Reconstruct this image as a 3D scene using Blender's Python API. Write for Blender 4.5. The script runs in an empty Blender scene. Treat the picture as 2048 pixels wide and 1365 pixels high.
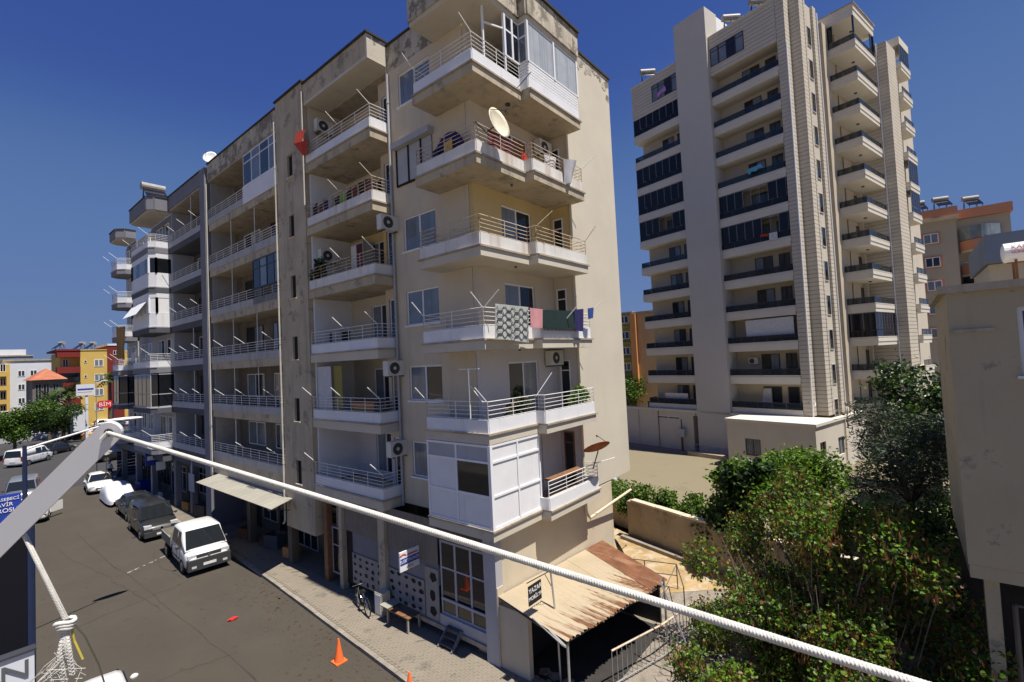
import bpy, bmesh, math, random
from mathutils import Vector, Matrix
RNG = random.Random(11)
scene = bpy.context.scene
# ------------------------------------------------------------------ camera
cam_d = bpy.data.cameras.new('camera'); cam = bpy.data.objects.new('camera', cam_d)
scene.collection.objects.link(cam)
cam_d.sensor_width = 36.0; cam_d.lens = 951.507 / 2048 * 36.0; cam_d.clip_start = 0.05; cam_d.clip_end = 6000
CR = Vector((0.63663505, -0.76967337, -0.0479449)); CU = Vector((0.000379254, -0.06185952, 0.99808479))
CF = Vector((0.77116514, 0.63543394, 0.03909004))
m = Matrix.Identity(4)
for i in range(3):
    m[i][0] = CR[i]; m[i][1] = CU[i]; m[i][2] = -CF[i]
m[2][3] = 9.5
cam.matrix_world = m
scene.camera = cam
# ------------------------------------------------------------------ sky, sun, exposure
SUN = Vector((-0.004, -0.39, 1.0)).normalized()
SUN_EL = math.asin(SUN.z)
world = bpy.data.worlds.new('World'); scene.world = world; world.use_nodes = True
wn = world.node_tree.nodes; wl = world.node_tree.links
for n_ in list(wn): wn.remove(n_)
wo = wn.new('ShaderNodeOutputWorld'); bg = wn.new('ShaderNodeBackground'); sk = wn.new('ShaderNodeTexSky')
sk.sky_type = 'NISHITA'; sk.sun_disc = False; sk.sun_elevation = SUN_EL; sk.sun_rotation = math.pi
sk.altitude = 0; sk.air_density = 1.0; sk.dust_density = 0.0; sk.ozone_density = 10.0
bg.inputs['Strength'].default_value = 0.057
# tone curve on the clear sky: deeper blue overhead, no milky horizon
m1 = wn.new('ShaderNodeVectorMath'); m1.operation = 'SCALE'; m1.inputs['Scale'].default_value = 0.0805
cv = wn.new('ShaderNodeRGBCurve'); m2 = wn.new('ShaderNodeVectorMath'); m2.operation = 'SCALE'; m2.inputs['Scale'].default_value = 1 / 0.0805
cv.mapping.extend = 'HORIZONTAL'
for ci, pts in ((0, ((.045, .032), (.058, .042), (.082, .085), (.162, .117), (.34, .138), (1, .15))), (1, ((.10, .075), (.122, .092), (.165, .16), (.301, .195), (.48, .212), (1, .22))), (2, ((.22, .27), (.271, .315), (.36, .375), (.515, .40), (.6, .385), (1, .385)))):
    c_ = cv.mapping.curves[ci]; c_.points[0].location = (0, 0); c_.points[1].location = pts[-1]
    for p_ in pts[:-1]: c_.points.new(*p_)
cv.mapping.update()
wl.new(sk.outputs[0], m1.inputs[0]); wl.new(m1.outputs[0], cv.inputs['Color']); wl.new(cv.outputs[0], m2.inputs[0])
wl.new(m2.outputs[0], bg.inputs[0]); wl.new(bg.outputs[0], wo.inputs[0])
sl = bpy.data.lights.new('sun', 'SUN'); sl.energy = 5.0; sl.angle = math.radians(0.53); sl.color = (1.0, 0.94, 0.85)
so = bpy.data.objects.new('sun', sl); scene.collection.objects.link(so)
so.rotation_euler = SUN.to_track_quat('Z', 'Y').to_euler(); so.location = (0, -60, 150)
vs = scene.view_settings
vs.view_transform = 'Standard'; vs.look = 'None'; vs.gamma = 1.0; vs.use_curve_mapping = False
vs.exposure = 0.55
# ------------------------------------------------------------------ helpers
COL = scene.collection
WORLD = {}
def root_of(o):
    while o.parent: o = o.parent
    return o
def tag(o, label=None, cat=None, group=None, kind=None):
    if label: o['label'] = label
    if cat: o['category'] = cat
    if group: o['group'] = group
    if kind: o['kind'] = kind
    return o
def thing(name, label, cat, loc=(0, 0, 0), rz=0.0, group=None, local=False):
    o = bpy.data.objects.new(name, None); COL.objects.link(o)
    o.location = loc; o.rotation_euler = (0, 0, rz); o.empty_display_size = 0.2
    WORLD[o] = Vector((0, 0, 0)) if local else Vector(loc)
    return tag(o, label, cat, group)
class MB:
    def __init__(s): s.v = []; s.f = []; s.mi = []; s.m = 0
    def add(s, vs_, fs_):
        b = len(s.v); s.v.extend([tuple(p) for p in vs_])
        for f in fs_: s.f.append(tuple(b + i for i in f)); s.mi.append(s.m)
        return s
    def hexa(s, p):
        return s.add(p, [(0, 3, 2, 1), (4, 5, 6, 7), (0, 1, 5, 4), (1, 2, 6, 5), (2, 3, 7, 6), (3, 0, 4, 7)])
    def box(s, x0, y0, z0, x1, y1, z1):
        if x0 > x1: x0, x1 = x1, x0
        if y0 > y1: y0, y1 = y1, y0
        if z0 > z1: z0, z1 = z1, z0
        return s.hexa([(x0, y0, z0), (x1, y0, z0), (x1, y1, z0), (x0, y1, z0), (x0, y0, z1), (x1, y0, z1), (x1, y1, z1), (x0, y1, z1)])
    def bar(s, p, q, w, h=None, up=(0, 0, 1)):
        p = Vector(p); q = Vector(q); h = h or w; d = (q - p).normalized(); up = Vector(up)
        a = d.cross(up)
        if a.length < 1e-3: a = d.cross(Vector((1, 0, 0)))
        a.normalize(); b = a.cross(d); a = a * w / 2; b = b * h / 2
        return s.hexa([p - a - b, p + a - b, q + a - b, q - a - b, p - a + b, p + a + b, q + a + b, q - a + b])
    def tube(s, pts, r, n=6, r1=None):
        pts = [Vector(p) for p in pts]; k = len(pts); rings = []
        ref = None
        for i, p in enumerate(pts):
            d = (pts[min(i + 1, k - 1)] - pts[max(i - 1, 0)]).normalized()
            if ref is None: ref = d.orthogonal().normalized()
            a = (ref - d * ref.dot(d))
            a = a.normalized() if a.length > 1e-4 else d.orthogonal().normalized()
            ref = a; b = d.cross(a)
            rr = r if r1 is None else r + (r1 - r) * i / max(1, k - 1)
            rings.append([p + (a * math.cos(t) + b * math.sin(t)) * rr for t in [2 * math.pi * j / n for j in range(n)]])
        vs_ = [q for g in rings for q in g]; fs_ = []
        for i in range(k - 1):
            for j in range(n): fs_.append((i * n + j, i * n + (j + 1) % n, (i + 1) * n + (j + 1) % n, (i + 1) * n + j))
        fs_.append(tuple(reversed(range(n)))); fs_.append(tuple((k - 1) * n + j for j in range(n)))
        return s.add(vs_, fs_)
    def prism(s, poly, z0, z1):
        n = len(poly)
        a = sum(poly[i][0] * poly[(i + 1) % n][1] - poly[(i + 1) % n][0] * poly[i][1] for i in range(n))
        if a < 0: poly = poly[::-1]
        vs_ = [(x, y, z0) for x, y in poly] + [(x, y, z1) for x, y in poly]
        fs_ = [tuple(reversed(range(n))), tuple(range(n, 2 * n))] + [(i, (i + 1) % n, n + (i + 1) % n, n + i) for i in range(n)]
        return s.add(vs_, fs_)
    def loft(s, rings, close=True, caps=True):
        n = len(rings[0]); vs_ = [p for r in rings for p in r]; fs_ = []
        for i in range(len(rings) - 1):
            for j in range(n if close else n - 1):
                fs_.append((i * n + j, i * n + (j + 1) % n, (i + 1) * n + (j + 1) % n, (i + 1) * n + j))
        if caps: fs_.append(tuple(reversed(range(n)))); fs_.append(tuple((len(rings) - 1) * n + j for j in range(n)))
        return s.add(vs_, fs_)
    def ellipsoid(s, c, r, nu=10, nv=7, jit=0.0, rng=RNG):
        rings = []
        for i in range(nv + 1):
            th = math.pi * i / nv
            rings.append([(c[0] + r[0] * math.sin(max(th, .02)) * math.cos(2 * math.pi * j / nu) * (1 + rng.uniform(-jit, jit)), c[1] + r[1] * math.sin(max(th, .02)) * math.sin(2 * math.pi * j / nu) * (1 + rng.uniform(-jit, jit)), c[2] - r[2] * math.cos(th)) for j in range(nu)])
        return s.loft(rings)
    def build(s, name, mats, parent=None, kind=None, label=None, smooth=False, fix=False):
        me = bpy.data.meshes.new(name)
        off = WORLD.get(root_of(parent), Vector((0, 0, 0))) if parent else Vector((0, 0, 0))
        if off.length: me.from_pydata([(x - off.x, y - off.y, z - off.z) for x, y, z in s.v], [], s.f)
        else: me.from_pydata(s.v, [], s.f)
        if not isinstance(mats, (list, tuple)): mats = [mats]
        for mm in mats: me.materials.append(mm)
        if len(mats) > 1: me.polygons.foreach_set('material_index', s.mi)
        if smooth: me.polygons.foreach_set('use_smooth', [True] * len(me.polygons))
        if fix:
            b = bmesh.new(); b.from_mesh(me); bmesh.ops.recalc_face_normals(b, faces=b.faces); b.to_mesh(me); b.free()
        me.update()
        o = bpy.data.objects.new(name, me); COL.objects.link(o)
        if parent: o.parent = parent
        return tag(o, label, None, None, kind)
def kids(o): return [c for c in bpy.data.objects if c.parent == o]
def dup(o, parent=None, dz=0.0, dx=0.0, dy=0.0, children=None):
    c = o.copy(); COL.objects.link(c); c.parent = parent if parent else o.parent
    c.location = (o.location.x + dx, o.location.y + dy, o.location.z + dz)
    for ch in (o.children if children is None else children): dup(ch, c)
    return c
def dup_thing(o, loc, rz, label, **kw):
    c = dup(o); c.parent = None; c.location = loc; c.rotation_euler = (0, 0, rz); c['label'] = label
    for k, v in kw.items(): c[k] = v
    return c
# ------------------------------------------------------------------ materials
def mat(name, col, rough=0.8, var=0.12, scale=1.2, streak=None, patch=None, bump=0.0, bscale=40.0, metal=0.0, spec=0.3, sscale=(2.5, 2.5, 0.22), fine=0.0):
    mt = bpy.data.materials.new(name); mt.use_nodes = True; nt = mt.node_tree; N = nt.nodes; L = nt.links
    b = N['Principled BSDF']; b.inputs['Roughness'].default_value = rough; b.inputs['Metallic'].default_value = metal
    b.inputs['Specular IOR Level'].default_value = spec
    geo = N.new('ShaderNodeNewGeometry'); pos = geo.outputs['Position']
    def noise(sc, det=4.0, vec=pos, rg=0.6):
        n = N.new('ShaderNodeTexNoise'); n.inputs['Scale'].default_value = sc; n.inputs['Detail'].default_value = det
        n.inputs['Roughness'].default_value = rg; L.new(vec, n.inputs['Vector']); return n.outputs['Fac']
    def ramp(f, a, c):
        r = N.new('ShaderNodeMapRange'); r.inputs['From Min'].default_value = a; r.inputs['From Max'].default_value = c; L.new(f, r.inputs['Value']); return r.outputs['Result']
    def mix(f, a, c):
        x = N.new('ShaderNodeMix'); x.data_type = 'RGBA'
        if isinstance(f, float): x.inputs[0].default_value = f
        else: L.new(f, x.inputs[0])
        for k, q in ((6, a), (7, c)):
            if isinstance(q, tuple): x.inputs[k].default_value = (*q, 1)
            else: L.new(q, x.inputs[k])
        return x.outputs[2]
    cur = tuple(col)
    if var:
        cur = mix(ramp(noise(scale), .3, .7), tuple(c * (1 - var) for c in col), tuple(min(1, c * (1 + var)) for c in col))
    if fine:
        cur = mix(ramp(noise(bscale, 2.0), .35, .65), cur, tuple(c * (1 - fine) for c in col))
    if streak:
        scol, amt, lo = streak
        mp = N.new('ShaderNodeVectorMath'); mp.operation = 'MULTIPLY'; mp.inputs[1].default_value = sscale; L.new(pos, mp.inputs[0])
        f = ramp(noise(1.0, 5.0, mp.outputs[0]), lo, lo + .25)
        mm = N.new('ShaderNodeMath'); mm.operation = 'MULTIPLY'; mm.inputs[1].default_value = amt; L.new(f, mm.inputs[0])
        cur = mix(mm.outputs[0], cur, scol)
    if patch:
        pcol, psc, lo, hi = patch
        cur = mix(ramp(noise(psc, 8.0, pos, .7), lo, hi), cur, pcol)
    if isinstance(cur, tuple): b.inputs['Base Color'].default_value = (*cur, 1)
    else: L.new(cur, b.inputs['Base Color'])
    if bump:
        bp = N.new('ShaderNodeBump'); bp.inputs['Strength'].default_value = bump; bp.inputs['Distance'].default_value = 0.02
        L.new(noise(bscale, 4.0), bp.inputs['Height']); L.new(bp.outputs[0], b.inputs['Normal'])
    return mt
def glassy(name, tint, alpha, rough=0.05):
    mt = bpy.data.materials.new(name); mt.use_nodes = True; nt = mt.node_tree; N = nt.nodes; L = nt.links
    b = N['Principled BSDF']; b.inputs['Base Color'].default_value = (*tint, 1); b.inputs['Roughness'].default_value = rough
    t = N.new('ShaderNodeBsdfTransparent'); x = N.new('ShaderNodeMixShader'); x.inputs[0].default_value = alpha
    L.new(t.outputs[0], x.inputs[1]); L.new(b.outputs[0], x.inputs[2]); L.new(x.outputs[0], N['Material Output'].inputs['Surface'])
    return mt
def leafmat(name, c0, c1, trans=0.35):
    mt = bpy.data.materials.new(name); mt.use_nodes = True; nt = mt.node_tree; N = nt.nodes; L = nt.links
    N.remove(N['Principled BSDF'])
    geo = N.new('ShaderNodeNewGeometry'); x = N.new('ShaderNodeMix'); x.data_type = 'RGBA'
    L.new(geo.outputs['Random Per Island'], x.inputs[0]); x.inputs[6].default_value = (*c0, 1); x.inputs[7].default_value = (*c1, 1)
    d = N.new('ShaderNodeBsdfPrincipled'); d.inputs['Roughness'].default_value = .45; d.inputs['Specular IOR Level'].default_value = .35
    t = N.new('ShaderNodeBsdfTranslucent'); ms = N.new('ShaderNodeMixShader'); ms.inputs[0].default_value = trans
    L.new(x.outputs[2], d.inputs['Base Color']); L.new(x.outputs[2], t.inputs['Color'])
    L.new(d.outputs[0], ms.inputs[1]); L.new(t.outputs[0], ms.inputs[2]); L.new(ms.outputs[0], N['Material Output'].inputs['Surface'])
    return mt
M = {}
M['cream'] = mat('cream_render', (.56, .485, .365), .9, .07, .6, ((.36, .31, .24), .35, .55), None, .25, 30)
M['endwall'] = mat('pale_end_wall_render', (.57, .515, .42), .9, .05, .5, ((.47, .41, .32), .3, .6), None, .2, 30)
M['shabby'] = mat('shabby_cream_render', (.46, .39, .285), .92, .12, .8, ((.22, .19, .15), .6, .5), ((.27, .24, .19), 1.1, .56, .62), .35, 25)
M['peel'] = mat('peeling_roof_render', (.50, .45, .36), .95, .18, 1.5, ((.17, .15, .12), .6, .45), ((.22, .19, .15), 1.7, .49, .55), .6, 18)
M['peel2'] = mat('part_peeled_render', (.54, .49, .40), .95, .1, 1.2, ((.36, .31, .25), .35, .55), ((.27, .24, .18), 1.2, .57, .62), .4, 18)
M['concrete'] = mat('weathered_concrete', (.37, .32, .25), .92, .18, 1.2, ((.15, .13, .10), .6, .5), None, .35, 30)
M['soffit'] = mat('painted_soffit', (.55, .50, .41), .9, .08, .7, None, ((.42, .37, .29), .9, .6, .7), .1, 20)
M['yellow'] = mat('mustard_loggia_render', (.55, .42, .20), .9, .08, .8)
M['lilac'] = mat('lilac_white_render', (.58, .54, .54), .9, .05, .8)
M['beige'] = mat('beige_render', (.55, .48, .38), .9, .06, .8)
M['white'] = mat('white_paint', (.74, .74, .75), .5, .04, 2.0, ((.52, .48, .42), .35, .62))
M['panelw'] = mat('white_parapet_panel', (.72, .72, .74), .55, .05, 1.5, ((.45, .38, .28), .5, .6))
M['panelr'] = mat('rust_stained_panel', (.66, .64, .61), .6, .08, 1.5, ((.36, .22, .10), .7, .52))
M['railw'] = mat('white_rail_paint', (.72, .71, .69), .45, .05, 5.0)
M['railr'] = mat('rusting_rail_paint', (.58, .48, .36), .6, .15, 6.0, None, ((.30, .13, .05), 3.0, .53, .6))
M['black'] = mat('black_rubber', (.012, .012, .013), .6, 0)
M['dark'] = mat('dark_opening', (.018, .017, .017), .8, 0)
M['coping'] = mat('tar_coping', (.05, .045, .04), .9, .2, 3)
M['glass'] = mat('window_glass', (.035, .045, .055), .06, .25, .7, spec=.6)
M['glassc'] = mat('curtained_glass', (.17, .20, .23), .12, .22, 1.3, ((.09, .11, .13), .7, .48), spec=.6, sscale=(9, 9, .15))
M['glassd'] = mat('dark_glass', (.012, .014, .018), .05, .3, 1.0, spec=.6)
M['upvc'] = mat('white_upvc', (.78, .78, .80), .35, .02, 1)
M['brownf'] = mat('brown_window_frame', (.055, .032, .022), .4, .1, 3)
M['wood'] = mat('brown_wood', (.20, .10, .05), .6, .25, 6)
M['metal'] = mat('galvanised_metal', (.45, .45, .46), .4, .12, 4, metal=.6)
M['dmetal'] = mat('dark_metal', (.07, .07, .075), .45, .15, 4, metal=.4)
M['acw'] = mat('ac_casing', (.62, .60, .55), .45, .06, 3)
M['slate'] = mat('slate_grey_render', (.19, .19, .215), .85, .1, .8, ((.12, .12, .13), .4, .55))
M['slated'] = mat('dark_slate_render', (.085, .088, .105), .85, .1, .8)
M['slatew'] = mat('grey_white_render', (.40, .40, .42), .85, .08, .8, ((.25, .25, .26), .4, .55))
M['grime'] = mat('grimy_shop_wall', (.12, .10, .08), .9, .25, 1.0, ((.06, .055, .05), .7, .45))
M['corr'] = mat('corrugated_sheet', (.20, .185, .165), .55, .12, 2.0, ((.16, .13, .11), .5, .55), metal=.2)
M['rust'] = mat('rusty_roof_sheet', (.43, .355, .245), .75, .10, 1.0, ((.25, .105, .045), .95, .53), None, .2, 30, sscale=(2.2, .42, .6))
M['rusty'] = mat('rusted_sheet', (.19, .085, .045), .85, .3, 2.0, ((.42, .30, .20), .7, .55), None, .3, 30, sscale=(3.0, .5, 1))
M['awn'] = mat('weathered_white_sheet', (.30, .285, .24), .7, .10, .8, ((.40, .28, .18), .6, .6), ((.33, .13, .06), .9, .66, .7))
M['orange'] = mat('orange_plastic', (.85, .16, .04), .45, .08, 5)
M['red'] = mat('red_plastic', (.62, .03, .03), .4, .08, 5)
M['text_w'] = mat('white_lettering', (.8, .8, .8), .5, 0)
M['text_r'] = mat('red_lettering', (.5, .04, .04), .5, 0)
M['text_g'] = mat('grey_lettering', (.10, .11, .12), .4, 0)
M['blue'] = mat('blue_sign', (.02, .05, .32), .4, .06, 3)
M['bluem'] = mat('dark_blue_paint', (.018, .028, .07), .4, .1, 3)
M['curtain'] = mat('white_curtain_behind_glass', (.42, .44, .46), .15, .1, 2.0, ((.24, .26, .29), .8, .47), spec=.6, sscale=(11, 11, .1))
M['dimw'] = mat('dim_display_board', (.26, .255, .25), .6, .1, 2)  # display boards in a darker even grey than white
M['dingy'] = mat('aged_shade_loggia_wall', (.17, .145, .115), .9, .2, 1.0, ((.08, .07, .055), .5, .5))  # aged loggia wall, colour darkened further to deepen the recess shade
M['logshadeg'] = mat('shade_darkened_grey_loggia', (.10, .10, .11), .9, .15, 1.0)  # grey loggia back wall with the recess shade put into its colour
M['logshadew'] = mat('shade_dulled_white_side_wall', (.36, .345, .32), .9, .1, 1.0, ((.2, .18, .15), .4, .55))  # white side wall dulled in colour to deepen the loggia shade
M['pipe'] = mat('old_cream_pipe', (.50, .47, .41), .6, .12, 2.0, ((.25, .21, .17), .5, .55))
M['panelg'] = mat('stained_grey_parapet', (.40, .395, .39), .7, .08, 1.0, ((.22, .19, .16), .6, .5))
M['navyk'] = mat('navy_shade_panel', (.005, .006, .011), .35, 0)  # near-black colour carrying the shade at the left edge
# ------------------------------------------------------------------ walls and windows
def wall_boxes(mb, axis, c, t, a0, a1, z0, z1, holes=()):
    """wall with its outer face at c, thickness t inwards (+), openings left out"""
    zs = sorted({z0, z1, *[h[2] for h in holes], *[h[3] for h in holes]}); zs = [z for z in zs if z0 <= z <= z1]
    def put(b0, b1, y0, y1):
        if axis == 'x': mb.box(c, b0, y0, c + t, b1, y1)
        else: mb.box(b0, c, y0, b1, c + t, y1)
    for i in range(len(zs) - 1):
        lo, hi = zs[i], zs[i + 1]; mid = (lo + hi) / 2
        cut = sorted([(h[0], h[1]) for h in holes if h[2] < mid < h[3]]); a = a0
        for q0, q1 in cut:
            if q0 > a: put(a, q0, lo, hi)
            a = max(a, q1)
        if a < a1: put(a, a1, lo, hi)
    return mb
def P(axis, c, a, z, d): return (c - d, a, z) if axis == 'x' else (a, c - d, z)
def ibox(mb, axis, c, a0, a1, z0, z1, d0, d1):
    p = P(axis, c, a0, z0, d0); q = P(axis, c, a1, z1, d1); return mb.box(*p, *q)
def window(parent, axis, c, a0, a1, z0, z1, frame=None, pane=None, n=2, rec=0.06, fw=0.055, top=0.0, name='window', sill=False, panes=None):
    """frame (a part) with its panes (sub-parts); rec = depth of the frame behind the wall face"""
    frame = frame or M['upvc']; pane = pane or M['glassc']; mb = MB()
    ibox(mb, axis, c, a0, a1, z0, z0 + fw, -rec - .05, -rec); ibox(mb, axis, c, a0, a1, z1 - fw, z1, -rec - .05, -rec)
    ibox(mb, axis, c, a0, a0 + fw, z0 + fw, z1 - fw, -rec - .05, -rec); ibox(mb, axis, c, a1 - fw, a1, z0 + fw, z1 - fw, -rec - .05, -rec)
    zt = z1 - fw
    if top:
        zt = z1 - top; ibox(mb, axis, c, a0 + fw, a1 - fw, zt, zt + fw * .8, -rec - .05, -rec)
    w = (a1 - a0) / n
    for i in range(1, n): ibox(mb, axis, c, a0 + w * i - fw * .6, a0 + w * i + fw * .6, z0 + fw, z1 - fw, -rec - .05, -rec + .004)
    if sill: ibox(mb, axis, c, a0 - .08, a1 + .08, z0 - .06, z0, -rec - .04, .07)
    o = mb.build(name, frame, parent)
    for i in range(n):
        pm = panes[i] if panes else pane
        g = MB(); ibox(g, axis, c, a0 + w * i + fw * .7, a0 + w * (i + 1) - fw * .7, z0 + fw, zt, -rec - .035, -rec - .022)
        g.build('pane', pm, o)
        if top:
            g = MB(); ibox(g, axis, c, a0 + w * i + fw * .7, a0 + w * (i + 1) - fw * .7, zt + fw * .8, z1 - fw, -rec - .035, -rec - .022); g.build('pane', pm, o)
    return o
def path_panel(mb, path, z0, z1, t):
    for (x0, y0), (x1, y1) in zip(path[:-1], path[1:]):
        mb.bar((x0, y0, (z0 + z1) / 2), (x1, y1, (z0 + z1) / 2), t, z1 - z0)
    return mb
def path_rails(mb, path, zs, zpost0, zpost1, step, r):
    for z in zs: 
        for (x0, y0), (x1, y1) in zip(path[:-1], path[1:]): mb.tube([(x0, y0, z), (x1, y1, z)], r if z < max(zs) else r * 1.35, 5)
    for (x0, y0), (x1, y1) in zip(path[:-1], path[1:]):
        ln = math.hypot(x1 - x0, y1 - y0); n = max(1, round(ln / step))
        for i in range(n + 1):
            t = i / n; mb.tube([(x0 + (x1 - x0) * t, y0 + (y1 - y0) * t, zpost0), (x0 + (x1 - x0) * t, y0 + (y1 - y0) * t, zpost1)], r * 1.25, 5)
    return mb
def arm(parent, p, q, r=.016, m_='railw'): return MB().tube([p, q], r, 6).build('drying_arm', M[m_], parent)
ZK = [4.39 + 2.9 * k for k in range(6)]
# ------------------------------------------------------------------ corner apartment block
AB = thing('apartment_building', 'cream six storey corner block with white balcony parapets and a peeling roof edge', 'apartment block', (10.63, 9.83, 0))
# solid core and end walls
mb = MB(); mb.box(13.2, 11.32, 4.1, 20.3, 23.4, 21.6); mb.build('inner_walls', M['dark'], AB)
mb = MB(); mb.box(16.35, 10.15, 4.12, 20.45, 11.3, 22.62); mb.box(16.35, 11.3, 4.12, 20.45, 23.4, 4.4); mb.box(20.3, 11.3, 4.4, 20.45, 33, 22.62)
mb.build('end_wall', M['endwall'], AB)
# ragged bare patches along the top of the end wall
rr_ = random.Random(31); mb = MB()
for i in range(26):
    x = 16.6 + rr_.random() * 3.75; z = 22.55 - abs(rr_.gauss(0, .45)); n = 7; a_ = rr_.uniform(.06, .3)
    pl = [(x + math.cos(t) * a_ * rr_.uniform(.6, 1.3), z + math.sin(t) * a_ * rr_.uniform(.5, 1.2)) for t in [2 * math.pi * j / n for j in range(n)]]
    pl = [(min(20.42, max(16.4, u_)), min(22.58, w_)) for u_, w_ in pl]
    mb.add([(u_, 10.147 - .0004 * i, w_) for u_, w_ in pl], [tuple(range(n))])
mb.build('bare_plaster', M['peel'], AB, kind='stuff')
mb = MB(); mb.box(16.3, 10.08, 22.62, 20.53, 11.3, 22.72); mb.build('coping', M['coping'], AB)
mb = MB(); mb.box(11.27, 10.15, 0, 18.6, 11.3, 4.06); mb.box(18.3, 11.3, 0, 18.6, 23, 4.06); mb.build('ground_floor_wall', M['cream'], AB)
mb = MB(); mb.tube([(16.28, 10.05, 21.3), (16.28, 10.05, 3.3)], .055, 8); mb.tube([(16.28, 10.05, 3.3), (16.5, 10.02, 3.1), (19.6, 9.75, 3.5)], .055, 8); mb.build('drainpipe', M['cream'], AB)
# roof slab
mb = MB(); mb.box(11.9, 11.4, 21.62, 20.28, 23.3, 21.9); mb.build('roof', M['concrete'], AB)
# --- A stack: balconies round the corner
PA = [(10.63, 12.76), (10.63, 9.83), (13.09, 9.83), (13.09, 9.45), (16.41, 9.45), (16.41, 10.13)]
POLY_A = [(10.63, 12.76), (10.63, 9.83), (13.09, 9.83), (13.09, 9.45), (16.41, 9.45), (16.41, 10.14), (16.33, 10.14), (16.33, 11.08), (11.74, 11.08), (11.74, 12.76)]
def outset(path, d):
    out = []
    for x, y in path: out.append((x - d if x < 11.2 else (x + d if x > 16.39 and y < 10.2 else x), y - d if y < 10 else y))
    return out
def inset(path, d): return outset(path, -d)
RAILZ = [.43, .56, .69, .82, .96]
INA = inset([(11.7, 12.70)] + PA, .05); INA[1] = (10.68, 12.70)
def balcony_A(k, panel, rail, path=None, ppath=None, soff='soffit', clean=True):
    z = ZK[k]
    mb = MB(); mb.prism(outset(POLY_A, .05), z - .06, z)
    mb.m = 1; mb.prism(POLY_A, z - .34, z - .062); 
    o = mb.build('balcony', [M['concrete'], M['soffit'] if soff == 'soffit' else M[soff]], AB)
    if ppath is None: ppath = INA
    if len(ppath) > 1: path_panel(MB(), ppath, z + .002, z + .40, .06).build('parapet_panel', M[panel], o)
    path = path if path is not None else INA
    if len(path) > 1: path_rails(MB(), path, [z + a for a in RAILZ], z + .40, z + .96, 1.15, .011).build('railing', M[rail], o)
    return o
balA = []
balA.append(balcony_A(0, 'panelw', 'railw', path=INA[4:], ppath=INA[3:]))
balA.append(balcony_A(1, 'panelw', 'railw'))
balA.append(balcony_A(2, 'panelw', 'railw'))
balA.append(balcony_A(3, 'panelr', 'railr'))
balA.append(balcony_A(4, 'panelr', 'railr', soff='shabby'))
balA.append(balcony_A(5, 'panelw', 'railw', path=INA[:4], soff='shabby'))
# loggia walls of the A stack per storey: room corner walls with window, door wall
WM = ['lilac', 'lilac', 'beige', 'yellow', 'beige', 'beige']
for k in range(6):
    z0 = ZK[k]; z1 = z0 + 2.56 if k < 5 else 21.35
    wz = (z0 + .05, z0 + 2.15); 
    mb = MB(); wall_boxes(mb, 'y', 11.08, .2, 11.74, 16.33, z0, z1, [(13.2, 15.0, z0 + .12, z0 + 2.12)])
    mb.box(16.345, 10.16, z0, 16.352, 10.36, z1)
    wall_boxes(mb, 'x', 16.33, .018, 10.17, 11.06, z0, z1, [(10.45, 10.95, z0, z0 + 2.1)])
    mb.build('loggia_wall', M[WM[k]], AB)
    pn = {5: [M['glassd'], M['glassd']], 4: [M['glassd'], M['wood']], 3: [M['glassc'], M['glassd']], 2: [M['glassc'], M['glassd']], 1: [M['glassd'], M['glassc']], 0: [M['glassd'], M['glassd']]}[k]
    window(AB, 'y', 11.08, 13.2, 15.0, z0 + .12, z0 + 2.12, n=2, panes=pn, name='balcony_door')
    window(AB, 'x', 16.33, 10.46, 10.94, z0 + .01, z0 + 2.1, n=1, pane=M['glassd'], rec=-.03, name='side_door', top=.45, frame=M['wood'] if k == 0 else M['upvc'])
    mb = MB(); mb.tube([(12.9, 10.3, z1 - .002), (12.9, 10.3, z1 - .06)], .09 if k in (4, 5) else .04, 8); mb.build('ceiling_lamp', M['dmetal'], AB)
# A roof slab and its peeling parapet
mb = MB(); mb.prism(POLY_A, 21.35, 21.5); mb.build('roof_soffit', M['soffit'], AB)
mb = MB(); path_panel(mb, inset(PA, .0), 21.505, 22.45, .14); mb.bar((10.63, 12.76, 21.97), (11.9, 12.76, 21.97), .14, .93); mb.build('roof_parapet', M['peel'], AB)
mb = MB(); path_panel(mb, outset(PA, .04), 22.45, 22.54, .24); mb.build('coping', M['coping'], AB)
# glazed enclosure of the lowest balcony: white panels and shutters in frames
mb = MB(); z = ZK[0]; zt = z + 2.54
EY = [12.70, 11.33, 9.88]; EX = [10.68, 11.95, 13.12]
for zz in (z + .0, z + .95, z + 1.98, zt - .07):
    mb.box(10.63, 9.83, zz, 10.71, 12.74, zz + .07); mb.box(10.71, 9.83, zz, 13.15, 9.91, zz + .07)
for y in EY: mb.box(10.626, y - .035, z + .004, 10.714, y + .035, zt - .004)
for x in EX: mb.box(x - .035, 9.826, z + .006, x + .035, 9.914, zt - .006)
mb.box(10.61, 9.81, z + .002, 10.72, 9.92, zt - .002)
fr = mb.build('glazed_enclosure', M['upvc'], AB)
for i in range(2):
    y0, y1 = EY[i + 1] + .04, EY[i] - .04
    for j, (a, b) in enumerate(((z + .075, z + .945), (z + 1.025, z + 1.975), (z + 2.055, zt - .075))):
        mm = 'panelw' if j == 0 else ('dark' if (j == 1 and i == 1) else 'panelw'); mm = 'glassd' if mm == 'dark' else mm
        MB().box(10.655, y0, a, 10.675, y1, b).build('pane', M['slatew' if (j == 2) else mm], fr)
    x0, x1 = EX[i] + .04, EX[i + 1] - .04
    for j, (a, b) in enumerate(((z + .075, z + .945), (z + 1.025, z + 1.975), (z + 2.055, zt - .075))):
        MB().box(x0, 9.86 + .006 * i, a, x1, 9.88 + .006 * i, b).build('shutter' if j == 1 else 'pane', M['white'], fr)
MB().box(10.72, 12.69, z + .005, 11.70, 12.73, zt).build('enclosure_side', M['panelw'], fr)
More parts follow.
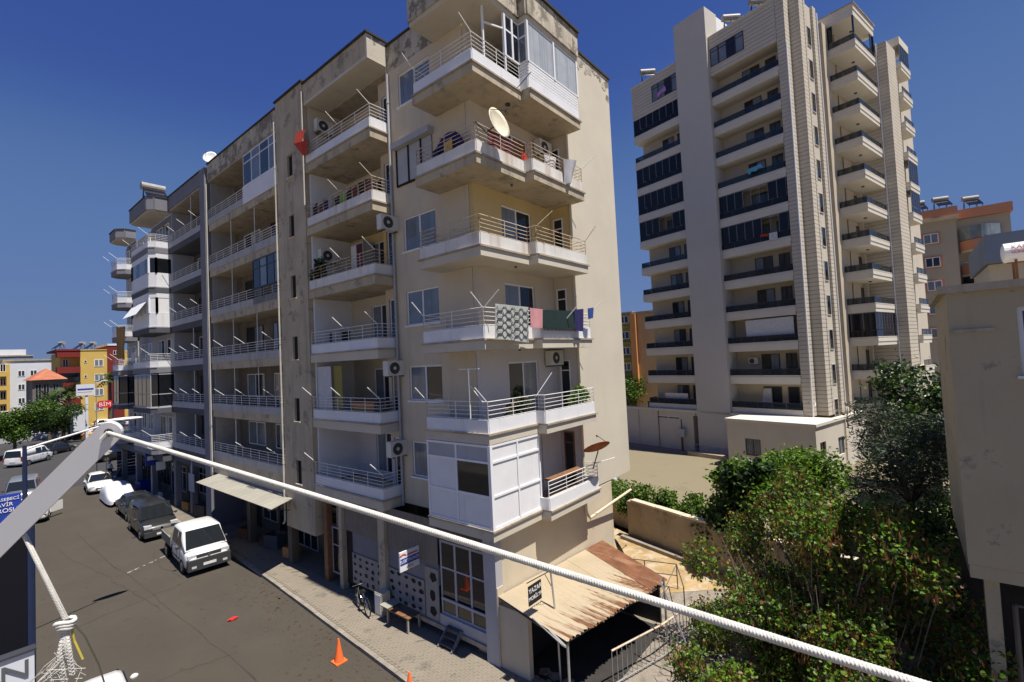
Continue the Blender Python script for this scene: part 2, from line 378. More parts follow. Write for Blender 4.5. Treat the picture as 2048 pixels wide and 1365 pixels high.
MB().box(13.10, 9.92, z + .005, 13.14, 11.06, zt).build('enclosure_side', M['white'], fr)
# wooden bench top on the open end of that balcony
MB().box(13.5, 9.62, z + .86, 15.6, 9.95, z + .92).build('shelf_board', M['wood'], balA[0])
# glazed bay on the top balcony
z = ZK[5]; zt = 21.345; mb = MB()
GP = [(12.35, 9.88), (13.14, 9.88), (13.14, 9.50), (16.36, 9.50), (16.36, 10.1)]
def frame_run(mb, p, q, zs, t=.06):
    for zz in zs: mb.bar((*p, zz), (*q, zz), t, t)
for p, q in zip(GP[:-1], GP[1:]): frame_run(mb, p, q, (z + .99, zt - .035))
frame_run(mb, GP[0], GP[1], (zt - .55,)); frame_run(mb, GP[1], GP[2], (zt - .55,))
for p in GP + [(14.75, 9.50), (12.75, 9.88)]: mb.box(p[0] - .045, p[1] - .045, z + .96, p[0] + .045, p[1] + .045, zt - .004)
for x in (11.6, 12.35): mb.box(x - .03, 10.15 if x < 12 else 9.85, z + .42, x + .03, 10.21 if x < 12 else 9.91, zt - .006)
mb.bar((11.6, 10.18, zt - .55), (12.33, 9.9, zt - .55), .05)
bay = mb.build('glazed_bay', M['upvc'], AB)
for (p, q), mm in zip(zip(GP[:-1], GP[1:]), ('glassd', 'glassc', 'glassc', 'glassc')):
    n = 2 if abs(q[0] - p[0]) > 2 else 1
    for i in range(n):
        a = [p[j] + (q[j] - p[j]) * (i + .03) / n for j in (0, 1)]; b = [p[j] + (q[j] - p[j]) * (i + .97) / n for j in (0, 1)]
        MB().bar((*a, (z + zt + 1) / 2), (*b, (z + zt + 1) / 2), .02, zt - z - 1.1).build('pane', M['curtain'] if n == 2 else M[mm], bay)
mb = MB(); g5 = GP[1:]
for i in range(5):
    path_panel(mb, g5, z + .43 + .105 * i, z + .43 + .105 * i + .085, .04)
mb.build('slatted_panel', M['white'], bay)
# drying arms
for k, pts in {5: [(10.68, 12.7), (10.68, 9.88)], 2: [(10.68, 12.7), (10.68, 9.9)], 1: [(10.68, 12.7), (10.68, 9.9)]}.items():
    for x, y in pts: arm(balA[k], (x, y, ZK[k] + .95), (x - .38, y + .12, ZK[k] + 1.42))
arm(balA[2], (10.7, 9.86, ZK[2] + .95), (10.85, 9.36, ZK[2] + 1.45)); arm(balA[2], (14.4, 9.5, ZK[2] + .5), (14.6, 8.95, ZK[2] + 1.1)); arm(balA[2], (16.36, 9.5, ZK[2] + .95), (16.75, 9.1, ZK[2] + 1.45))
arm(balA[3], (13.14, 9.5, ZK[3] + .95), (13.5, 9.05, ZK[3] + 1.45), m_='railr'); arm(balA[3], (16.36, 9.5, ZK[3] + .95), (16.55, 9.1, ZK[3] + 1.5), m_='railr')
arm(balA[4], (16.36, 9.5, ZK[4] + .95), (16.8, 9.1, ZK[4] + 1.5)); arm(balA[5], (12.9, 9.85, ZK[5] + .05), (13.0, 9.3, ZK[5] + .42), m_='dmetal')
arm(balA[1], (13.1, 9.86, ZK[1] + .9), (13.55, 9.45, ZK[1] + 1.7)); arm(balA[0], (16.36, 9.5, ZK[0] + .95), (16.9, 9.0, ZK[0] + 1.1))
mb = MB(); mb.tube([(10.6, 10.55, ZK[1] + .43), (10.6, 10.55, ZK[1] + 2.0)], .022, 6); mb.tube([(10.6, 10.1, ZK[1] + 1.98), (10.6, 11.0, ZK[1] + 1.98)], .016, 6); mb.tube([(10.6, 10.55, ZK[1] + 1.5), (10.66, 10.05, ZK[1] + .95)], .012, 5)
mb.build('drying_mast', M['railw'], balA[1])
# --- B bay: street wall with one window a storey
holes = []
for k in range(6): holes.append((13.05, 14.93, ZK[k] + .82, ZK[k] + 2.15))
mb = wall_boxes(MB(), 'x', 11.74, .22, 11.3, 15.64, 4.1, 21.4, holes); mb.build('street_wall', M['cream'], AB)
mb = wall_boxes(MB(), 'x', 11.74, .22, 12.86, 15.64, 21.405, 22.5); mb.build('roof_parapet', M['peel'], AB)
mb = MB(); mb.box(11.68, 12.86, 22.5, 12.0, 15.60, 22.58); mb.build('coping', M['coping'], AB)
for k in range(6):
    if k == 4: continue
    window(AB, 'x', 11.74, 13.05, 14.93, ZK[k] + .82, ZK[k] + 2.15, n=2, rec=.05, sill=True, panes=[M['glassc'], M['glassc']] if k not in (1,) else [M['glassd'], M['glassc']])
k = 4
sh = MB().box(11.45, 12.95, ZK[4] + 2.02, 11.74, 15.2, ZK[4] + 2.25).build('roller_shutter', M['slatew'], AB)
mb = MB(); 
for y in (15.08, 14.35, 13.6): mb.box(11.66, y, ZK[4] + .55, 11.73, y + .08, ZK[4] + 2.02)
mb.box(11.67, 13.0, ZK[4] + .55, 11.73, 15.16, ZK[4] + .62); mb.build('shutter_frame', M['dark'], sh)
mb = MB(); mb.box(11.69, 13.05, ZK[4] + .62, 11.72, 15.1, ZK[4] + 2.0); mb.build('blind', M['slatew'], sh)
mb = MB(); mb.tube([(11.66, 15.52, 21.3), (11.66, 15.52, 4.0)], .05, 8)
for k in range(6): mb.tube([(11.66, 15.52, ZK[k] + 1.2), (11.66, 15.52, ZK[k] + 1.28)], .065, 8)
mb.tube([(11.6, 15.42, 12.5), (11.6, 15.42, 4.6)], .02, 5); mb.build('drainpipe', M['slatew'], AB)
# --- C stack
POLY_C = [(10.81, 20.74), (10.81, 15.6), (11.74, 15.6), (11.74, 15.66), (13.0, 15.66), (13.0, 20.74)]
PC = [(10.86, 20.70), (10.86, 15.65), (11.72, 15.65)]
balC = []
for k in range(6):
    z = ZK[k]; mb = MB(); mb.prism([(10.76, 20.74), (10.76, 15.55), (11.73, 15.55), (11.73, 20.74)], z - .06, z); mb.m = 1; mb.prism(POLY_C, z - .4, z - .062)
    o = mb.build('balcony', [M['concrete'], M['shabby'] if k > 2 else M['soffit']], AB); balC.append(o)
    path_panel(MB(), PC, z + .002, z + .40, .06).build('parapet_panel', M['panelr' if k in (3, 4) else 'panelw'], o)
    path_rails(MB(), PC, [z + a for a in RAILZ], z + .40, z + .96, 1.05, .011).build('railing', M['railr' if k in (3, 4) else 'railw'], o)
    for y in ((15.65, 18.0) if k > 1 else (15.65, 18.3, 20.7)): 
        if not (k == 0 and y == 18.3): arm(o, (10.86, y, z + .95), (10.44, y + .18, z + 1.42), m_='railr' if k == 4 else 'railw')
    wm = M[['lilac', 'beige', 'beige', 'yellow', 'beige', 'beige'][k]]; z1 = z + 2.5 if k < 5 else 21.65
    mb = wall_boxes(MB(), 'x', 12.9, .15, 16.9, 20.72, z, z1, [(17.6, 19.0, z + .3, z + 2.1)])
    wall_boxes(mb, 'x', 12.2, .15, 15.68, 16.9, z, z1, [(16.0, 16.7, z, z + 2.1)]); mb.box(12.35, 16.78, z, 12.9, 16.9, z1)
    mb.build('loggia_wall', wm, AB)
    MB().box(11.0, 20.62, z + .002, 12.9, 20.74, z1).build('side_wall', M['white'] if k < 5 else M['beige'], AB)
    MB().box(11.74, 15.66, z + .002, 12.2, 15.70, z1).build('side_wall', M['white'], AB)
    window(AB, 'x', 12.9, 17.6, 19.0, z + .3, z + 2.1, n=2, panes=[M['glassd'], M['glassc']]); window(AB, 'x', 12.2, 16.02, 16.68, z + .02, z + 2.1, n=1, pane=M['glassd'], name='balcony_door')
mb = MB(); mb.prism(POLY_C, 21.66, 21.78); mb.build('roof_soffit', M['soffit'], AB)
mb = MB(); mb.box(10.81, 15.74, 21.785, 10.95, 20.74, 22.65); mb.build('roof_parapet', M['shabby'], AB)
mb = MB(); mb.box(10.81, 15.6, 21.782, 11.95, 15.73, 22.65); mb.build('roof_parapet', M['peel2'], AB)
mb = MB(); mb.box(10.74, 15.53, 22.65, 11.05, 20.74, 22.73); mb.box(11.06, 15.53, 22.652, 12.0, 15.8, 22.728); mb.build('coping', M['coping'], AB)
# --- stair tower
sw = [(21.86, 22.36, 18.70 - 2.9 * k, 19.78 - 2.9 * k) for k in range(6)]
mb = wall_boxes(MB(), 'x', 10.78, .25, 20.76, 23.46, 2.05, 22.8, sw); mb.box(11.03, 20.76, 2.05, 11.5, 21.0, 22.75); mb.build('stair_tower', M['shabby'], AB)
mb = MB(); mb.box(10.70, 20.7, 22.8, 11.4, 23.5, 22.88); mb.build('coping', M['coping'], AB)
for a0, a1, z0, z1 in sw: window(AB, 'x', 10.78, a0, a1, z0, z1, n=1, rec=.10, pane=M['dark'], frame=M['dmetal'], name='stair_window', fw=.025, sill=False); MB().box(10.72, a0 - .06, z0 - .05, 10.86, a1 + .06, z0 - .002).build('sill', M['cream'], AB)
mb = MB(); mb.tube([(10.76, 23.5, 21.9), (10.71, 23.5, 21.8), (10.71, 23.5, 2.3), (10.62, 23.5, 2.15)], .045, 8)
for k in range(6): mb.tube([(10.71, 23.5, 5 + 2.9 * k), (10.71, 23.5, 5.08 + 2.9 * k)], .056, 8)
mb.build('drainpipe', M['pipe'], AB)
mb = MB(); mb.tube([(10.74, 20.72, 22.3), (10.74, 20.72, 17.0)], .035, 8); mb.build('drainpipe', M['pipe'], AB)
# --- F bays: recessed balconies between the stair tower and the grey pillar
def recess_row(parent, y0, y1, col, panel, back, nb, posts, skip=(), x=10.98, arms=(1, 2), side='white', railm='railw', wins=((.10, .26), (.34, .46), (.60, .84)), seed=1):
    rg = random.Random(seed)
    for k in range(6):
        z = ZK[k]; z1 = ZK[k + 1] - .42 if k < 5 else 21.6
        mb = MB(); mb.box(x, y0, z - .42, x + 1.65, y1, z); o = mb.build('balcony', M[col], parent)
        MB().box(x - .04, y0 + .02, z - .02, x - .002, y1 - .02, z + .36).build('parapet_panel', M[panel], o)
        path_rails(MB(), [(x, y1 - .05), (x, y0 + .05)], [z + a for a in (.39, .52, .65, .78, .92)], z + .36, z + .92, 1.1, .012).build('railing', M[railm], o)
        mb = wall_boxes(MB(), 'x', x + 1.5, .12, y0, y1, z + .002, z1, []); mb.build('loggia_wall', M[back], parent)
        L_ = y1 - y0
        for a, b in wins:
            zz = z + (.05 if rg.random() < .5 else .7)
            window(parent, 'x', x + 1.5, y0 + a * L_, y0 + b * L_, zz, z + 2.1, n=2, rec=-.06, panes=[M[rg.choice(('glassd', 'glassc', 'glassd'))] for _ in range(2)], frame=M[rg.choice(('upvc', 'brownf'))])
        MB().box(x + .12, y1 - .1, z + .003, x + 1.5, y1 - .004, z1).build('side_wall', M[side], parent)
        for t in posts:
            if (k, t) not in skip: MB().tube([(x + .06, y0 + t * L_, z + .36), (x + .06, y0 + t * L_, z1)], .022, 6).build('post', M['railw'], o)
        if k in arms:
            for t in ((.12, .48, .8) if k else (.1, .5)): arm(o, (x - .02, y0 + t * L_, z + .9), (x - .5, y0 + t * L_ + .2, z + 1.32))
    mb = MB(); mb.box(x, y0, 21.605, x + 1.65, y1, 21.75); mb.build('roof_soffit', M['concrete'], parent)
    return
recess_row(AB, 23.6, 33.35, 'shabby', 'panelg', 'dingy', 2, (.33, .66), skip=((5, .33), (5, .66), (3, .33), (0, .33)), arms=(0, 1, 2), side='logshadew', seed=3)
mb = MB(); mb.box(10.96, 23.56, 21.755, 11.12, 33.4, 22.75); mb.build('roof_parapet', M['peel'], AB)
mb = MB(); mb.box(10.9, 23.56, 22.75, 11.2, 33.4, 22.82); mb.build('coping', M['coping'], AB)
mb = MB(); mb.box(12.7, 23.5, 0, 19, 33.4, 21.6); mb.build('rear_mass', M['dark'], AB)
def glazing(parent, x, y0, y1, z0, z1, n, fm, pm, low=None, top=.5, name='glazed_enclosure'):
    mb = MB(); w = (y1 - y0) / n
    for zz in (z0, z1 - .05, z1 - top): mb.box(x - .03, y0, zz, x + .03, y1, zz + .05)
    for i in range(n + 1): mb.box(x - .035, max(y0, y0 + w * i - .03), z0, x + .035, min(y1, y0 + w * i + .03), z1)
    o = mb.build(name, M[fm], parent)
    for i in range(n):
        MB().box(x - .008, y0 + w * i + .035, z0 + .05, x + .008, y0 + w * (i + 1) - .035, z1 - .05).build('pane', M[pm[i % len(pm)]], o)
    return o
z = ZK[5]; glazing(AB, 10.98, 23.62, 27.9, z + .95, 21.6, 4, 'upvc', ('glassc', 'glass', 'glassc', 'glass'))
MB().box(10.91, 23.62, z - .04, 10.935, 27.95, z + .94).build('enclosure_panel', M['panelw'], AB)
z = ZK[3]; glazing(AB, 10.98, 23.62, 27.0, z + .9, z + 2.44, 4, 'dmetal', ('glassc', 'glass', 'glassc', 'glassd'))
mb = MB(); 
for i in range(22): mb.tube([(10.9, 23.7 + .15 * i, z + .02), (10.9, 23.7 + .15 * i, z + .85)], .012, 5)
mb.box(10.88, 23.62, z + .86, 10.95, 27.0, z + .9); mb.build('window_grille', M['dmetal'], AB)
# ------------------------------------------------------------------ grey apartment block further along the street
GB = thing('apartment_building', 'slate grey and white six storey block with rounded projecting balconies beyond the cream block', 'apartment block', (10.95, 34.0, 0))
mb = MB(); mb.box(10.80, 33.46, 0, 12.7, 34.36, 22.6); mb.build('pillar', M['slate'], GB)
mb = MB(); mb.tube([(10.88, 33.40, 21.5), (10.88, 33.40, 3.0)], .04, 8); mb.build('drainpipe', M['pipe'], GB)
recess_row(GB, 34.4, 41.2, 'slated', 'slatew', 'logshadeg', 2, (.35,), skip=((4, .35), (3, .35)), arms=(1, 2, 3, 5, 0), side='slatew', seed=8)
mb = MB(); mb.box(10.93, 34.37, 21.755, 11.1, 41.24, 22.65); mb.build('roof_parapet', M['slate'], GB)
mb = MB(); mb.box(10.87, 34.37, 22.65, 11.2, 41.3, 22.72); mb.build('coping', M['coping'], GB)
mb = MB(); mb.box(12.72, 33.42, 0, 19, 56, 21.55); mb.build('rear_mass', M['slate'], GB)
def bump_stack(x0, ya, yb, ch, roofz, styles, parent):
    """projecting stack: front at x0, from ya (near) to yb (far), corner chamfer ch"""
    poly = [(11.15, ya), (x0 + ch, ya), (x0, ya + ch), (x0, yb - ch), (x0 + ch, yb), (11.15, yb)]
    path = poly
    ins = [(min(x + .05, 11.15), y + (.05 if y < (ya + yb) / 2 else -.05)) for x, y in path]
    for k, st in enumerate(styles):
        z = ZK[k]; z1 = ZK[k + 1] - .42 if k < 5 else 21.5
        mb = MB(); mb.prism(poly, z - .42, z - .05); mb.m = 1; mb.prism([(x - .04 if x < 11 else x, y) for x, y in poly], z - .049, z + .02)
        o = mb.build('balcony', [M['slated' if st != 'open' else 'slate'], M['slatew']], parent)
        if st == 'open':
            path_panel(MB(), ins, z + .022, z + .42, .06).build('parapet_panel', M['panelw'], o)
            path_rails(MB(), ins, [z + a for a in (.46, .58, .70, .82, .94)], z + .42, z + .94, 1.0, .014).build('railing', M['railw'], o)
            arm(o, (x0, ya + ch, z + .94), (x0 - .5, ya + ch + .2, z + 1.4)); arm(o, (x0, yb - ch, z + .94), (x0 - .5, yb - ch + .2, z + 1.4))
        elif st == 'white':
            path_panel(MB(), ins, z + .022, z + 1.0, .06).build('parapet_panel', M['panelw'], o)
            path_panel(MB(), ins, z1 - .35, z1 - .002, .06).build('head_panel', M['panelw'], o)
            for (p, q) in zip(ins[:-1], ins[1:]):
                d = Vector((q[0] - p[0], q[1] - p[1])); n = max(1, int(d.length / 1.0)); 
                fr_ = MB()
                fr_.bar((*p, z + 1.02), (*q, z + 1.02), .05, .03); fr_.bar((*p, z1 - .37), (*q, z1 - .37), .05, .03)
                for i in range(n + 1): 
                    c_ = Vector(p) + d * i / n; w_ = .13 if i in (0, n) else .04
                    fr_.box(c_.x - w_ / 2, c_.y - w_ / 2, z + 1.002, c_.x + w_ / 2, c_.y + w_ / 2, z1 - .352)
                g = fr_.build('window', M['upvc'], o)
                for i in range(n):
                    a_ = Vector(p) + d * (i + .1) / n; b_ = Vector(p) + d * (i + .9) / n
                    MB().bar((a_.x, a_.y, (z + 1 + z1 - .35) / 2), (b_.x, b_.y, (z + 1 + z1 - .35) / 2), .02, z1 - .35 - z - 1.01).build('pane', M['glassd' if k == 4 else 'white'] if i % 2 == 0 or k == 3 else M['glassc'], g)
        else:
            for (p, q) in zip(ins[:-1], ins[1:]):
                d = Vector((q[0] - p[0], q[1] - p[1])); n = max(1, int(d.length / .9)); fr_ = MB()
                for i in range(n + 1):
                    c_ = Vector(p) + d * i / n; fr_.box(c_.x - .03, c_.y - .03, z + .022, c_.x + .03, c_.y + .03, z1 - .002)
                for zz in (z + .05, z + .95, z1 - .1): fr_.bar((*p, zz), (*q, zz), .05, .06)
                g = fr_.build('window', M['slatew'], o)
                for i in range(n):
                    a_ = Vector(p) + d * (i + .06) / n; b_ = Vector(p) + d * (i + .94) / n
                    MB().bar((a_.x, a_.y, (z + z1) / 2), (b_.x, b_.y, (z + z1) / 2), .02, z1 - z - .1).build('pane', M['glass'] if i % 3 else M['glassd'], g)
        wm = 'slate' if k % 2 else 'slatew'
        MB().box(11.16, ya + .02, z, 11.3, yb - .02, z1).build('loggia_wall', M[wm], parent)
        if st == 'open':
            window(parent, 'x', 11.16, ya + .6, ya + 1.5, z + .05, z + 2.1, n=1, pane=M['glassd'], rec=-.05); window(parent, 'x', 11.16, ya + 2.2, min(ya + 3.6, yb - .2), z + .6, z + 2.1, n=2, pane=M['glassd'], rec=-.05)
    mb = MB(); mb.prism(poly, 21.52, 21.6); mb.build('roof_soffit', M['soffit'], parent)
    path_panel(MB(), path, 21.61, roofz, .14).build('roof_parapet', M['slate'], parent)
    path_panel(MB(), path, roofz, roofz + .07, .24).build('coping', M['coping'], parent)
bump_stack(9.75, 41.32, 46.6, .35, 22.55, ['open', 'dark', 'open', 'white', 'white', 'open'], GB)
bump_stack(9.9, 51.2, 54.3, .5, 22.3, ['open', 'dark', 'open', 'open', 'open', 'open'], GB)
mb = MB(); mb.box(11.3, 41.25, 3.9, 12.7, 55.5, 21.5); mb.build('street_wall', M['slatew'], GB)
for k in range(6):
    window(GB, 'x', 11.3, 47.4, 48.8, ZK[k] + .8, ZK[k] + 2.1, n=2, rec=-.05, pane=M['glassc']); window(GB, 'x', 11.3, 49.4, 50.5, ZK[k] + .8, ZK[k] + 2.1, n=2, rec=-.05, pane=M['glassd'])
# slanted white sunblind over one window of the white enclosure
mb = MB(); mb.add([(9.72, 42.2, 14.95), (9.72, 46.0, 14.95), (9.1, 46.0, 14.0), (9.1, 42.2, 14.0), (9.72, 42.2, 14.98), (9.72, 46.0, 14.98), (9.1, 46.0, 14.03), (9.1, 42.2, 14.03)], [(0, 3, 2, 1), (4, 5, 6, 7), (0, 1, 5, 4), (1, 2, 6, 5), (2, 3, 7, 6), (3, 0, 4, 7)])
mb.build('sunblind', M['white'], GB)
# ------------------------------------------------------------------ shops at street level
def shop_row(parent, x, y0, y1, zt, seed, beam):
    rg = random.Random(seed)
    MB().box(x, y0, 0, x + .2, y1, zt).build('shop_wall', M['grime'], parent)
    MB().box(x - 1.55, y0, zt - .5, x - .002, y1, zt).build('shop_ceiling', M[beam], parent)
    y = y0 + .3
    while y < y1 - 1.5:
        w_ = rg.uniform(1.3, 2.4); w_ = min(w_, y1 - y - .2)
        kind = rg.choice(('door', 'win', 'win', 'dark'))
        if kind == 'dark': MB().box(x - .03, y, .12, x - .002, y + w_, 2.7).build('shop_opening', M['dark'], parent)
        else: window(parent, 'x', x, y, y + w_, .15 if kind == 'door' else .8, 2.7, n=2 if w_ < 1.9 else 3, rec=-.06, pane=M['glassd'], frame=M[rg.choice(('dmetal', 'slatew', 'brownf'))], name='shop_window', top=.5)
        y += w_ + rg.uniform(.25, .6)
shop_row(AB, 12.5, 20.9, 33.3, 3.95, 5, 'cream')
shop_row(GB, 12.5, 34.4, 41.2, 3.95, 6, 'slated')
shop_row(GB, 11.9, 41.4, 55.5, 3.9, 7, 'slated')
for y in (23.5, 28.3): MB().box(11.0, y, 0.1, 11.35, y + .4, 3.9).build('shop_column', M['grime'], AB)
for y in (37.6, 41.0): MB().box(11.0, y, 0.1, 11.35, y + .4, 3.9).build('shop_column', M['slate'], GB)
for y in (45.6, 50.0, 54.8): MB().box(10.7, y, 0.1, 11.05, y + .4, 3.9).build('shop_column', M['slate'], GB)
# front of the two shops under the corner flats
MB().box(10.96, 10.13, 0.1, 11.266, 10.64, 4.07).build('corner_pillar', M['slatew'], AB)
MB().box(10.97, 10.10, 0.1, 11.25, 10.127, 2.5).build('pillar_face', M['cream'], AB)
window(AB, 'x', 11.2, 10.72, 12.95, .85, 3.35, n=3, rec=0, pane=M['glassd'], frame=M['slatew'], name='shop_window', top=.95, fw=.07)
MB().box(11.14, 10.72, 1.35, 11.18, 12.9, 1.43).build('shop_window_rail', M['slatew'], AB)
MB().box(11.12, 10.66, .5, 11.26, 12.98, .848).build('stall_riser', M['slatew'], AB)
MB().box(11.05, 10.66, .36, 11.26, 16.4, .498).build('plinth', M['concrete'], AB)
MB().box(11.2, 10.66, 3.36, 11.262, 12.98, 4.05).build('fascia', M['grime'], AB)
def corr(mb, x, y0, y1, z0, z1, step=.13):
    n = int((y1 - y0) / step)
    for i in range(n):
        y = y0 + i * step; mb.add([(x, y, z0), (x - .035, y + step * .3, z0), (x - .035, y + step * .7, z0), (x, y + step, z0), (x, y, z1), (x - .035, y + step * .3, z1), (x - .035, y + step * .7, z1), (x, y + step, z1)], [(0, 1, 5, 4), (1, 2, 6, 5), (2, 3, 7, 6)])
    return mb
corr(MB(), 11.16, 13.02, 15.9, 2.45, 4.02).build('corrugated_cladding', M['corr'], AB)
corr(MB(), 11.16, 16.35, 19.7, 2.6, 4.02).build('corrugated_cladding', M['corr'], AB)
MB().box(11.0, 15.92, .1, 11.262, 16.33, 4.05).build('shop_column', M['shabby'], AB)
MB().box(11.0, 18.95, .1, 11.262, 19.2, 4.05).build('shop_column', M['shabby'], AB)
MB().box(11.0, 20.15, .1, 11.262, 20.45, 4.05).build('shop_column', M['wood'], AB)
MB().box(11.17, 13.02, 1.76, 11.262, 15.9, 2.44).build('grey_shutter', M['slate'], AB)
MB().box(11.17, 16.35, 1.76, 11.262, 18.4, 2.59).build('grey_shutter', M['slate'], AB)
MB().box(11.21, 18.42, .36, 11.262, 18.93, 2.59).build('shop_opening', M['dark'], AB)
window(AB, 'x', 11.22, 19.22, 20.14, .5, 2.5, n=1, rec=0, pane=M['glassd'], frame=M['slatew'], name='shop_window', top=.8)
def board(y0, y1, z0, z1, seed, nx, nz):
    b_ = MB().box(11.13, y0, z0, 11.168, y1, z1).build('display_board', M['dimw'], AB); rg = random.Random(seed); mb = MB()
    for i in range(nx):
        for j in range(nz):
            cy = y0 + (i + .5 + rg.uniform(-.12, .12)) * (y1 - y0) / nx; cz = z0 + (j + .5 + rg.uniform(-.12, .12)) * (z1 - z0) / nz
            n = rg.choice((4, 4, 5, 6, 8)); a = rg.uniform(0, 6.3); ry = (y1 - y0) / nx * rg.uniform(.24, .36); rz = (z1 - z0) / nz * rg.uniform(.22, .36)
            pts = [(11.127, cy + ry * math.cos(a + 2 * math.pi * t / n) * rg.uniform(.8, 1.15), cz + rz * math.sin(a + 2 * math.pi * t / n) * rg.uniform(.8, 1.15)) for t in range(n)]
            mb.add(pts, [tuple(range(n))])
    mb.build('printed_silhouettes', M['dark'], b_, kind='stuff')
board(13.78, 15.88, .52, 1.75, 2, 5, 4); board(13.02, 13.72, .52, 2.3, 3, 1, 3); board(16.36, 18.4, .52, 1.75, 4, 5, 4)
# ------------------------------------------------------------------ tall tower (local frame: x away to the right, y away to the left)
M['tstone'] = mat('pale_stone_cladding', (.52, .47, .39), .8, .06, .7, ((.42, .37, .30), .3, .6))
M['tplain'] = mat('grey_tower_render', (.50, .47, .43), .88, .04, .3)
M['tband'] = mat('tower_balcony_band', (.60, .56, .49), .75, .04, .8)
M['tback'] = mat('tower_loggia_wall', (.48, .42, .33), .85, .05, .8)
M['tglass'] = glassy('tinted_glass_rail', (.018, .026, .036), .68, .1)
M['tdark'] = mat('dark_glazing', (.010, .011, .016), .07, .35, .6, spec=.28)
M['pod'] = mat('podium_render', (.55, .50, .43), .88, .05, .6, ((.44, .39, .32), .4, .6))
TW = thing('tower_block', 'tall pale stone clad residential tower with dark glass balcony rails', 'tower block', (49.34, 1.68, 0), -0.236, local=True)
ZT = [35.17 - 2.8 * j for j in range(12)]
def courses(mb, x0, y0, x1, y1, z0, z1, step=.33, gap=.035, dep=.03):
    """stone courses: recessed joint bands between proud blocks"""
    mb.m = 1; mb.box(x0 + dep, y0 + dep, z0 + .01, x1 - dep, y1 - dep, z1 - .01); mb.m = 0
    z = z0
    while z < z1 - .05:
        mb.box(x0, y0, z, x1, y1, min(z + step - gap, z1)); z += step
    return mb
M['joint'] = mat('dark_joint', (.16, .14, .12), .9, 0)
ST = [M['tstone'], M['joint']]
mb = MB(); mb.box(-5.2, 3.42, 0, 12, 18.0, 37.4); mb.box(-1.0, 2.0, 0, 13, 3.41, 37.4); mb.build('core', M['tback'], TW)
mb = MB(); mb.box(-7.0, 9.19, 0, -5.0, 12.42, 40.9); mb.build('lift_shaft', M['tplain'], TW)
mb = MB(); mb.box(-4.98, 9.3, 37.42, -2.0, 12.3, 40.88); mb.build('lift_shaft', M['white'], TW)
window(TW, 'y', 9.3, -4.6, -3.4, 38.3, 39.2, frame=M['brownf'], pane=M['glassd'], rec=-.06)
courses(MB(), -6.62, 2.72, -5.72, 3.38, 3.95, 37.9).build('pilaster', ST, TW, kind='stuff')
courses(MB(), -5.7, 1.95, -4.9, 3.38, 3.95, 38.6).build('pilaster', ST, TW, kind='stuff')
courses(MB(), -4.6, 2.02, -4.3, 3.4, 3.95, 38.2).build('pilaster', ST, TW, kind='stuff')
courses(MB(), -3.1, 1.9, -2.5, 3.4, 3.95, 37.9).build('pilaster', ST, TW, kind='stuff')
courses(MB(), 5.12, -.86, 7.7, 1.9, 0, 36.4).build('pilaster', ST, TW, kind='stuff')
mb = MB(); mb.box(-4.28, 2.1, 3.9, -3.12, 3.4, 37.8); mb.build('stair_wall', M['tstone'], TW)
for j in range(12): window(TW, 'y', 2.1, -4.15, -3.35, ZT[j] - .9, ZT[j] + .75, n=1, rec=-.06, pane=M['glassd'], frame=M['tplain'], name='stair_window')
mb = MB(); mb.tube([(-2.42, 1.85, 37.5), (-2.42, 1.85, 4.0)], .05, 6); mb.tube([(-6.66, 2.68, 33.9), (-6.66, 2.68, 3.9)], .05, 6); mb.tube([(5.06, -.1, 36.5), (5.06, -.1, 3.9)], .05, 6); mb.build('drainpipe', M['white'], TW)
def band(mb, poly, z): 
    mb.prism(poly, z - .74, z - .42); 
    o = .04; q = [(x - o if x < max(p[0] for p in poly) - .3 else x, y - o if y < min(p[1] for p in poly) + .3 else y) for x, y in poly]
    mb.prism(q, z - .42, z - .12); mb.prism(poly, z - .12, z - .06); mb.prism(q, z - .06, z); return mb
def tower_balcony(poly, path, j, glazed=False, ghost=False, parts=True):
    z = ZT[j]; o = band(MB(), poly, z).build('balcony', M['tband'], TW)
    mb = MB(); path_panel(mb, path, z + .004, z + .5, .03); mb.build('glass_rail', M['tglass'] if not glazed else M['tdark'], o)
    mb = MB(); 
    for (x0, y0), (x1, y1) in zip(path[:-1], path[1:]):
        mb.bar((x0, y0, z + .52), (x1, y1, z + .52), .05, .035)
        n = max(1, int(math.hypot(x1 - x0, y1 - y0) / 1.1))
        for i in range(n + 1): mb.box(x0 + (x1 - x0) * i / n - .02, y0 + (y1 - y0) * i / n - .02, z, x0 + (x1 - x0) * i / n + .02, y0 + (y1 - y0) * i / n + .02, z + .5)
    mb.build('handrail', M['dmetal'], o)
    if glazed:
        zt = z + 2.05
        for (x0, y0), (x1, y1) in zip(path[:-1], path[1:]):
            ln = math.hypot(x1 - x0, y1 - y0); n = max(1, round(ln / .75)); fr_ = MB()
            for i in range(n + 1): fr_.box(x0 + (x1 - x0) * i / n - .022, y0 + (y1 - y0) * i / n - .022, z + .54, x0 + (x1 - x0) * i / n + .022, y0 + (y1 - y0) * i / n + .022, zt)
            fr_.bar((x0, y0, zt - .03), (x1, y1, zt - .03), .06, .06)
            g = fr_.build('balcony_glazing', M['slate'], o); gap = glazed if isinstance(glazed, (set, frozenset)) else ()
            for i in range(n):
                if i in gap: continue
                a = [(x0 + (x1 - x0) * (i + t) / n, y0 + (y1 - y0) * (i + t) / n) for t in (.04, .96)]
                MB().bar((*a[0], (z + .54 + zt) / 2), (*a[1], (z + .54 + zt) / 2), .012, zt - z - .62).build('pane', M['tdark'], g)
    return o
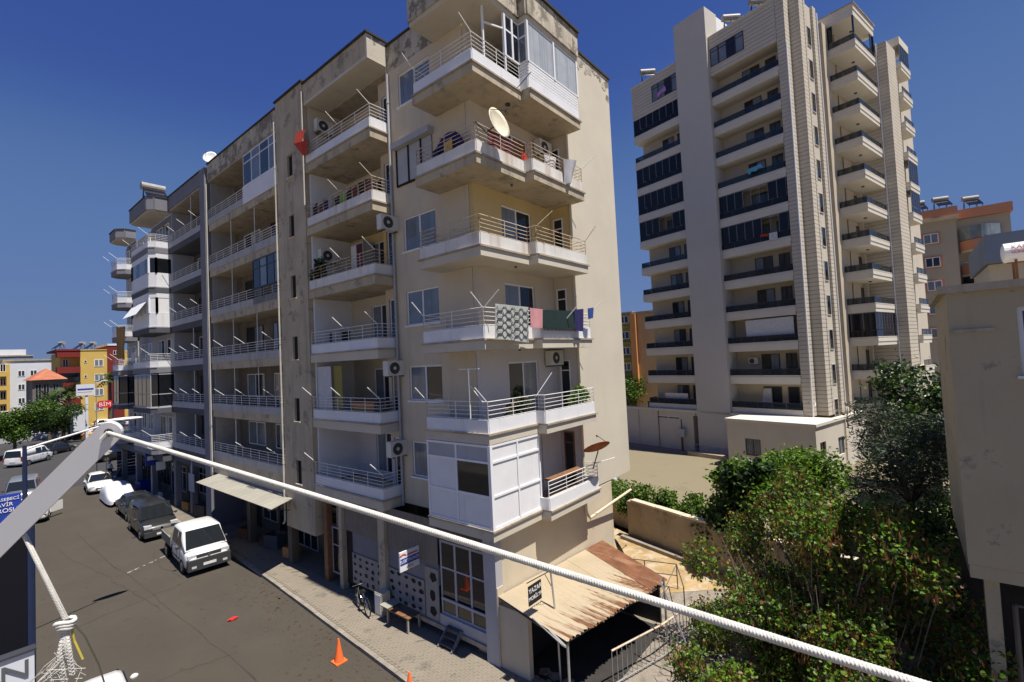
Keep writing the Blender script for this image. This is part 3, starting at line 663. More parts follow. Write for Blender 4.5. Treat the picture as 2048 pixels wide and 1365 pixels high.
# right hand stack: corner balconies in the sun
PR = [(0, 2.71), (0, 0), (5.09, 0), (5.09, 1.9), (1.55, 1.9), (1.55, 2.71)]; pr = [(.06, 2.68), (.06, .06), (5.04, .06)]
for j in range(12):
    tower_balcony(PR, pr, j, glazed=True if j == 9 else False)
    z0 = ZT[j] - .4; z1 = ZT[j] + 2.06
    mb = wall_boxes(MB(), 'y', 1.92, .3, 1.56, 5.09, z0, z1); wall_boxes(mb, 'x', 1.56, .25, 1.93, 3.4, z0, z1); mb.box(-.96, 2.72, z0, 1.55, 2.95, z1); mb.build('loggia_wall', M['tback'], TW)
    window(TW, 'y', 1.92, 3.4, 4.6, z0 + .1, z0 + 2.1, frame=M['brownf'], pane=M['glass'], rec=-.06); window(TW, 'x', 1.56, 2.0, 2.65, z0 + .1, z0 + 2.1, n=1, frame=M['brownf'], pane=M['glassd'], rec=-.06)
    MB().box(4.0, 1.55, z0, 4.2, 1.9, z1).build('column', M['tstone'], TW)
    MB().tube([(2.4, .9, z1 + .0), (2.4, .9, z1 - .08)], .12, 8).build('ceiling_lamp', M['dmetal'], TW)
mb = MB(); mb.prism(PR, 37.23, 37.75); mb.prism([(x - .05 if x < 1 else x, y - .05 if y < 1 else y) for x, y in PR], 37.75, 38.2); mb.build('roof_parapet', M['tband'], TW)
mb = MB(); mb.prism([(-.14, 2.75), (-.14, -.14), (5.2, -.14), (5.2, 2.75)], 38.2, 38.27); mb.build('coping', M['concrete'], TW)
for p in ((.06, .06), (5.0, .06)): MB().box(p[0] - .06, p[1] - .06, 35.75, p[0] + .06, p[1] + .06, 37.22).build('column', M['bluem'], TW)
MB().box(.07, 1.6, 35.75, .1, 2.65, 37.2).build('balcony_glazing', M['tdark'], TW); MB().box(4.2, .07, 35.75, 5.0, .1, 37.2).build('balcony_glazing', M['tdark'], TW)
# left hand stack beside the lift shaft
PL2 = [(-6.65, 9.17), (-6.65, 3.42), (-5.75, 3.42), (-5.21, 3.42), (-5.21, 9.17)]; pl2 = [(-6.6, 9.15), (-6.6, 3.48), (-5.7, 3.48)]
GL2 = {5: frozenset((3, 4, 5)), 6: frozenset((5, 6))}
def loggia_L(y0, y1, j, far):
    z0 = ZT[j] - .4; z1 = ZT[j] + 2.06
    mb = wall_boxes(MB(), 'x', -5.2 - .02, .018, y0, y1, z0, z1); mb.build('loggia_wall', M['tback'], TW)
    w_ = y1 - y0
    window(TW, 'x', -5.23, y0 + w_ * .36, y0 + w_ * .62, z0 + .1, z0 + 2.15, frame=M['brownf'], panes=[M['glass'], M['glassc']] if j % 2 else [M['glassc'], M['glassd']], rec=-.06)
    window(TW, 'x', -5.23, y0 + w_ * .12, y0 + w_ * .27, z0 + .1, z0 + 2.15, n=2, frame=M['brownf'], pane=M['glass'], rec=-.06)
for j in range(1, 12):
    tower_balcony(PL2, pl2, j, glazed=GL2.get(j, False)); loggia_L(3.44, 9.15, j, 0)
PL1 = [(-6.54, 18.1), (-6.54, 12.45), (-5.21, 12.45), (-5.21, 18.1)]; pl1 = [(-5.3, 18.05), (-6.49, 18.05), (-6.49, 12.48)]
GL1 = {1: True, 3: True, 4: True, 5: frozenset((3, 4))}
for j in range(1, 12):
    tower_balcony(PL1, pl1, j, glazed=GL1.get(j, False)); loggia_L(12.45, 17.4, j, 1)
def top_block(y0, y1, x0, z0, z1, wy, wz):
    mb = MB(); z = z0; mb.m = 1; mb.box(x0 + .03, y0 + .03, z0 + .02, -5.0, y1 - .03, z1 - .02); mb.m = 0
    holes = [(wy[0], wy[1], wz[0], wz[1])]
    while z < z1 - .05:
        e = min(z + .30, z1)
        if e > wz[0] and z < wz[1]:
            if z < wz[0]: mb.box(x0, y0, z, -5.01, y1, wz[0])
            mb.box(x0, y0, max(z, wz[0]), -5.01, wy[0], min(e, wz[1])); mb.box(x0, wy[1], max(z, wz[0]), -5.01, y1, min(e, wz[1]))
            if e > wz[1]: mb.box(x0, y0, wz[1], -5.01, y1, e)
        else: mb.box(x0, y0, z, -5.01, y1, e)
        z += .335
    mb.build('top_storey', ST, TW, kind='stuff')
    window(TW, 'x', x0, wy[0], wy[1], wz[0], wz[1], n=4, frame=M['brownf'], panes=[M['glassc'], M['glassd'], M['glassc'], M['glassc']], rec=.0, top=.4, fw=.08)
    MB().box(x0 - .08, y0 - .08, z1, -4.5, y1 + .08, z1 + .1).build('coping', M['tband'], TW)
top_block(3.4, 9.17, -6.65, 34.4, 37.95, (6.0, 9.1), (35.2, 36.9)); top_block(12.45, 18.1, -6.54, 34.1, 37.6, (12.5, 15.6), (35.0, 36.7))
# stacks beyond the last pilaster
PQ = [(7.72, -.3), (7.72, -1.2), (10.6, -1.2), (10.6, 2.0), (7.72, 2.0)]
for j in range(12):
    tower_balcony(PQ, [(7.76, -1.15), (10.55, -1.15)], j, glazed=j in (0, 4, 5))
mb = MB(); mb.box(7.72, -.3, 0, 14, 2.0, 36.0); mb.build('core', M['tstone'], TW); MB().box(7.72, -1.2, 36.9, 10.6, 2.0, 37.6).build('roof_parapet', M['tband'], TW)
mb = MB(); mb.box(-1.0, 3.42, 37.4, 11, 17.9, 37.9); mb.build('roof', M['tband'], TW)
# podium
POD = thing('podium_building', 'low plain rendered podium at the foot of the tall tower with an open garage bay', 'podium', (49.34, 1.68, 0), -0.236, local=True)
mb = wall_boxes(MB(), 'x', -10.3, .25, 1.2, 7.75, -.3, 3.7, [(5.1, 6.3, 1.1, 2.4)]); wall_boxes(mb, 'y', 1.2, .25, -10.04, 1.5, -.3, 3.7, [(-6.38, -5.2, 1.1, 2.42), (-9.68, -8.65, 1.5, 2.5), (-4.4, -4.05, 2.85, 3.5)])
mb.box(-10.04, 7.5, -.3, -6.66, 7.75, 3.7); mb.box(-10.02, 1.46, 3.4, -6.7, 7.48, 3.6); mb.build('wall', M['pod'], POD)
mb = wall_boxes(MB(), 'x', -6.9, .25, 7.76, 22.7, -.5, 3.7, [(9.35, 12.95, -.5, 3.35), (14.4, 17.0, 2.9, 3.15)]); mb.box(-6.64, 13.0, -.5, -4, 13.2, 3.3); mb.box(-6.64, 9.1, -.5, -4, 9.3, 3.3); mb.build('wall', M['pod'], POD)
mb = MB(); mb.box(-10.42, 1.08, 3.7, -6.6, 7.85, 3.9); mb.box(-7.0, 7.86, 3.7, -6.5, 22.7, 3.88); mb.box(-6.58, 1.08, 3.7, 1.6, 1.5, 3.9); mb.build('coping', M['tband'], POD)
mb = MB(); mb.box(-6.58, 1.52, 3.5, 1.5, 7.7, 3.68); mb.box(-6.48, 7.9, 3.5, -5.22, 22.6, 3.7); mb.build('roof', M['concrete'], POD)
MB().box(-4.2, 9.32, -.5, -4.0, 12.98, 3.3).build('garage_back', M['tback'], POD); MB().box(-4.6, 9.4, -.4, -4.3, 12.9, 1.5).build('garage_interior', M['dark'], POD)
window(POD, 'x', -10.3, 5.1, 6.3, 1.1, 2.4, n=2, frame=M['brownf'], pane=M['glassc'], rec=.08); window(POD, 'y', 1.2, -6.38, -5.2, 1.1, 2.42, n=2, frame=M['brownf'], pane=M['glassc'], rec=.1)
window(POD, 'y', 1.2, -9.68, -8.65, 1.5, 2.5, n=2, frame=M['brownf'], pane=M['glassd'], rec=.1); window(POD, 'y', 1.2, -4.4, -4.05, 2.85, 3.5, n=1, frame=M['brownf'], pane=M['glassd'], rec=.1); window(POD, 'x', -6.9, 14.4, 17.0, 2.9, 3.15, n=2, frame=M['white'], pane=M['glassd'], rec=.03)
mb = MB(); mb.tube([(-5.0, 1.12, 3.7), (-5.0, 1.12, .5)], .05, 6); mb.tube([(-6.95, 19.3, 3.6), (-6.95, 19.3, 0)], .05, 6); mb.build('drainpipe', M['cream'], POD)
mb = MB()
for i in range(8): 
    mb.box(-10.36, 5.15 + i * .15, 1.12, -10.33, 5.17 + i * .15, 2.38)
mb.build('window_grille', M['dmetal'], POD)
for q in (12.6, 16.8): MB().box(-6.97, q, 0, -6.92, q + .05, 3.6).build('wall_seam', M['joint'], POD)
# ------------------------------------------------------------------ ground, road, pavement
M['asph'] = mat('worn_asphalt', (.073, .063, .049), .95, .16, .35, ((.055, .048, .04), .5, .5), ((.05, .043, .036), 2.2, .60, .68), .5, 60, sscale=(.9, .12, 1), fine=.25)
M['asphn'] = mat('newer_asphalt', (.045, .044, .044), .93, .1, .2, None, None, .4, 50)
M['dust'] = mat('dusty_ground', (.22, .19, .15), .95, .2, .15, None, ((.13, .12, .09), .2, .5, .6), .3, 10)
M['plaza'] = mat('pale_concrete_yard', (.215, .182, .118), .93, .06, .25, None, ((.185, .155, .10), .5, .58, .63), .25, 30, fine=.1)
M['sand'] = mat('sandy_dirt', (.36, .25, .12), .95, .25, 1.2, None, ((.42, .36, .27), 1.8, .5, .6), .5, 20)
M['slabs'] = mat('alley_concrete', (.27, .235, .19), .95, .22, .8, None, ((.17, .15, .125), 2.5, .52, .58), .5, 16, fine=.2)
M['paver'] = mat('sandy_paver', (.19, .165, .13), .93, .16, .9, None, ((.14, .12, .10), 1.2, .55, .65), .3, 60, fine=.15)
M['kerb'] = mat('kerb_concrete', (.26, .23, .19), .93, .2, 2, ((.13, .115, .095), .6, .5), None, .4, 30)
M['block'] = mat('rendered_block_wall', (.36, .29, .20), .93, .15, .9, ((.55, .48, .38), .7, .56), ((.24, .19, .13), 1.3, .55, .62), .5, 20, sscale=(1.6, 1.6, .2))
M['pink'] = mat('reddish_paving', (.29, .18, .13), .9, .1, 1)
def sheet(name, poly, z, mt, kind='structure'):
    return tag(MB().add([(x, y, z) for x, y in poly], [tuple(range(len(poly)))]).build(name, M[mt]), kind=kind)
sheet('ground', [(-2500, -1500), (3500, -1500), (3500, 4000), (-2500, 4000)], -.6, 'dust')
KERB = [(7.9, -4), (8.3, 4), (8.92, 12.6), (9.5, 21.5), (9.8, 27), (9.95, 40), (10.0, 58)]
sheet('road', [(-8, -12)] + [(7.5, -12)] + KERB + [(-8, 58)], 0.0, 'asph')
sheet('road', [(-40, 58.0), (60, 58.0), (75, 175), (-40, 175)], 0.0, 'asphn')
pv = [(x + .16, y) for x, y in KERB[1:]]
tag(MB().prism(pv + [(12.6, 58), (12.6, 11.32), (11.2, 10.2), (11.6, 4)], -.3, .115).build('pavement', M['paver']), kind='structure')
kb = tag(MB().build('kerb', M['kerb']), kind='structure') if False else None
kroot = thing('kerb', 'long worn concrete kerb between the road and the shop pavement', 'kerb', (8.9, 12, 0)); kroot['kind'] = 'structure'
for q in ('label', 'category'): del kroot[q]
for (x0, y0), (x1, y1) in zip(KERB[1:-1], KERB[2:]):
    n = int(math.hypot(x1 - x0, y1 - y0) / 1.0)
    for i in range(n):
        a = Vector((x0, y0)).lerp(Vector((x1, y1)), i / n); b = Vector((x0, y0)).lerp(Vector((x1, y1)), (i + .985) / n); h = .128 + RNG.uniform(-.012, .008)
        MB().bar((a.x + .07, a.y, h / 2 - .05), (b.x + .07, b.y, h / 2 - .05), .16, h + .1).build('kerbstone', M['kerb'], kroot)
# pavers laid on the pavement in front of the shops
mb = MB(); rg = random.Random(5)
def kx(y):
    for (x0, y0), (x1, y1) in zip(KERB[:-1], KERB[1:]):
        if y0 <= y <= y1: return x0 + (x1 - x0) * (y - y0) / (y1 - y0)
    return KERB[-1][0]
y = 4.2; row = 0
while y < 30:
    x = kx(y) + .17 + (row % 2) * .1
    xe = 11.0 if y > 10.1 else 11.2
    while x < xe:
        if rg.random() > .02:
            h = .128 + rg.uniform(-.002, .003); t = rg.uniform(-.0015, .0015)
            mb.add([(x, y, .1), (x + .194, y, .1), (x + .194, y + .096, .1), (x, y + .096, .1), (x, y, h), (x + .194, y, h + t), (x + .194, y + .096, h + t), (x, y + .096, h)], [(4, 5, 6, 7), (0, 1, 5, 4), (1, 2, 6, 5), (2, 3, 7, 6), (3, 0, 4, 7)])
        x += .2
    y += .1; row += 1
M['paverr'] = mat('sand_paver_blocks', (.23, .20, .155), .93, .13, .8, None, ((.16, .14, .115), 1.0, .56, .64), .3, 60, fine=.1)
tag(mb.build('paving_stones', M['paverr']), kind='stuff')
sheet('alley', [(11.2, -14), (19.5, -14), (20.5, 5), (22.9, 11.2), (18.7, 11.2), (18.62, 10.12), (11.2, 10.12)], .012, 'slabs')
sheet('yard', [(17.6, 8.7), (20.6, 5.3), (23.0, 11.3), (25.6, 17), (18.63, 17), (18.63, 10.13)], .022, 'sand')
sheet('plaza', [(22.0, 5.0), (24.0, -12), (70, -12), (70, 60), (25.0, 60), (26.0, 17)], .002, 'plaza')
# crazy paving in the alley
mb = MB(); rg = random.Random(9)
for i in range(20):
    for j in range(22):
        cx = 11.3 + i * .42 + rg.uniform(-.05, .05); cy = 0.2 + j * .42 + rg.uniform(-.05, .05)
        if cy > 9.9 or cx > 19.5 or (cy > 6.4 and cx > 11.9) : continue
        n = rg.choice((5, 6, 6, 7)); a = rg.uniform(0, 6); pl = [(cx + .215 * math.cos(a + 6.283 * t / n) * rg.uniform(.85, 1.08), cy + .215 * math.sin(a + 6.283 * t / n) * rg.uniform(.85, 1.08)) for t in range(n)]
        mb.prism(pl, .0, .035 + rg.uniform(0, .012))
tag(mb.build('paving_stones', M['slabs']), kind='stuff')
# worn street marking remains and litter: dry leaves and oil spots on the road
mb = MB(); rg = random.Random(3)
for i in range(900):
    y = rg.uniform(9, 24); x = kx(y) - abs(rg.gauss(0, .9)) - .05
    if rg.random() < .3: x = rg.uniform(2.5, 8.5); y = rg.uniform(12, 40)
    s_ = rg.uniform(.015, .04) if rg.random() < .8 else rg.uniform(.05, .1); a = rg.uniform(0, 6.3)
    mb.add([(x + s_ * math.cos(a + t) * (1 if t % 2 else .6), y + s_ * math.sin(a + t), .006 + .012 * (t == 1)) for t in (0, 1.2, 2.6, 4.2)], [(0, 1, 2, 3)])
M['leaflit'] = mat('dry_leaf_litter', (.07, .045, .03), .9, .4, 5)
tag(mb.build('leaf_litter', M['leaflit']), kind='stuff')
mb = MB()
M['patchm'] = mat('tar_seam', (.045, .04, .034), .9, .2, 2)
def crack(p, q, w, seed):
    r_ = random.Random(seed); p = Vector(p); q = Vector(q); n = 26; d = (q - p) / n; nrm = Vector((-d.y, d.x)).normalized(); L_ = []
    off = 0
    for i in range(n + 1):
        off += r_.gauss(0, .05); c_ = p + d * i + nrm * off; ww = w * r_.uniform(.4, 1.3); L_.append((c_ - nrm * ww, c_ + nrm * ww))
    for (a, b), (c_, e) in zip(L_[:-1], L_[1:]): mb.add([(*a, .004), (*c_, .004), (*e, .004), (*b, .004)], [(0, 1, 2, 3)])
crack((5.5, 40), (5.9, 12), .022, 1); crack((4.2, 38), (6.2, 24), .015, 2); crack((3, 25), (9.0, 27), .018, 3); crack((7.6, 32), (7.2, 27), .02, 5); crack((2.5, 19), (6.5, 18), .015, 6); crack((5.9, 12), (6.2, 5), .02, 8)
tag(mb.build('road_cracks', M['patchm']), kind='stuff')
mb = MB(); rg = random.Random(4)
for i in range(26):
    t = i / 26; x = 6.0 + t * 2.4; y = 29.9 + t * 1.3
    if rg.random() < .7: mb.add([(x + rg.uniform(-.08, .08), y + rg.uniform(-.12, .12), .0045), (x + .11, y, .0045), (x + .1, y + .14, .0045), (x + rg.uniform(-.05, .05), y + .1, .0045)], [(0, 1, 2, 3)])
M['chalk'] = mat('faded_road_paint', (.26, .25, .23), .9, .2, 6)
tag(mb.build('road_marking', M['chalk']), kind='stuff')
# ------------------------------------------------------------------ yard wall
BW = thing('boundary_wall', 'stained rendered boundary wall with pale coping between the yard and the plaza', 'wall', (22.2, 8, 0))
wp = [(22.95, 11.35), (22.0, 8.4), (20.9, 4.6), (20.2, 0.5)]
for (p, q) in zip(wp[:-1], wp[1:]):
    MB().bar((*p, .93), (*q, .93), .24, 1.94).build('wall', M['block'], BW); 
    d = (Vector(q) - Vector(p)); n = max(1, int(d.length / 1.1))
    for i in range(n):
        a = Vector(p) + d * (i + .01) / n; b = Vector(p) + d * (i + .99) / n; MB().bar((*a, 1.955 + RNG.uniform(-.01, .01)), (*b, 1.955 + RNG.uniform(-.01, .01)), .36, .09).build('coping_stone', M['cream'], BW)
MB().box(22.8, 11.2, 0, 23.2, 11.6, 1.9).build('wall_pier', M['block'], BW)
BW2 = thing('boundary_wall', 'lower brown wall behind the pale end wall under green bushes', 'wall', (24.4, 13, 0))
MB().bar((23.95, 11.4, .6), (25.9, 17.5, .6), .24, 1.3).build('wall', M['block'], BW2); MB().bar((23.95, 11.4, 1.29), (25.9, 17.5, 1.29), .34, .08).build('coping', M['concrete'], BW2)
lowk = thing('kerb_strip', 'low pale concrete strip along the foot of the yard wall', 'kerb', (22, 10, 0))
MB().bar((22.6, 11.9, .08), (21.3, 7.6, .08), .22, .2).build('strip', M['kerb'], lowk)
# ------------------------------------------------------------------ rusty lean-to beside the corner block
def rustmat():
    m_ = M['rust']; nt = m_.node_tree; N = nt.nodes; L = nt.links; b = N['Principled BSDF']
    for l in list(b.inputs['Base Color'].links): src = l.from_socket; L.remove(l)
    geo = N.new('ShaderNodeNewGeometry'); sp_ = N.new('ShaderNodeSeparateXYZ'); L.new(geo.outputs['Position'], sp_.inputs[0])
    mp = N.new('ShaderNodeVectorMath'); mp.operation = 'MULTIPLY'; mp.inputs[1].default_value = (7.5, .35, 0); L.new(geo.outputs['Position'], mp.inputs[0])
    n1 = N.new('ShaderNodeTexNoise'); n1.inputs['Scale'].default_value = 1.0; n1.inputs['Detail'].default_value = 5; L.new(mp.outputs[0], n1.inputs['Vector'])
    n2 = N.new('ShaderNodeTexNoise'); n2.inputs['Scale'].default_value = .55; n2.inputs['Detail'].default_value = 3; L.new(geo.outputs['Position'], n2.inputs['Vector'])
    low = N.new('ShaderNodeMapRange'); low.inputs['From Min'].default_value = 9.3; low.inputs['From Max'].default_value = 6.9; low.inputs['To Min'].default_value = -.12; low.inputs['To Max'].default_value = .17; L.new(sp_.outputs['Y'], low.inputs['Value'])
    a = N.new('ShaderNodeMath'); a.operation = 'ADD'; L.new(n1.outputs['Fac'], a.inputs[0]); L.new(low.outputs[0], a.inputs[1])
    a2 = N.new('ShaderNodeMath'); a2.operation = 'MULTIPLY_ADD'; L.new(n2.outputs['Fac'], a2.inputs[0]); a2.inputs[1].default_value = .5; L.new(a.outputs[0], a2.inputs[2])
    r = N.new('ShaderNodeMapRange'); r.inputs['From Min'].default_value = .82; r.inputs['From Max'].default_value = .95; L.new(a2.outputs[0], r.inputs['Value'])
    x = N.new('ShaderNodeMix'); x.data_type = 'RGBA'; L.new(r.outputs[0], x.inputs[0]); x.inputs[6].default_value = (.43, .355, .245, 1); x.inputs[7].default_value = (.17, .075, .035, 1)
    y = N.new('ShaderNodeMix'); y.data_type = 'RGBA'; y.blend_type = 'MULTIPLY'; y.inputs[0].default_value = .5; L.new(x.outputs[2], y.inputs[6]); rr = N.new('ShaderNodeMapRange'); rr.inputs['From Min'].default_value = .3; rr.inputs['From Max'].default_value = .7; rr.inputs['To Min'].default_value = .75; rr.inputs['To Max'].default_value = 1.1; L.new(n2.outputs['Fac'], rr.inputs['Value']); cb_ = N.new('ShaderNodeCombineXYZ'); [L.new(rr.outputs[0], cb_.inputs[i]) for i in range(3)]; L.new(cb_.outputs[0], y.inputs[7])
    L.new(y.outputs[2], b.inputs['Base Color'])
rustmat()
SH = thing('lean_to_shed', 'lean-to shed with a corrugated roof of cream and rusted sheets', 'shed', (13, 8.5, 0))
def roof_sheet(s0, s1, mt, lift=0.0, e=1.0):
    """strip of the sloping roof between fractions s0..s1 along the wall, ridges running down the slope"""
    hi0 = Vector((11.0, 10.1, 2.26)); hi1 = Vector((17.5, 10.1, 1.84)); lo0 = Vector((10.55, 7.25, 2.02)); lo1 = Vector((15.7, 6.55, 1.78))
    n = int((s1 - s0) * 62); A_ = []; B_ = []
    for i in range(n * 2 + 1):
        s_ = s0 + (s1 - s0) * i / (2 * n); up = .022 * (i % 2) + lift; jag = .03 * math.sin(i * 1.7) + .02 * math.sin(i * .6)
        a = hi0.lerp(hi1, s_); b = lo0.lerp(lo1, s_); b = a.lerp(b, e + jag * .4)
        A_.append(a + Vector((0, 0, up))); B_.append(b + Vector((0, 0, up + RNG.uniform(-.006, .006))))
    mb = MB(); mid = [a.lerp(b, .5) + Vector((0, 0, RNG.uniform(-.004, .004))) for a, b in zip(A_, B_)]
    k = len(A_); mb.add(A_ + mid + B_, [(i, i + 1, k + i + 1, k + i) for i in range(k - 1)] + [(k + i, k + i + 1, 2 * k + i + 1, 2 * k + i) for i in range(k - 1)])
    return mb.build('roof_sheet', M[mt], SH, label='reddish rusted roof sheet' if mt == 'rusty' else None)
for i, (a, b, mt, l) in enumerate(((0, .2, 'rust', 0), (.19, .4, 'rust', .02), (.39, .6, 'rust', 0), (.59, .8, 'rust', .022), (.79, 1.0, 'rusty', .045))): roof_sheet(a, b, mt, l, .97 + .02 * (i % 2))
mb = MB()
for p in ((10.62, 7.35), (15.55, 6.72)): mb.tube([(*p, 0), (*p, 1.98)], .035, 7)
mb.build('post', M['metal'], SH)
MB().tube([(10.58, 7.42, 1.95), (15.6, 6.75, 1.70)], .03, 6).build('roof_beam', M['dmetal'], SH); MB().tube([(11.0, 10.0, 2.18), (10.6, 7.3, 1.95)], .03, 6).build('roof_beam', M['dmetal'], SH); MB().tube([(13.3, 10.0, 2.02), (13.1, 7.1, 1.82)], .03, 6).build('roof_beam', M['dmetal'], SH); MB().tube([(16.6, 10.0, 1.8), (15.5, 6.8, 1.68)], .03, 6).build('roof_beam', M['dmetal'], SH)
M['deepshade'] = mat('painted_deep_shade', (.035, .032, .03), .95, .3, 1.5)  # near-black base colour so covered interiors look deeply shaded
MB().box(11.9, 9.7, 0, 17.2, 10.13, 1.75).build('shed_wall', M['deepshade'], SH); MB().box(11.3, 7.0, .014, 16.0, 9.69, .03).build('shed_floor', M['deepshade'], SH)  # wall and floor painted near-black in place of the shaded pit
MB().box(11.02, 9.0, 0.0, 11.2, 10.13, 2.0).build('shed_wall', M['cream'], SH); MB().box(16.2, 7.2, 0, 16.3, 9.7, 1.5).build('shed_wall', M['deepshade'], SH)
mb = MB(); mb.bar((10.75, 8.6, 2.17), (10.35, 7.35, 2.05), .03); mb.bar((10.35, 7.35, 2.05), (10.45, 7.28, 1.95), .03); mb.bar((10.6, 7.9, 2.12), (10.45, 7.3, 1.97), .06, .02); mb.build('gutter_bracket', M['dimw'], SH)
RL = thing('railing', 'grey barred railing with rusty top rail in front of the dark shed', 'railing', (14, 7.2, 0))
rp = [(12.3, 7.0), (14.4, 6.35), (16.9, 5.9)]
MB().tube([(*p, 1.05) for p in rp], .03, 6).build('top_rail', M['railr'], RL); MB().tube([(*p, .12) for p in rp], .02, 6).build('bottom_rail', M['metal'], RL)
for (p, q) in zip(rp[:-1], rp[1:]):
    n = int((Vector(q) - Vector(p)).length / .19)
    for i in range(n + 1):
        c_ = Vector(p).lerp(Vector(q), i / n); MB().tube([(*c_, .02), (*c_, 1.04)], .012, 5).build('bar', M['metal'], RL)
RL2 = thing('railing', 'thin dark metal rail frame beyond the rusted roof sheet', 'railing', (19, 9, 0))
mb = MB(); rp = [(18.2, 10.0), (18.9, 7.6)]
for zz in (1.0, .55): mb.tube([(rp[0][0], rp[0][1], zz), (rp[1][0], rp[1][1], zz)], .018, 5)
mb.tube([(18.9, 7.6, 1.0), (17.2, 6.7, 1.0)], .018, 5); mb.tube([(18.9, 7.6, 1.0), (17.0, 7.6, .3)], .014, 5)
mb.build('rail', M['dmetal'], RL2)
for p in ((18.2, 10.0), (18.55, 8.8), (18.9, 7.6), (17.2, 6.7)): MB().tube([(*p, 0), (*p, 1.0)], .022, 5).build('post', M['dmetal'], RL2)
# sign poles by the shed
def text(parent, body, size, loc, rot, mt, name='lettering', ext=.002, align='CENTER', sx=1.0):
    cu = bpy.data.curves.new('lettering', 'FONT'); cu.body = body; cu.size = size; cu.extrude = ext; cu.align_x = align; cu.align_y = 'CENTER'
    tmp = bpy.data.objects.new('tmp', cu); COL.objects.link(tmp); dg = bpy.context.evaluated_depsgraph_get(); dg.update()
    me = bpy.data.meshes.new_from_object(tmp.evaluated_get(dg)); bpy.data.objects.remove(tmp); bpy.data.curves.remove(cu)
    me.materials.clear(); me.materials.append(M[mt]); o = bpy.data.objects.new(name, me); COL.objects.link(o)
    off = WORLD.get(root_of(parent), Vector((0, 0, 0))); o.parent = parent; o.location = Vector(loc) - off; o.rotation_euler = rot; o.scale = (sx, 1, 1)
    return o
YS = thing('hanging_sign', 'black sign with white letters YAZAR MOBILYA hanging from a pole over the rusty roof', 'sign', (11.7, 8.6, 0))
MB().tube([(11.55, 8.3, 0.0), (11.6, 8.35, 1.3), (11.72, 8.6, 3.2)], .03, 7).build('pole', M['metal'], YS)
mb = MB(); mb.tube([(11.7, 8.58, 3.15), (10.55, 8.58, 3.22)], .016, 5); mb.tube([(11.4, 8.58, 3.17), (11.7, 8.58, 2.7)], .012, 5); mb.build('bracket', M['dmetal'], YS)
pl = MB().box(10.62, 8.585, 2.54, 11.22, 8.61, 3.08).build('sign_panel', M['black'], YS)
text(pl, 'YAZAR', .19, (10.92, 8.58, 2.93), (math.pi / 2, 0, 0), 'text_w'); text(pl, 'MOBİLYA', .145, (10.92, 8.58, 2.72), (math.pi / 2, 0, 0), 'text_w')
PP = thing('pole', 'thin bare leaning metal pole between the shed and the tree', 'pole', (14.0, 6.4, 0))
MB().tube([(13.7, 4.9, 0), (14.05, 6.2, 2.6)], .025, 6).build('pole_shaft', M['metal'], PP)
# metal awning over the shop pavement
AW = thing('awning', 'sloping weathered white metal awning with rust stains over the shop pavement', 'awning', (10.3, 28, 3.4))
mb = MB(); n = 18
for i in range(n):
    y0 = 22.9 + (32.6 - 22.9) * i / n; y1 = 22.9 + (32.6 - 22.9) * (i + 1) / n - .012; sl_ = .06 * (i % 2)
    mb.add([(9.55, y0 - .6, 3.30), (9.55, y1 - .6, 3.30), (10.95, y1, 3.42), (10.95, y0, 3.42), (9.55, y0 - .6, 3.325), (9.55, y1 - .6, 3.325), (10.95, y1, 3.445), (10.95, y0, 3.445)], [(0, 3, 2, 1), (4, 5, 6, 7), (0, 1, 5, 4), (1, 2, 6, 5), (2, 3, 7, 6), (3, 0, 4, 7)])
mb.build('sheet', M['awn'], AW, kind='stuff')
for y in (23.2, 27.5, 32.2): MB().tube([(9.6, y - .55, 3.28), (10.97, y, 2.75)], .02, 5).build('strut', M['dmetal'], AW)
AW2 = thing('awning', 'off-white cloth awning at the far corner of the grey block', 'awning', (10.2, 58, 3))
mb = MB(); mb.add([(9.3, 53.5, 2.95), (9.3, 57.5, 2.95), (10.9, 57.5, 3.5), (10.9, 53.5, 3.5), (9.3, 53.5, 2.98), (9.3, 57.5, 2.98), (10.9, 57.5, 3.53), (10.9, 53.5, 3.53)], [(0, 3, 2, 1), (4, 5, 6, 7), (0, 1, 5, 4), (1, 2, 6, 5), (2, 3, 7, 6), (3, 0, 4, 7)]); mb.build('cloth', M['awn'], AW2)
mb = MB(); mb.tube([(9.35, 53.6, 0), (9.35, 53.6, 2.95)], .03, 6); mb.tube([(9.35, 57.4, 0), (9.35, 57.4, 2.95)], .03, 6); mb.build('frame', M['dmetal'], AW2)
# ------------------------------------------------------------------ vehicles (local frame: x forward, y left)
def paint(name, col, rough=.25, metal=0.0):
    mt = bpy.data.materials.new(name); mt.use_nodes = True; b = mt.node_tree.nodes['Principled BSDF']
    b.inputs['Base Color'].default_value = (*col, 1); b.inputs['Roughness'].default_value = rough; b.inputs['Metallic'].default_value = metal; b.inputs['Coat Weight'].default_value = .5; b.inputs['Coat Roughness'].default_value = .08
    return mt
M['cw'] = paint('white_car_paint', (.72, .72, .71)); M['cg'] = paint('dark_grey_car_paint', (.035, .036, .038), .3, .4); M['cd'] = paint('anthracite_car_paint', (.03, .034, .036), .28, .3)
M['cs'] = paint('silver_car_paint', (.40, .41, .42), .3, .6); M['cb'] = paint('blue_grey_car_paint', (.10, .14, .19), .28, .4); M['ck'] = paint('black_car_paint', (.015, .015, .017))
M['cgl'] = mat('car_glass', (.012, .015, .018), .04, 0, spec=.7); M['tyre'] = mat('tyre_rubber', (.015, .015, .015), .85, 0); M['rim'] = mat('alloy_rim', (.35, .35, .36), .3, 0, metal=.8)
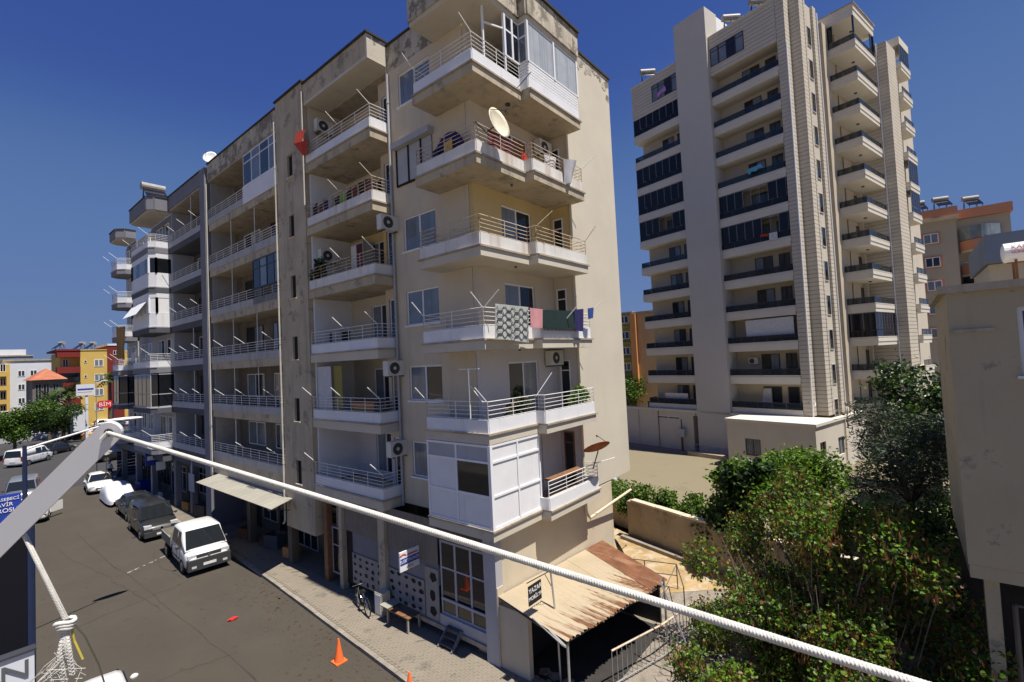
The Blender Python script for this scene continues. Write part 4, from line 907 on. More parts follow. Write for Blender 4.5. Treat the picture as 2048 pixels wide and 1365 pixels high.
M['plast'] = mat('grey_bumper_plastic', (.045, .045, .047), .6, 0); M['lens'] = mat('headlight_lens', (.55, .56, .57), .08, 0, spec=.8); M['tail'] = mat('tail_lamp_lens', (.35, .015, .012), .15, 0); M['chrome'] = mat('chrome_trim', (.6, .6, .6), .12, 0, metal=1.0)
M['plate'] = mat('number_plate', (.7, .7, .68), .4, .2, 14)
def smooth_obj(o, levels=1):
    md = o.modifiers.new('subd', 'SUBSURF'); md.levels = levels; md.render_levels = levels
    o.data.polygons.foreach_set('use_smooth', [True] * len(o.data.polygons)); return o
def ring(x, w, zb, zs, zt, tuck=.93, crown=.03):
    """closed cross-section of the lower body at x"""
    h = [(w * .90, zb), (w * .985, zb + .10), (w, (zb + zs) / 2), (w * .99, zs - .06), (w * tuck, zt - .03), (w * tuck * .8, zt), (0, zt + crown)]
    return [(x, -a, b) for a, b in h] + [(x, a, b) for a, b in h[-2::-1]]
def ghring(x, wb, wr, zb, zt, cr=.0):
    h = [(wb, zb), (wb * .5 + wr * .5 + .015, zb * .45 + zt * .55), (wr, zt - .07), (wr * .82, zt - .012), (0, zt + cr)]
    return [(x, -a, b) for a, b in h] + [(x, a, b) for a, b in h[-2::-1]]
def make_car(name, label, loc, rz, sp, group=None, cat='car'):
    t = thing(name, label, cat, loc, rz, group, local=True)
    body = MB(); body.loft([ring(*r) for r in sp['body']]); b = smooth_obj(body.build('body', sp['paint'], t), 1)
    g = sp['gh']; xb, xf, xr, xe = g['x']; wb, wr, zb, zt = g['wb'], g['wr'], g['zb'], g['zt']
    gh = MB(); rs = []
    for x, f in ((xb, .02), (xb + (xf - xb) * .5, .52), (xf, .97), (xf - .25, 1), ((xf + xr) / 2, 1.01), (xr + .2, 1), (xr, .97), (xr + (xe - xr) * .5, .52), (xe, .02)):
        rs.append(ghring(x, wb, wr, zb, zb + (zt - zb) * f, .014 if f > .96 else -.006))
    gh.loft(rs); o = gh.build('cabin', sp['paint'], t); o.data.polygons.foreach_set('use_smooth', [True] * len(o.data.polygons))
    def gq(pts, nm, off):
        a, b_, c_, d_ = [Vector(p) for p in pts]; n = (b_ - a).cross(d_ - a).normalized() * off
        q = [p + n for p in (a, b_, c_, d_)]; q2 = [p - n * .5 for p in (a, b_, c_, d_)]
        MB().hexa([*q2, *q]).build(nm, M['cgl'], t)
    def fw(f, wid, x0, x1, sgn):   # point on the raked screen at height fraction f
        return (x0 + (x1 - x0) * f, sgn * (wb + (wr - wb) * f) * wid, zb + (zt - zb) * f * .985)
    lo = g.get('lo', .06); hi = .90
    gq([fw(lo, .93, xb, xf, -1), fw(lo, .93, xb, xf, 1), fw(hi, .90, xb, xf, 1), fw(hi, .90, xb, xf, -1)], 'windscreen', .03)
    if g.get('rear', True): gq([fw(lo, .88, xe, xr, 1), fw(lo, .88, xe, xr, -1), fw(hi, .86, xe, xr, -1), fw(hi, .86, xe, xr, 1)], 'rear_window', .022)
    for sgn in (-1, 1):
        for (a0, a1, b0, b1) in g['side']:   # bottom x span (rear, front), top x span
            zl = zb + (zt - zb) * .10; zh = zb + (zt - zb) * .84
            def sy(z): f = (z - zb) / (zt - zb); return (wb + (wr - wb) * f) + .006
            p = [(a0, sgn * sy(zl), zl), (a1, sgn * sy(zl), zl), (b1, sgn * sy(zh), zh), (b0, sgn * sy(zh), zh)]
            if sgn > 0: p = p[::-1]
            gq(p, 'side_window', .02)
    R_ = sp['r']
    for ax in sp['axles']:
        for sgn in (-1, 1):
            yo = sgn * (sp['w'] - .02)
            MB().tube([(ax, yo - sgn * .1, R_), (ax, yo + sgn * .012, R_)], R_ * 1.17, 20).build('wheel_arch', M['black'], t)
            wh = MB().tube([(ax, yo - sgn * .18, R_), (ax, yo + sgn * .0, R_), (ax, yo + sgn * .028, R_)], R_, 20).build('wheel', M['tyre'], t)
            rm = MB(); rm.tube([(ax, yo, R_), (ax, yo + sgn * .034, R_)], R_ * .64, 16); rm.build('rim', M['rim'], wh)
            mb = MB(); mb.tube([(ax, yo, R_), (ax, yo + sgn * .037, R_)], R_ * .2, 8); mb.build('hub_cap', M['plast'], wh)
    xF = sp['body'][0][0]; xB = sp['body'][-1][0]
    for nm, bx, mt in sp['extra']:
        x0, y0, z0, x1, y1, z1 = bx; MB().box(x0, y0, z0, x1, y1, z1).build(nm, M[mt], t)
        if y0 > .02 or y1 < -.02: MB().box(x0, -y0, z0, x1, -y1, z1).build(nm, M[mt], t)
    mx = g['side'][0][1] - .1 if g['side'] else xb
    for sgn in (-1, 1):
        MB().ellipsoid((mx, sgn * (wb + .13), zb + .1), (.07, .10, .075), 8, 6).build('mirror', sp.get('mirror', sp['paint']), t)
        for hx in sp.get('handles', ()): MB().box(hx, sgn * (sp['w'] - .012), zb - .12, hx + .17, sgn * (sp['w'] + .018), zb - .09).build('door_handle', M['plast'] if sp.get('dh', 0) else sp['paint'], t)
        for sx_ in sp.get('seams', ()): MB().box(sx_, sgn * (sp['w'] - .004), .38, sx_ + .012, sgn * (sp['w'] + .004), zb - .02).build('door_seam', M['black'], t)
    return t
def sedan(pm, w=.88):
    L = 2.25
    return dict(paint=M[pm], w=w, r=.31, axles=(1.38, -1.28), handles=(.1, -.85), seams=(.78, -.22),
        body=[(L, w * .78, .30, .52, .56, .9, .01), (L - .12, w * .92, .22, .62, .66, .9, .02), (L - .6, w, .20, .74, .78), (1.0, w, .20, .86, .92), (0, w, .2, .90, .95), (-1.1, w, .2, .92, .97), (-1.7, w * .98, .22, .92, .99), (-L + .1, w * .93, .26, .86, .95), (-L, w * .86, .34, .8, .86)],
        gh=dict(x=(1.12, .42, -1.0, -1.72), wb=w * .93, wr=w * .66, zb=.90, zt=1.45, side=[(-.22, .82, -.18, .36), (-1.28, -.30, -.95, -.26)]),
        extra=[('headlight', (L - .30, .44, .56, L - .035, .80, .68), 'lens'), ('taillight', (-L + .005, .52, .66, -L + .2, .82, .82), 'tail'), ('grille', (L - .06, -.40, .42, L + .005, .40, .54), 'plast'), ('licence_plate', (L - .02, -.26, .33, L + .016, .26, .44), 'plate'), ('licence_plate', (-L - .012, -.26, .48, -L + .03, .26, .59), 'plate')])
def hatch(pm, w=.87):
    s_ = sedan(pm, w); L = 2.0
    s_['body'] = [(L, w * .78, .30, .54, .58, .9, .01), (L - .12, w * .92, .22, .64, .70, .9, .02), (L - .6, w, .20, .78, .83), (.8, w, .20, .9, .96), (0, w, .2, .94, .99), (-1.1, w, .2, .96, 1.0), (-L + .15, w * .95, .24, .95, 1.0), (-L, w * .88, .32, .85, .95)]
    s_['gh'] = dict(x=(1.0, .35, -1.35, -1.9), wb=w * .93, wr=w * .70, zb=.93, zt=1.55, side=[(-.3, .72, -.26, .3), (-1.45, -.38, -1.2, -.34)]); s_['axles'] = (1.25, -1.2); s_['handles'] = (.05, -.9); s_['seams'] = (.7, -.3)
    s_['extra'] = [('headlight', (L - .32, .44, .58, L - .035, .78, .72), 'lens'), ('taillight', (-L + .005, .55, .74, -L + .2, .82, .98), 'tail'), ('grille', (L - .06, -.40, .42, L + .005, .40, .56), 'plast'), ('licence_plate', (-L - .012, -.26, .50, -L + .03, .26, .61), 'plate')]
    return s_
def van(pm, w=.95, L=2.45, zt=1.94, panel=True):
    return dict(paint=M[pm], w=w, r=.34, axles=(1.5, -1.5), handles=(.55,), seams=(1.25, .3, -.75), dh=1, mirror=M['plast'],
        body=[(L, w * .86, .28, .62, .70, .92, .01), (L - .1, w * .95, .22, .82, .95, .92, .02), (L - .55, w, .2, 1.0, 1.10, .96), (1.3, w, .2, 1.08, 1.15, .97), (0, w, .2, 1.1, 1.15, .97), (-1.8, w, .2, 1.1, 1.15, .97), (-L + .06, w * .98, .24, 1.1, 1.15, .97), (-L, w * .94, .3, 1.05, 1.12, .95)],
        gh=dict(x=(L - .42, L - 1.25, -L + .18, -L + .02), wb=w * .965, wr=w * .83, zb=1.08, zt=zt, lo=.08, side=[(.62, 1.42, .66, 1.12), (-.35, .48, -.33, .52)]),
        extra=[('headlight', (L - .36, .55, .72, L - .05, .88, .90), 'lens'), ('taillight', (-L - .004, .78, .75, -L + .1, .91, 1.2), 'tail'), ('front_bumper', (L - .22, -.86, .24, L + .03, .86, .55), 'plast' if not panel else 'plast'), ('licence_plate', (L + .032, -.27, .36, L + .045, .27, .47), 'plate'), ('licence_plate', (-L - .02, -.26, .62, -L + .03, .26, .73), 'plate')])
# double cab pickup, nearest on the street
sp = van('cw', .95, 2.6, 1.95)
sp['body'] = [(2.6, .82, .34, .70, .74, .92, .01), (2.5, .91, .26, .86, .96, .92, .02), (2.05, .95, .24, 1.04, 1.14, .95), (1.5, .95, .24, 1.1, 1.16, .97), (.6, .95, .24, 1.1, 1.16, .97), (-.42, .95, .24, 1.1, 1.16, .97), (-.5, .93, .3, 1.05, 1.14, .95)]
sp['gh'] = dict(x=(2.16, 1.38, -.38, -.48), wb=.92, wr=.79, zb=1.09, zt=1.95, lo=.08, side=[(.78, 1.55, .82, 1.22), (-.25, .66, -.2, .68)], rear=True)
sp['axles'] = (1.72, -1.6); sp['seams'] = (1.35, .72, -.3); sp['handles'] = (.82, -.2)
sp['extra'] = [('headlight', (2.30, .52, .80, 2.54, .87, .96), 'lens'), ('grille', (2.46, -.52, .80, 2.575, .52, .93), 'plast'), ('front_bumper', (2.36, -.9, .27, 2.68, .9, .76), 'plast'), ('licence_plate', (2.682, -.27, .42, 2.70, .27, .54), 'plate'), ('side_strip', (-.35, .945, .55, 1.2, .962, .62), 'plast'), ('fog_lamp', (2.66, .55, .38, 2.69, .74, .48), 'lens')]
PK = make_car('pickup_truck', 'white double cab pickup truck with a grey drop-side bed parked at the kerb', (8.58, 29.05, 0), math.radians(-94), sp, cat='pickup')
M['bedw'] = mat('worn_bed_boards', (.30, .20, .12), .85, .25, 3); M['bedg'] = mat('weathered_drop_side', (.22, .22, .19), .6, .2, 3)
MB().box(-2.75, -.93, .70, -.55, .93, .78).build('load_bed', M['bedw'], PK)
MB().box(-2.75, .90, .78, -.56, .945, 1.18).build('drop_side', M['bedg'], PK); MB().box(-2.75, -.945, .78, -.56, -.90, 1.18).build('drop_side', M['bedg'], PK); MB().box(-2.78, -.94, .78, -2.74, .94, 1.18).build('tailgate', M['bedg'], PK); MB().box(-.60, -.94, .78, -.555, .94, 1.5).build('headboard', M['bedg'], PK)
MB().box(-2.6, -.55, .36, -.4, .55, .69).build('chassis', M['black'], PK)
mb = MB(); 
for sgn in (-1, 1): mb.bar((2.60, sgn * .005, .865), (2.60, sgn * .05, .90), .012, .02)
mb.tube([(2.585, 0, .865), (2.60, 0, .865)], .06, 14); mb.build('badge', M['chrome'], PK)
# compact dark van behind the pickup
sp = van('cg', .90, 2.18, 1.80)
sp['body'] = [(2.18, .74, .32, .58, .66, .9, .01), (2.06, .86, .24, .72, .82, .92, .02), (1.6, .9, .2, .88, .98, .94), (1.05, .9, .2, 1.0, 1.06, .96), (0, .9, .2, 1.02, 1.08, .97), (-1.6, .9, .2, 1.02, 1.08, .97), (-2.1, .88, .24, 1.0, 1.05, .96), (-2.18, .84, .3, .95, 1.0, .95)]
sp['gh'] = dict(x=(1.28, .52, -1.95, -2.12), wb=.87, wr=.72, zb=1.0, zt=1.80, lo=.08, side=[(-.1, .92, -.06, .45), (-1.0, -.2, -.98, -.16)])
sp['axles'] = (1.35, -1.35); sp['seams'] = (.9, -.12, -1.05); sp['r'] = .32
sp['extra'] = [('headlight', (1.80, .46, .70, 2.10, .82, .88), 'lens'), ('front_bumper', (1.9, -.84, .25, 2.24, .84, .54), 'plast'), ('bonnet_trim', (2.06, -.44, .60, 2.18, .44, .72), 'cs'), ('licence_plate', (2.242, -.26, .33, 2.258, .26, .44), 'plate'), ('roof_bar', (-1.5, .60, 1.79, .1, .64, 1.84), 'chrome')]
DV = make_car('parked_van', 'dark grey compact van with roof bars and black bumper behind the pickup', (8.52, 36.4, 0), math.radians(-92), sp, cat='van')
mb = MB(); mb.tube([(2.175, 0, .66), (2.20, 0, .66)], .07, 14); mb.build('badge', M['chrome'], DV)
# parked row behind
make_car('parked_car', 'dark grey sedan squeezed between the compact van and the covered car', (8.95, 41.9, 0), math.radians(-91), sedan('cd'), 'cars parked along the kerb')
make_car('parked_car', 'white sedan parked behind the covered car at the kerb', (9.0, 54.4, 0), math.radians(-95), sedan('cw', .9), 'cars parked along the kerb')
CC = thing('covered_car', 'parked car hidden under a crumpled white car cover', 'car', (9.05, 47.9, 0), math.radians(-92), 'cars parked along the kerb', local=True)
M['cover'] = mat('white_car_cover', (.66, .67, .70), .55, .05, 2, None, None, .8, 6)
prof = [(2.22, .60, .5), (2.12, .80, .74), (1.5, .89, .92), (.95, .91, 1.12), (.3, .91, 1.44), (-.4, .91, 1.50), (-1.1, .91, 1.42), (-1.75, .89, 1.14), (-2.1, .82, .98), (-2.25, .62, .5)]
rs = []; rg = random.Random(6)
for x, w, zt in prof:
    rs.append([(x + rg.uniform(-.012, .012), y, z + rg.uniform(-.01, .01)) for y, z in [(-w * 1.02, .2), (-w * .99, .5), (-w * .95, zt * .72), (-w * .66, zt * .95), (0, zt), (w * .66, zt * .95), (w * .95, zt * .72), (w * .99, .5), (w * 1.02, .2)]])
smooth_obj(MB().loft(rs, close=False, caps=False).build('cover_cloth', M['cover'], CC), 2)
for ax in (1.3, -1.3):
    for sgn in (-1, 1): MB().tube([(ax, sgn * .62, .3), (ax, sgn * .80, .3)], .3, 14).build('wheel', M['tyre'], CC)
MB().box(-1.9, -.75, .16, 1.9, .75, .5).build('underbody', M['black'], CC)
# left side of the street
sw_ = hatch('cw'); 
LC = make_car('parked_car', 'white hatchback at the left kerb with one door swung wide open', (4.35, 47.6, 0), math.radians(-100), sw_, 'cars at the left kerb')
d_ = MB(); d_.add([(0, 0, .38), (0, .05, .38), (-.75, .62, .38), (-.78, .58, .38), (0, 0, 1.0), (0, .05, 1.0), (-.75, .62, 1.02), (-.78, .58, 1.02)], [(0, 1, 2, 3), (4, 7, 6, 5), (0, 4, 5, 1), (1, 5, 6, 2), (2, 6, 7, 3), (3, 7, 4, 0)]); d_.v = [(x + .7, y + .87, z) for x, y, z in d_.v]; d_.build('open_door', M['cw'], LC)
make_car('parked_van', 'silver blue people carrier behind the white car with the open door', (4.5, 55.8, 0), math.radians(-98), van('cs', .92, 2.3, 1.8), 'cars at the left kerb', cat='van')
sp = van('cw', .96, 2.45, 1.96); sp['gh']['side'] = [(.62, 1.42, .66, 1.12), (-.35, .48, -.33, .52)]
WV = make_car('panel_van', 'white panel van crossing the street at the junction', (7.0, 80.2, 0), math.radians(52), sp, cat='van')
make_car('parked_car', 'black car half hidden behind the white panel van', (10.2, 87.5, 0), math.radians(45), sedan('ck'), 'cars round the junction')
make_car('moving_car', 'white sedan seen from behind driving away through the junction', (16.6, 110.5, 0), math.radians(86), sedan('cw'), 'cars round the junction')
make_car('parked_car', 'white estate car parked broadside under the red shop sign', (21.5, 124, 0), math.radians(12), hatch('cw'), 'cars round the junction')
make_car('parked_car', 'blue grey car nosed in front of the white estate car', (21.6, 118.5, 0), math.radians(200), hatch('cb'), 'cars round the junction')
make_car('parked_car', 'silver car parked near the palms on the far street', (19.0, 136, 0), math.radians(95), sedan('cs'), 'cars round the junction')
make_car('parked_car', 'dark estate car beside the silver car on the far street', (17.5, 146, 0), math.radians(95), hatch('ck'), 'cars round the junction')
make_car('parked_car', 'white car beyond the dark estate car on the far street', (18.5, 156, 0), math.radians(95), sedan('cw'), 'cars round the junction')
make_car('parked_car', 'small white car at the corner kerb past the grey block', (24.5, 121, 0), math.radians(20), sedan('cw'), 'cars round the junction')
make_car('parked_car', 'dark car under the cloth awning at the grey block corner', (13.6, 72.5, 0), math.radians(10), sedan('ck'), 'cars round the junction')
make_car('parked_car', 'pale grey hatchback at bottom left cut off by the frame edge', (2.62, 16.9, 0), math.radians(86), hatch('cw', .86), cat='car')
make_car('parked_car', 'white car on the plaza beside the pale end wall', (31.2, 18.6, 0), math.radians(-62), hatch('cw'), cat='car')
# ------------------------------------------------------------------ people
def person(label, loc, rz, skin, shirt, legs, hair, pose, sc=1.0, trousers_long=False):
    t = thing('person', label, 'person', loc, rz, None, local=True)
    J = dict(pel=(0, 0, .95), che=(0, .02, 1.28), neck=(0, .0, 1.48), head=(0, .04, 1.64), top=(0, .03, 1.76),
             shL=(.19, 0, 1.42), elL=(.25, .02, 1.14), haL=(.27, .14, .90), shR=(-.19, 0, 1.42), elR=(-.25, -.02, 1.14), haR=(-.27, .08, .90),
             hiL=(.10, 0, .92), knL=(.11, .05, .50), ftL=(.11, -.02, .07), toL=(.11, .14, .04), hiR=(-.10, 0, .92), knR=(-.11, .02, .50), ftR=(-.11, -.06, .07), toR=(-.11, .10, .04))
    J.update(pose); names = list(J); idx = {n: i for i, n in enumerate(names)}
    E = [('pel', 'che'), ('che', 'neck'), ('neck', 'head'), ('head', 'top'), ('che', 'shL'), ('shL', 'elL'), ('elL', 'haL'), ('che', 'shR'), ('shR', 'elR'), ('elR', 'haR'), ('pel', 'hiL'), ('hiL', 'knL'), ('knL', 'ftL'), ('ftL', 'toL'), ('pel', 'hiR'), ('hiR', 'knR'), ('knR', 'ftR'), ('ftR', 'toR')]
    Rd = dict(pel=.13, che=.145, neck=.055, head=.095, top=.07, sh=.062, el=.045, ha=.038, hi=.09, kn=.06, ft=.042, to=.035)
    def skinned(nm, keys, mt, grow=1.0, sub=1, lvl=2):
        es = [e for e in E if e[0] in keys and e[1] in keys]; ks = [n for n in names if n in keys]; ix = {n: i for i, n in enumerate(ks)}
        me = bpy.data.meshes.new(nm); me.from_pydata([Vector(J[n]) for n in ks], [(ix[a], ix[b]) for a, b in es], []); me.materials.append(mt)
        o = bpy.data.objects.new(nm, me); COL.objects.link(o); o.parent = t
        md = o.modifiers.new('skin', 'SKIN'); 
        for n in ks:
            r_ = Rd.get(n, Rd.get(n[:2], .05)) * grow; sv = me.skin_vertices[0].data[ix[n]]; sv.radius = (r_, r_ * (.75 if n in ('pel', 'che') else 1)); sv.use_root = (n == ks[0])
        o.modifiers.new('sub', 'SUBSURF').render_levels = 2; md.use_smooth_shade = True
        return o
    skinned('body', set(names), skin)
    skinned('shirt', {'pel', 'che', 'shL', 'elL', 'shR', 'elR', 'neck'} if pose.get('_long') else {'pel', 'che', 'shL', 'shR', 'neck'}, shirt, 1.12)
    skinned('trousers', {'pel', 'hiL', 'knL', 'hiR', 'knR'} | ({'ftL', 'ftR'} if trousers_long else set()), legs, 1.14)
    hd = Vector(J['head']); MB().ellipsoid((hd.x, hd.y - .02, hd.z + .065), (.098, .112, .085), 10, 6).build('hair', hair, t)
    fc = MB(); fc.ellipsoid((hd.x, hd.y + .105, hd.z - .005), (.016, .025, .02), 6, 4); fc.build('nose', skin, t)
    for s_ in (-1, 1): MB().ellipsoid((hd.x + s_ * .035, hd.y + .088, hd.z + .025), (.012, .008, .008), 6, 4).build('eye', M['black'], t)
    for a in ('haL', 'haR'):
        h_ = Vector(J[a]); 
        for q in range(5): MB().tube([h_ + Vector((-.02 + .01 * q, .02, -.02)), h_ + Vector((-.024 + .012 * q, .045 - .004 * abs(q - 2), -.06))], .008, 5).build('finger', skin, t)
    return t
M['skin'] = mat('skin', (.36, .20, .13), .6, .05, 5); M['hairb'] = mat('black_hair', (.012, .010, .009), .6, 0)
M['shirtw'] = mat('white_shirt', (.72, .71, .68), .8, .04, 6); M['shortd'] = mat('dark_shorts', (.025, .027, .035), .8, .1, 6); M['shirtr'] = mat('dark_red_top', (.16, .05, .035), .8, .1, 6); M['shirtred'] = mat('bright_red_top', (.5, .03, .03), .8, .1, 6)
person('man in a white T-shirt and dark shorts walking with one arm raised', (10.55, 59.0, 0.0), math.radians(-60), M['skin'], M['shirtw'], M['shortd'], M['hairb'], dict(elR=(-.36, .14, 1.38), haR=(-.44, .30, 1.55), knL=(.11, .16, .52), ftL=(.11, .12, .08), toL=(.11, .28, .05), knR=(-.11, -.06, .5), ftR=(-.11, -.26, .1), toR=(-.11, -.12, .04)))
person('man in dark clothes bending over beside the shop pavement', (11.0, 55.6, 0.115), math.radians(120), M['skin'], M['shirtr'], M['shortd'], M['hairb'], dict(che=(0, .16, 1.22), neck=(0, .28, 1.36), head=(0, .36, 1.48), top=(0, .40, 1.58), shL=(.19, .2, 1.32), shR=(-.19, .2, 1.32), elL=(.24, .36, 1.08), haL=(.2, .5, .9), elR=(-.24, .36, 1.08), haR=(-.2, .5, .9)), trousers_long=True)
person('distant person in a bright red top at the edge of the junction', (15.3, 120.5, 0.0), 2.0, M['skin'], M['shirtred'], M['shortd'], M['hairb'], {}, trousers_long=True)
# ------------------------------------------------------------------ vegetation
LEAF = {'green': leafmat('tree_leaf_green', (.045, .095, .012), (.10, .18, .02)), 'lime': leafmat('bright_leaf_green', (.08, .17, .010), (.16, .27, .02)), 'dark': leafmat('dark_leaf_green', (.012, .03, .010), (.03, .06, .016), .2),
        'olive': leafmat('olive_leaf_green', (.03, .045, .03), (.06, .08, .05), .25), 'brown': leafmat('dry_seed_pod', (.10, .038, .018), (.24, .10, .038), .25), 'yellow': leafmat('yellowing_leaf', (.30, .16, .02), (.28, .22, .04), .3), 'palm': leafmat('palm_frond_green', (.035, .07, .018), (.07, .10, .03), .2)}
M['bark'] = mat('grey_brown_bark', (.13, .105, .085), .95, .3, 4, ((.06, .05, .04), .5, .5), None, .6, 20); M['twig'] = mat('pale_twig', (.22, .17, .13), .9, .3, 6)
def leaf(mb, c, size, rg, lng=1.0, up=.35, kind=0, droop=False):
    if droop: d = Vector((rg.gauss(0, .25), rg.gauss(0, .25), -1)).normalized()
    else: d = Vector((rg.gauss(0, 1), rg.gauss(0, 1), rg.gauss(0, .6))).normalized()
    n = Vector((rg.gauss(0, 1), rg.gauss(0, 1), rg.gauss(0, .7) + up * 2)).normalized()
    s = d.cross(n)
    if s.length < .05: s = d.orthogonal()
    s.normalize(); n = s.cross(d)
    l = size * lng; w = size * .5
    mb.m = kind
    if lng > 2: mb.add([c, c + d * l * .5 + s * w * .5, c + d * l, c + d * l * .5 - s * w * .5 + n * w * .2], [(0, 1, 2, 3)])
    else:
        f = n * w * .25
        mb.add([c, c + d * l * .3 + s * w + f, c + d * l * .75 + s * w * .7 + f, c + d * l, c + d * l * .75 - s * w * .7 + f, c + d * l * .3 - s * w + f], [(0, 1, 2, 3), (0, 3, 4, 5)])
def clump_points(clumps, n, rg, shell=.55):
    tot = sum(c[3] * c[4] * c[5] for c in clumps); out = []
    for x, y, z, rx, ry, rz in clumps:
        for _ in range(int(n * rx * ry * rz / tot) + 1):
            v = Vector((rg.gauss(0, 1), rg.gauss(0, 1), rg.gauss(0, 1))).normalized() * (shell + (1 - shell) * rg.random() ** .5) * rg.uniform(.75, 1.12)
            out.append(Vector((x + v.x * rx, y + v.y * ry, z + v.z * rz)))
    return out
def tree(name, label, cat, base, clumps, nleaf, size, mats, weights, trunk_r, seed, lng=1.15, group=None, limbs=8, pods=0, shell=.5, sprays=1, mt='bark'):
    rg = random.Random(seed); t = thing(name, label, cat, base, 0, group)
    b = Vector(base); big = sorted(clumps, key=lambda c: -c[3] * c[4] * c[5]); cc = Vector((sum(c[0] for c in clumps), sum(c[1] for c in clumps), sum(c[2] for c in clumps))) / len(clumps)
    fork = b.lerp(Vector((cc.x, cc.y, cc.z)), .45)
    if trunk_r > 0:
        MB().tube([b - Vector((0, 0, .2)), b.lerp(fork, .5) + Vector((rg.uniform(-.1, .1), rg.uniform(-.1, .1), 0)), fork], trunk_r, 9, trunk_r * .7).build('trunk', M[mt], t, smooth=True)
        for i in range(limbs):
            c = clumps[i % len(clumps)]; e = Vector((c[0] + rg.uniform(-.5, .5) * c[3], c[1] + rg.uniform(-.5, .5) * c[4], c[2] + rg.uniform(-.2, .6) * c[5])); mid = fork.lerp(e, .5) + Vector((rg.uniform(-.2, .2), rg.uniform(-.2, .2), .2)) * (e - fork).length * .25
            MB().tube([fork - Vector((0, 0, .1)), mid, e], trunk_r * .45, 6, trunk_r * .08).build('limb', M[mt], t, smooth=True)
    mb = MB()
    for p in clump_points(clumps, nleaf // sprays, rg, shell):
        for q in range(sprays):
            c = p if sprays == 1 else p + Vector((rg.gauss(0, 1), rg.gauss(0, 1), rg.gauss(0, 1))) * size * 1.3
            r_ = rg.random(); k = 0
            while k < len(weights) - 1 and r_ > weights[k]: r_ -= weights[k]; k += 1
            leaf(mb, c, size * rg.uniform(.65, 1.3), rg, lng, kind=k)
    mb.build('crown', [LEAF[m_] for m_ in mats], t, kind='stuff')
    if pods:
        mb = MB()
        for p in clump_points(clumps, pods, rg, .7):
            for q in range(rg.randint(2, 5)): leaf(mb, p + Vector((rg.gauss(0, .06), rg.gauss(0, .06), rg.gauss(0, .05))), .075 * rg.uniform(.7, 1.2), rg, 2.4, droop=True, kind=0 if rg.random() < .93 else 1)
        mb.build('seed_pods', [LEAF['brown'], LEAF['yellow']], t, kind='stuff')
    return t
# big podded tree on the right
cl = []; rg = random.Random(21)
for i in range(52):
    a = rg.uniform(0, 6.283); r_ = 3.3 * math.sqrt(rg.random()); zc = rg.uniform(.5, 4.9) if i < 36 else rg.uniform(.3, 2.2); k = 1 - max(0, (zc - 3.2)) / 3.6
    cl.append((15.9 + r_ * k * math.cos(a), 2.3 + r_ * k * math.sin(a), zc, rg.uniform(.55, 1.0), rg.uniform(.55, 1.0), rg.uniform(.5, .95)))
PT = tree('podded_tree', 'large tree with heart shaped green leaves and hanging reddish brown seed pods', 'tree', (15.9, 2.3, 0), cl, 34000, .085, ['green', 'lime', 'dark', 'yellow', 'brown'], [.40, .36, .16, .03, .05], .16, 22, limbs=16, pods=4200, shell=.35, sprays=3)
rg = random.Random(23)
for i in range(44):
    a = rg.uniform(0, 6.283); r0 = rg.uniform(0, 2.2); p0 = Vector((15.9 + r0 * math.cos(a), 2.3 + r0 * math.sin(a), rg.uniform(.6, 2.6))); p1 = p0 + Vector((math.cos(a) * rg.uniform(.1, .8), math.sin(a) * rg.uniform(.1, .8), rg.uniform(1.3, 2.7)))
    MB().tube([p0, p0.lerp(p1, .5) + Vector((rg.gauss(0, .06), rg.gauss(0, .06), 0)), p1], .018, 5, .008).build('branch', M['twig'], PT)
# low suckers of that tree nearer the shed
cl = [(12.9 + .5 * math.cos(i), 4.4 + .8 * math.sin(i * 1.7), .5 + .25 * (i % 5), .4, .4, .35) for i in range(9)]
tree('shrub', 'loose green shrub with brown pods at the foot of the leaning bare pole', 'shrub', (13.0, 4.2, 0), cl, 1500, .085, ['lime', 'green', 'brown'], [.5, .35, .15], .03, 24, limbs=6, pods=260, sprays=2)
cl = [(19.0 + i * .42, .9 - i * .3 + .3 * math.sin(i * 2), 1.6 + .7 * math.sin(i), .75, .75, .7) for i in range(9)]
tree('shrub', 'leafy dark shrub at the bottom right under the shaded wall overhang', 'shrub', (19.4, .2, 0), cl, 5000, .09, ['green', 'lime', 'dark'], [.4, .3, .3], .05, 25, limbs=8, pods=300, sprays=2)
# bright feathery tree behind
cl = []; rg = random.Random(26)
for i in range(22): a = rg.uniform(0, 6.28); r_ = rg.uniform(0, 3.4); cl.append((24.2 + r_ * math.cos(a), 4.4 + r_ * math.sin(a), rg.uniform(2.4, 4.5), rg.uniform(.7, 1.2), rg.uniform(.7, 1.2), rg.uniform(.5, .8)))
tree('leafy_tree', 'bright green feathery tree behind the podded tree in front of the podium', 'tree', (24.2, 4.4, 0), cl, 17000, .105, ['lime', 'green', 'dark'], [.55, .35, .1], .14, 27, lng=1.8, limbs=12, shell=.4, sprays=3)
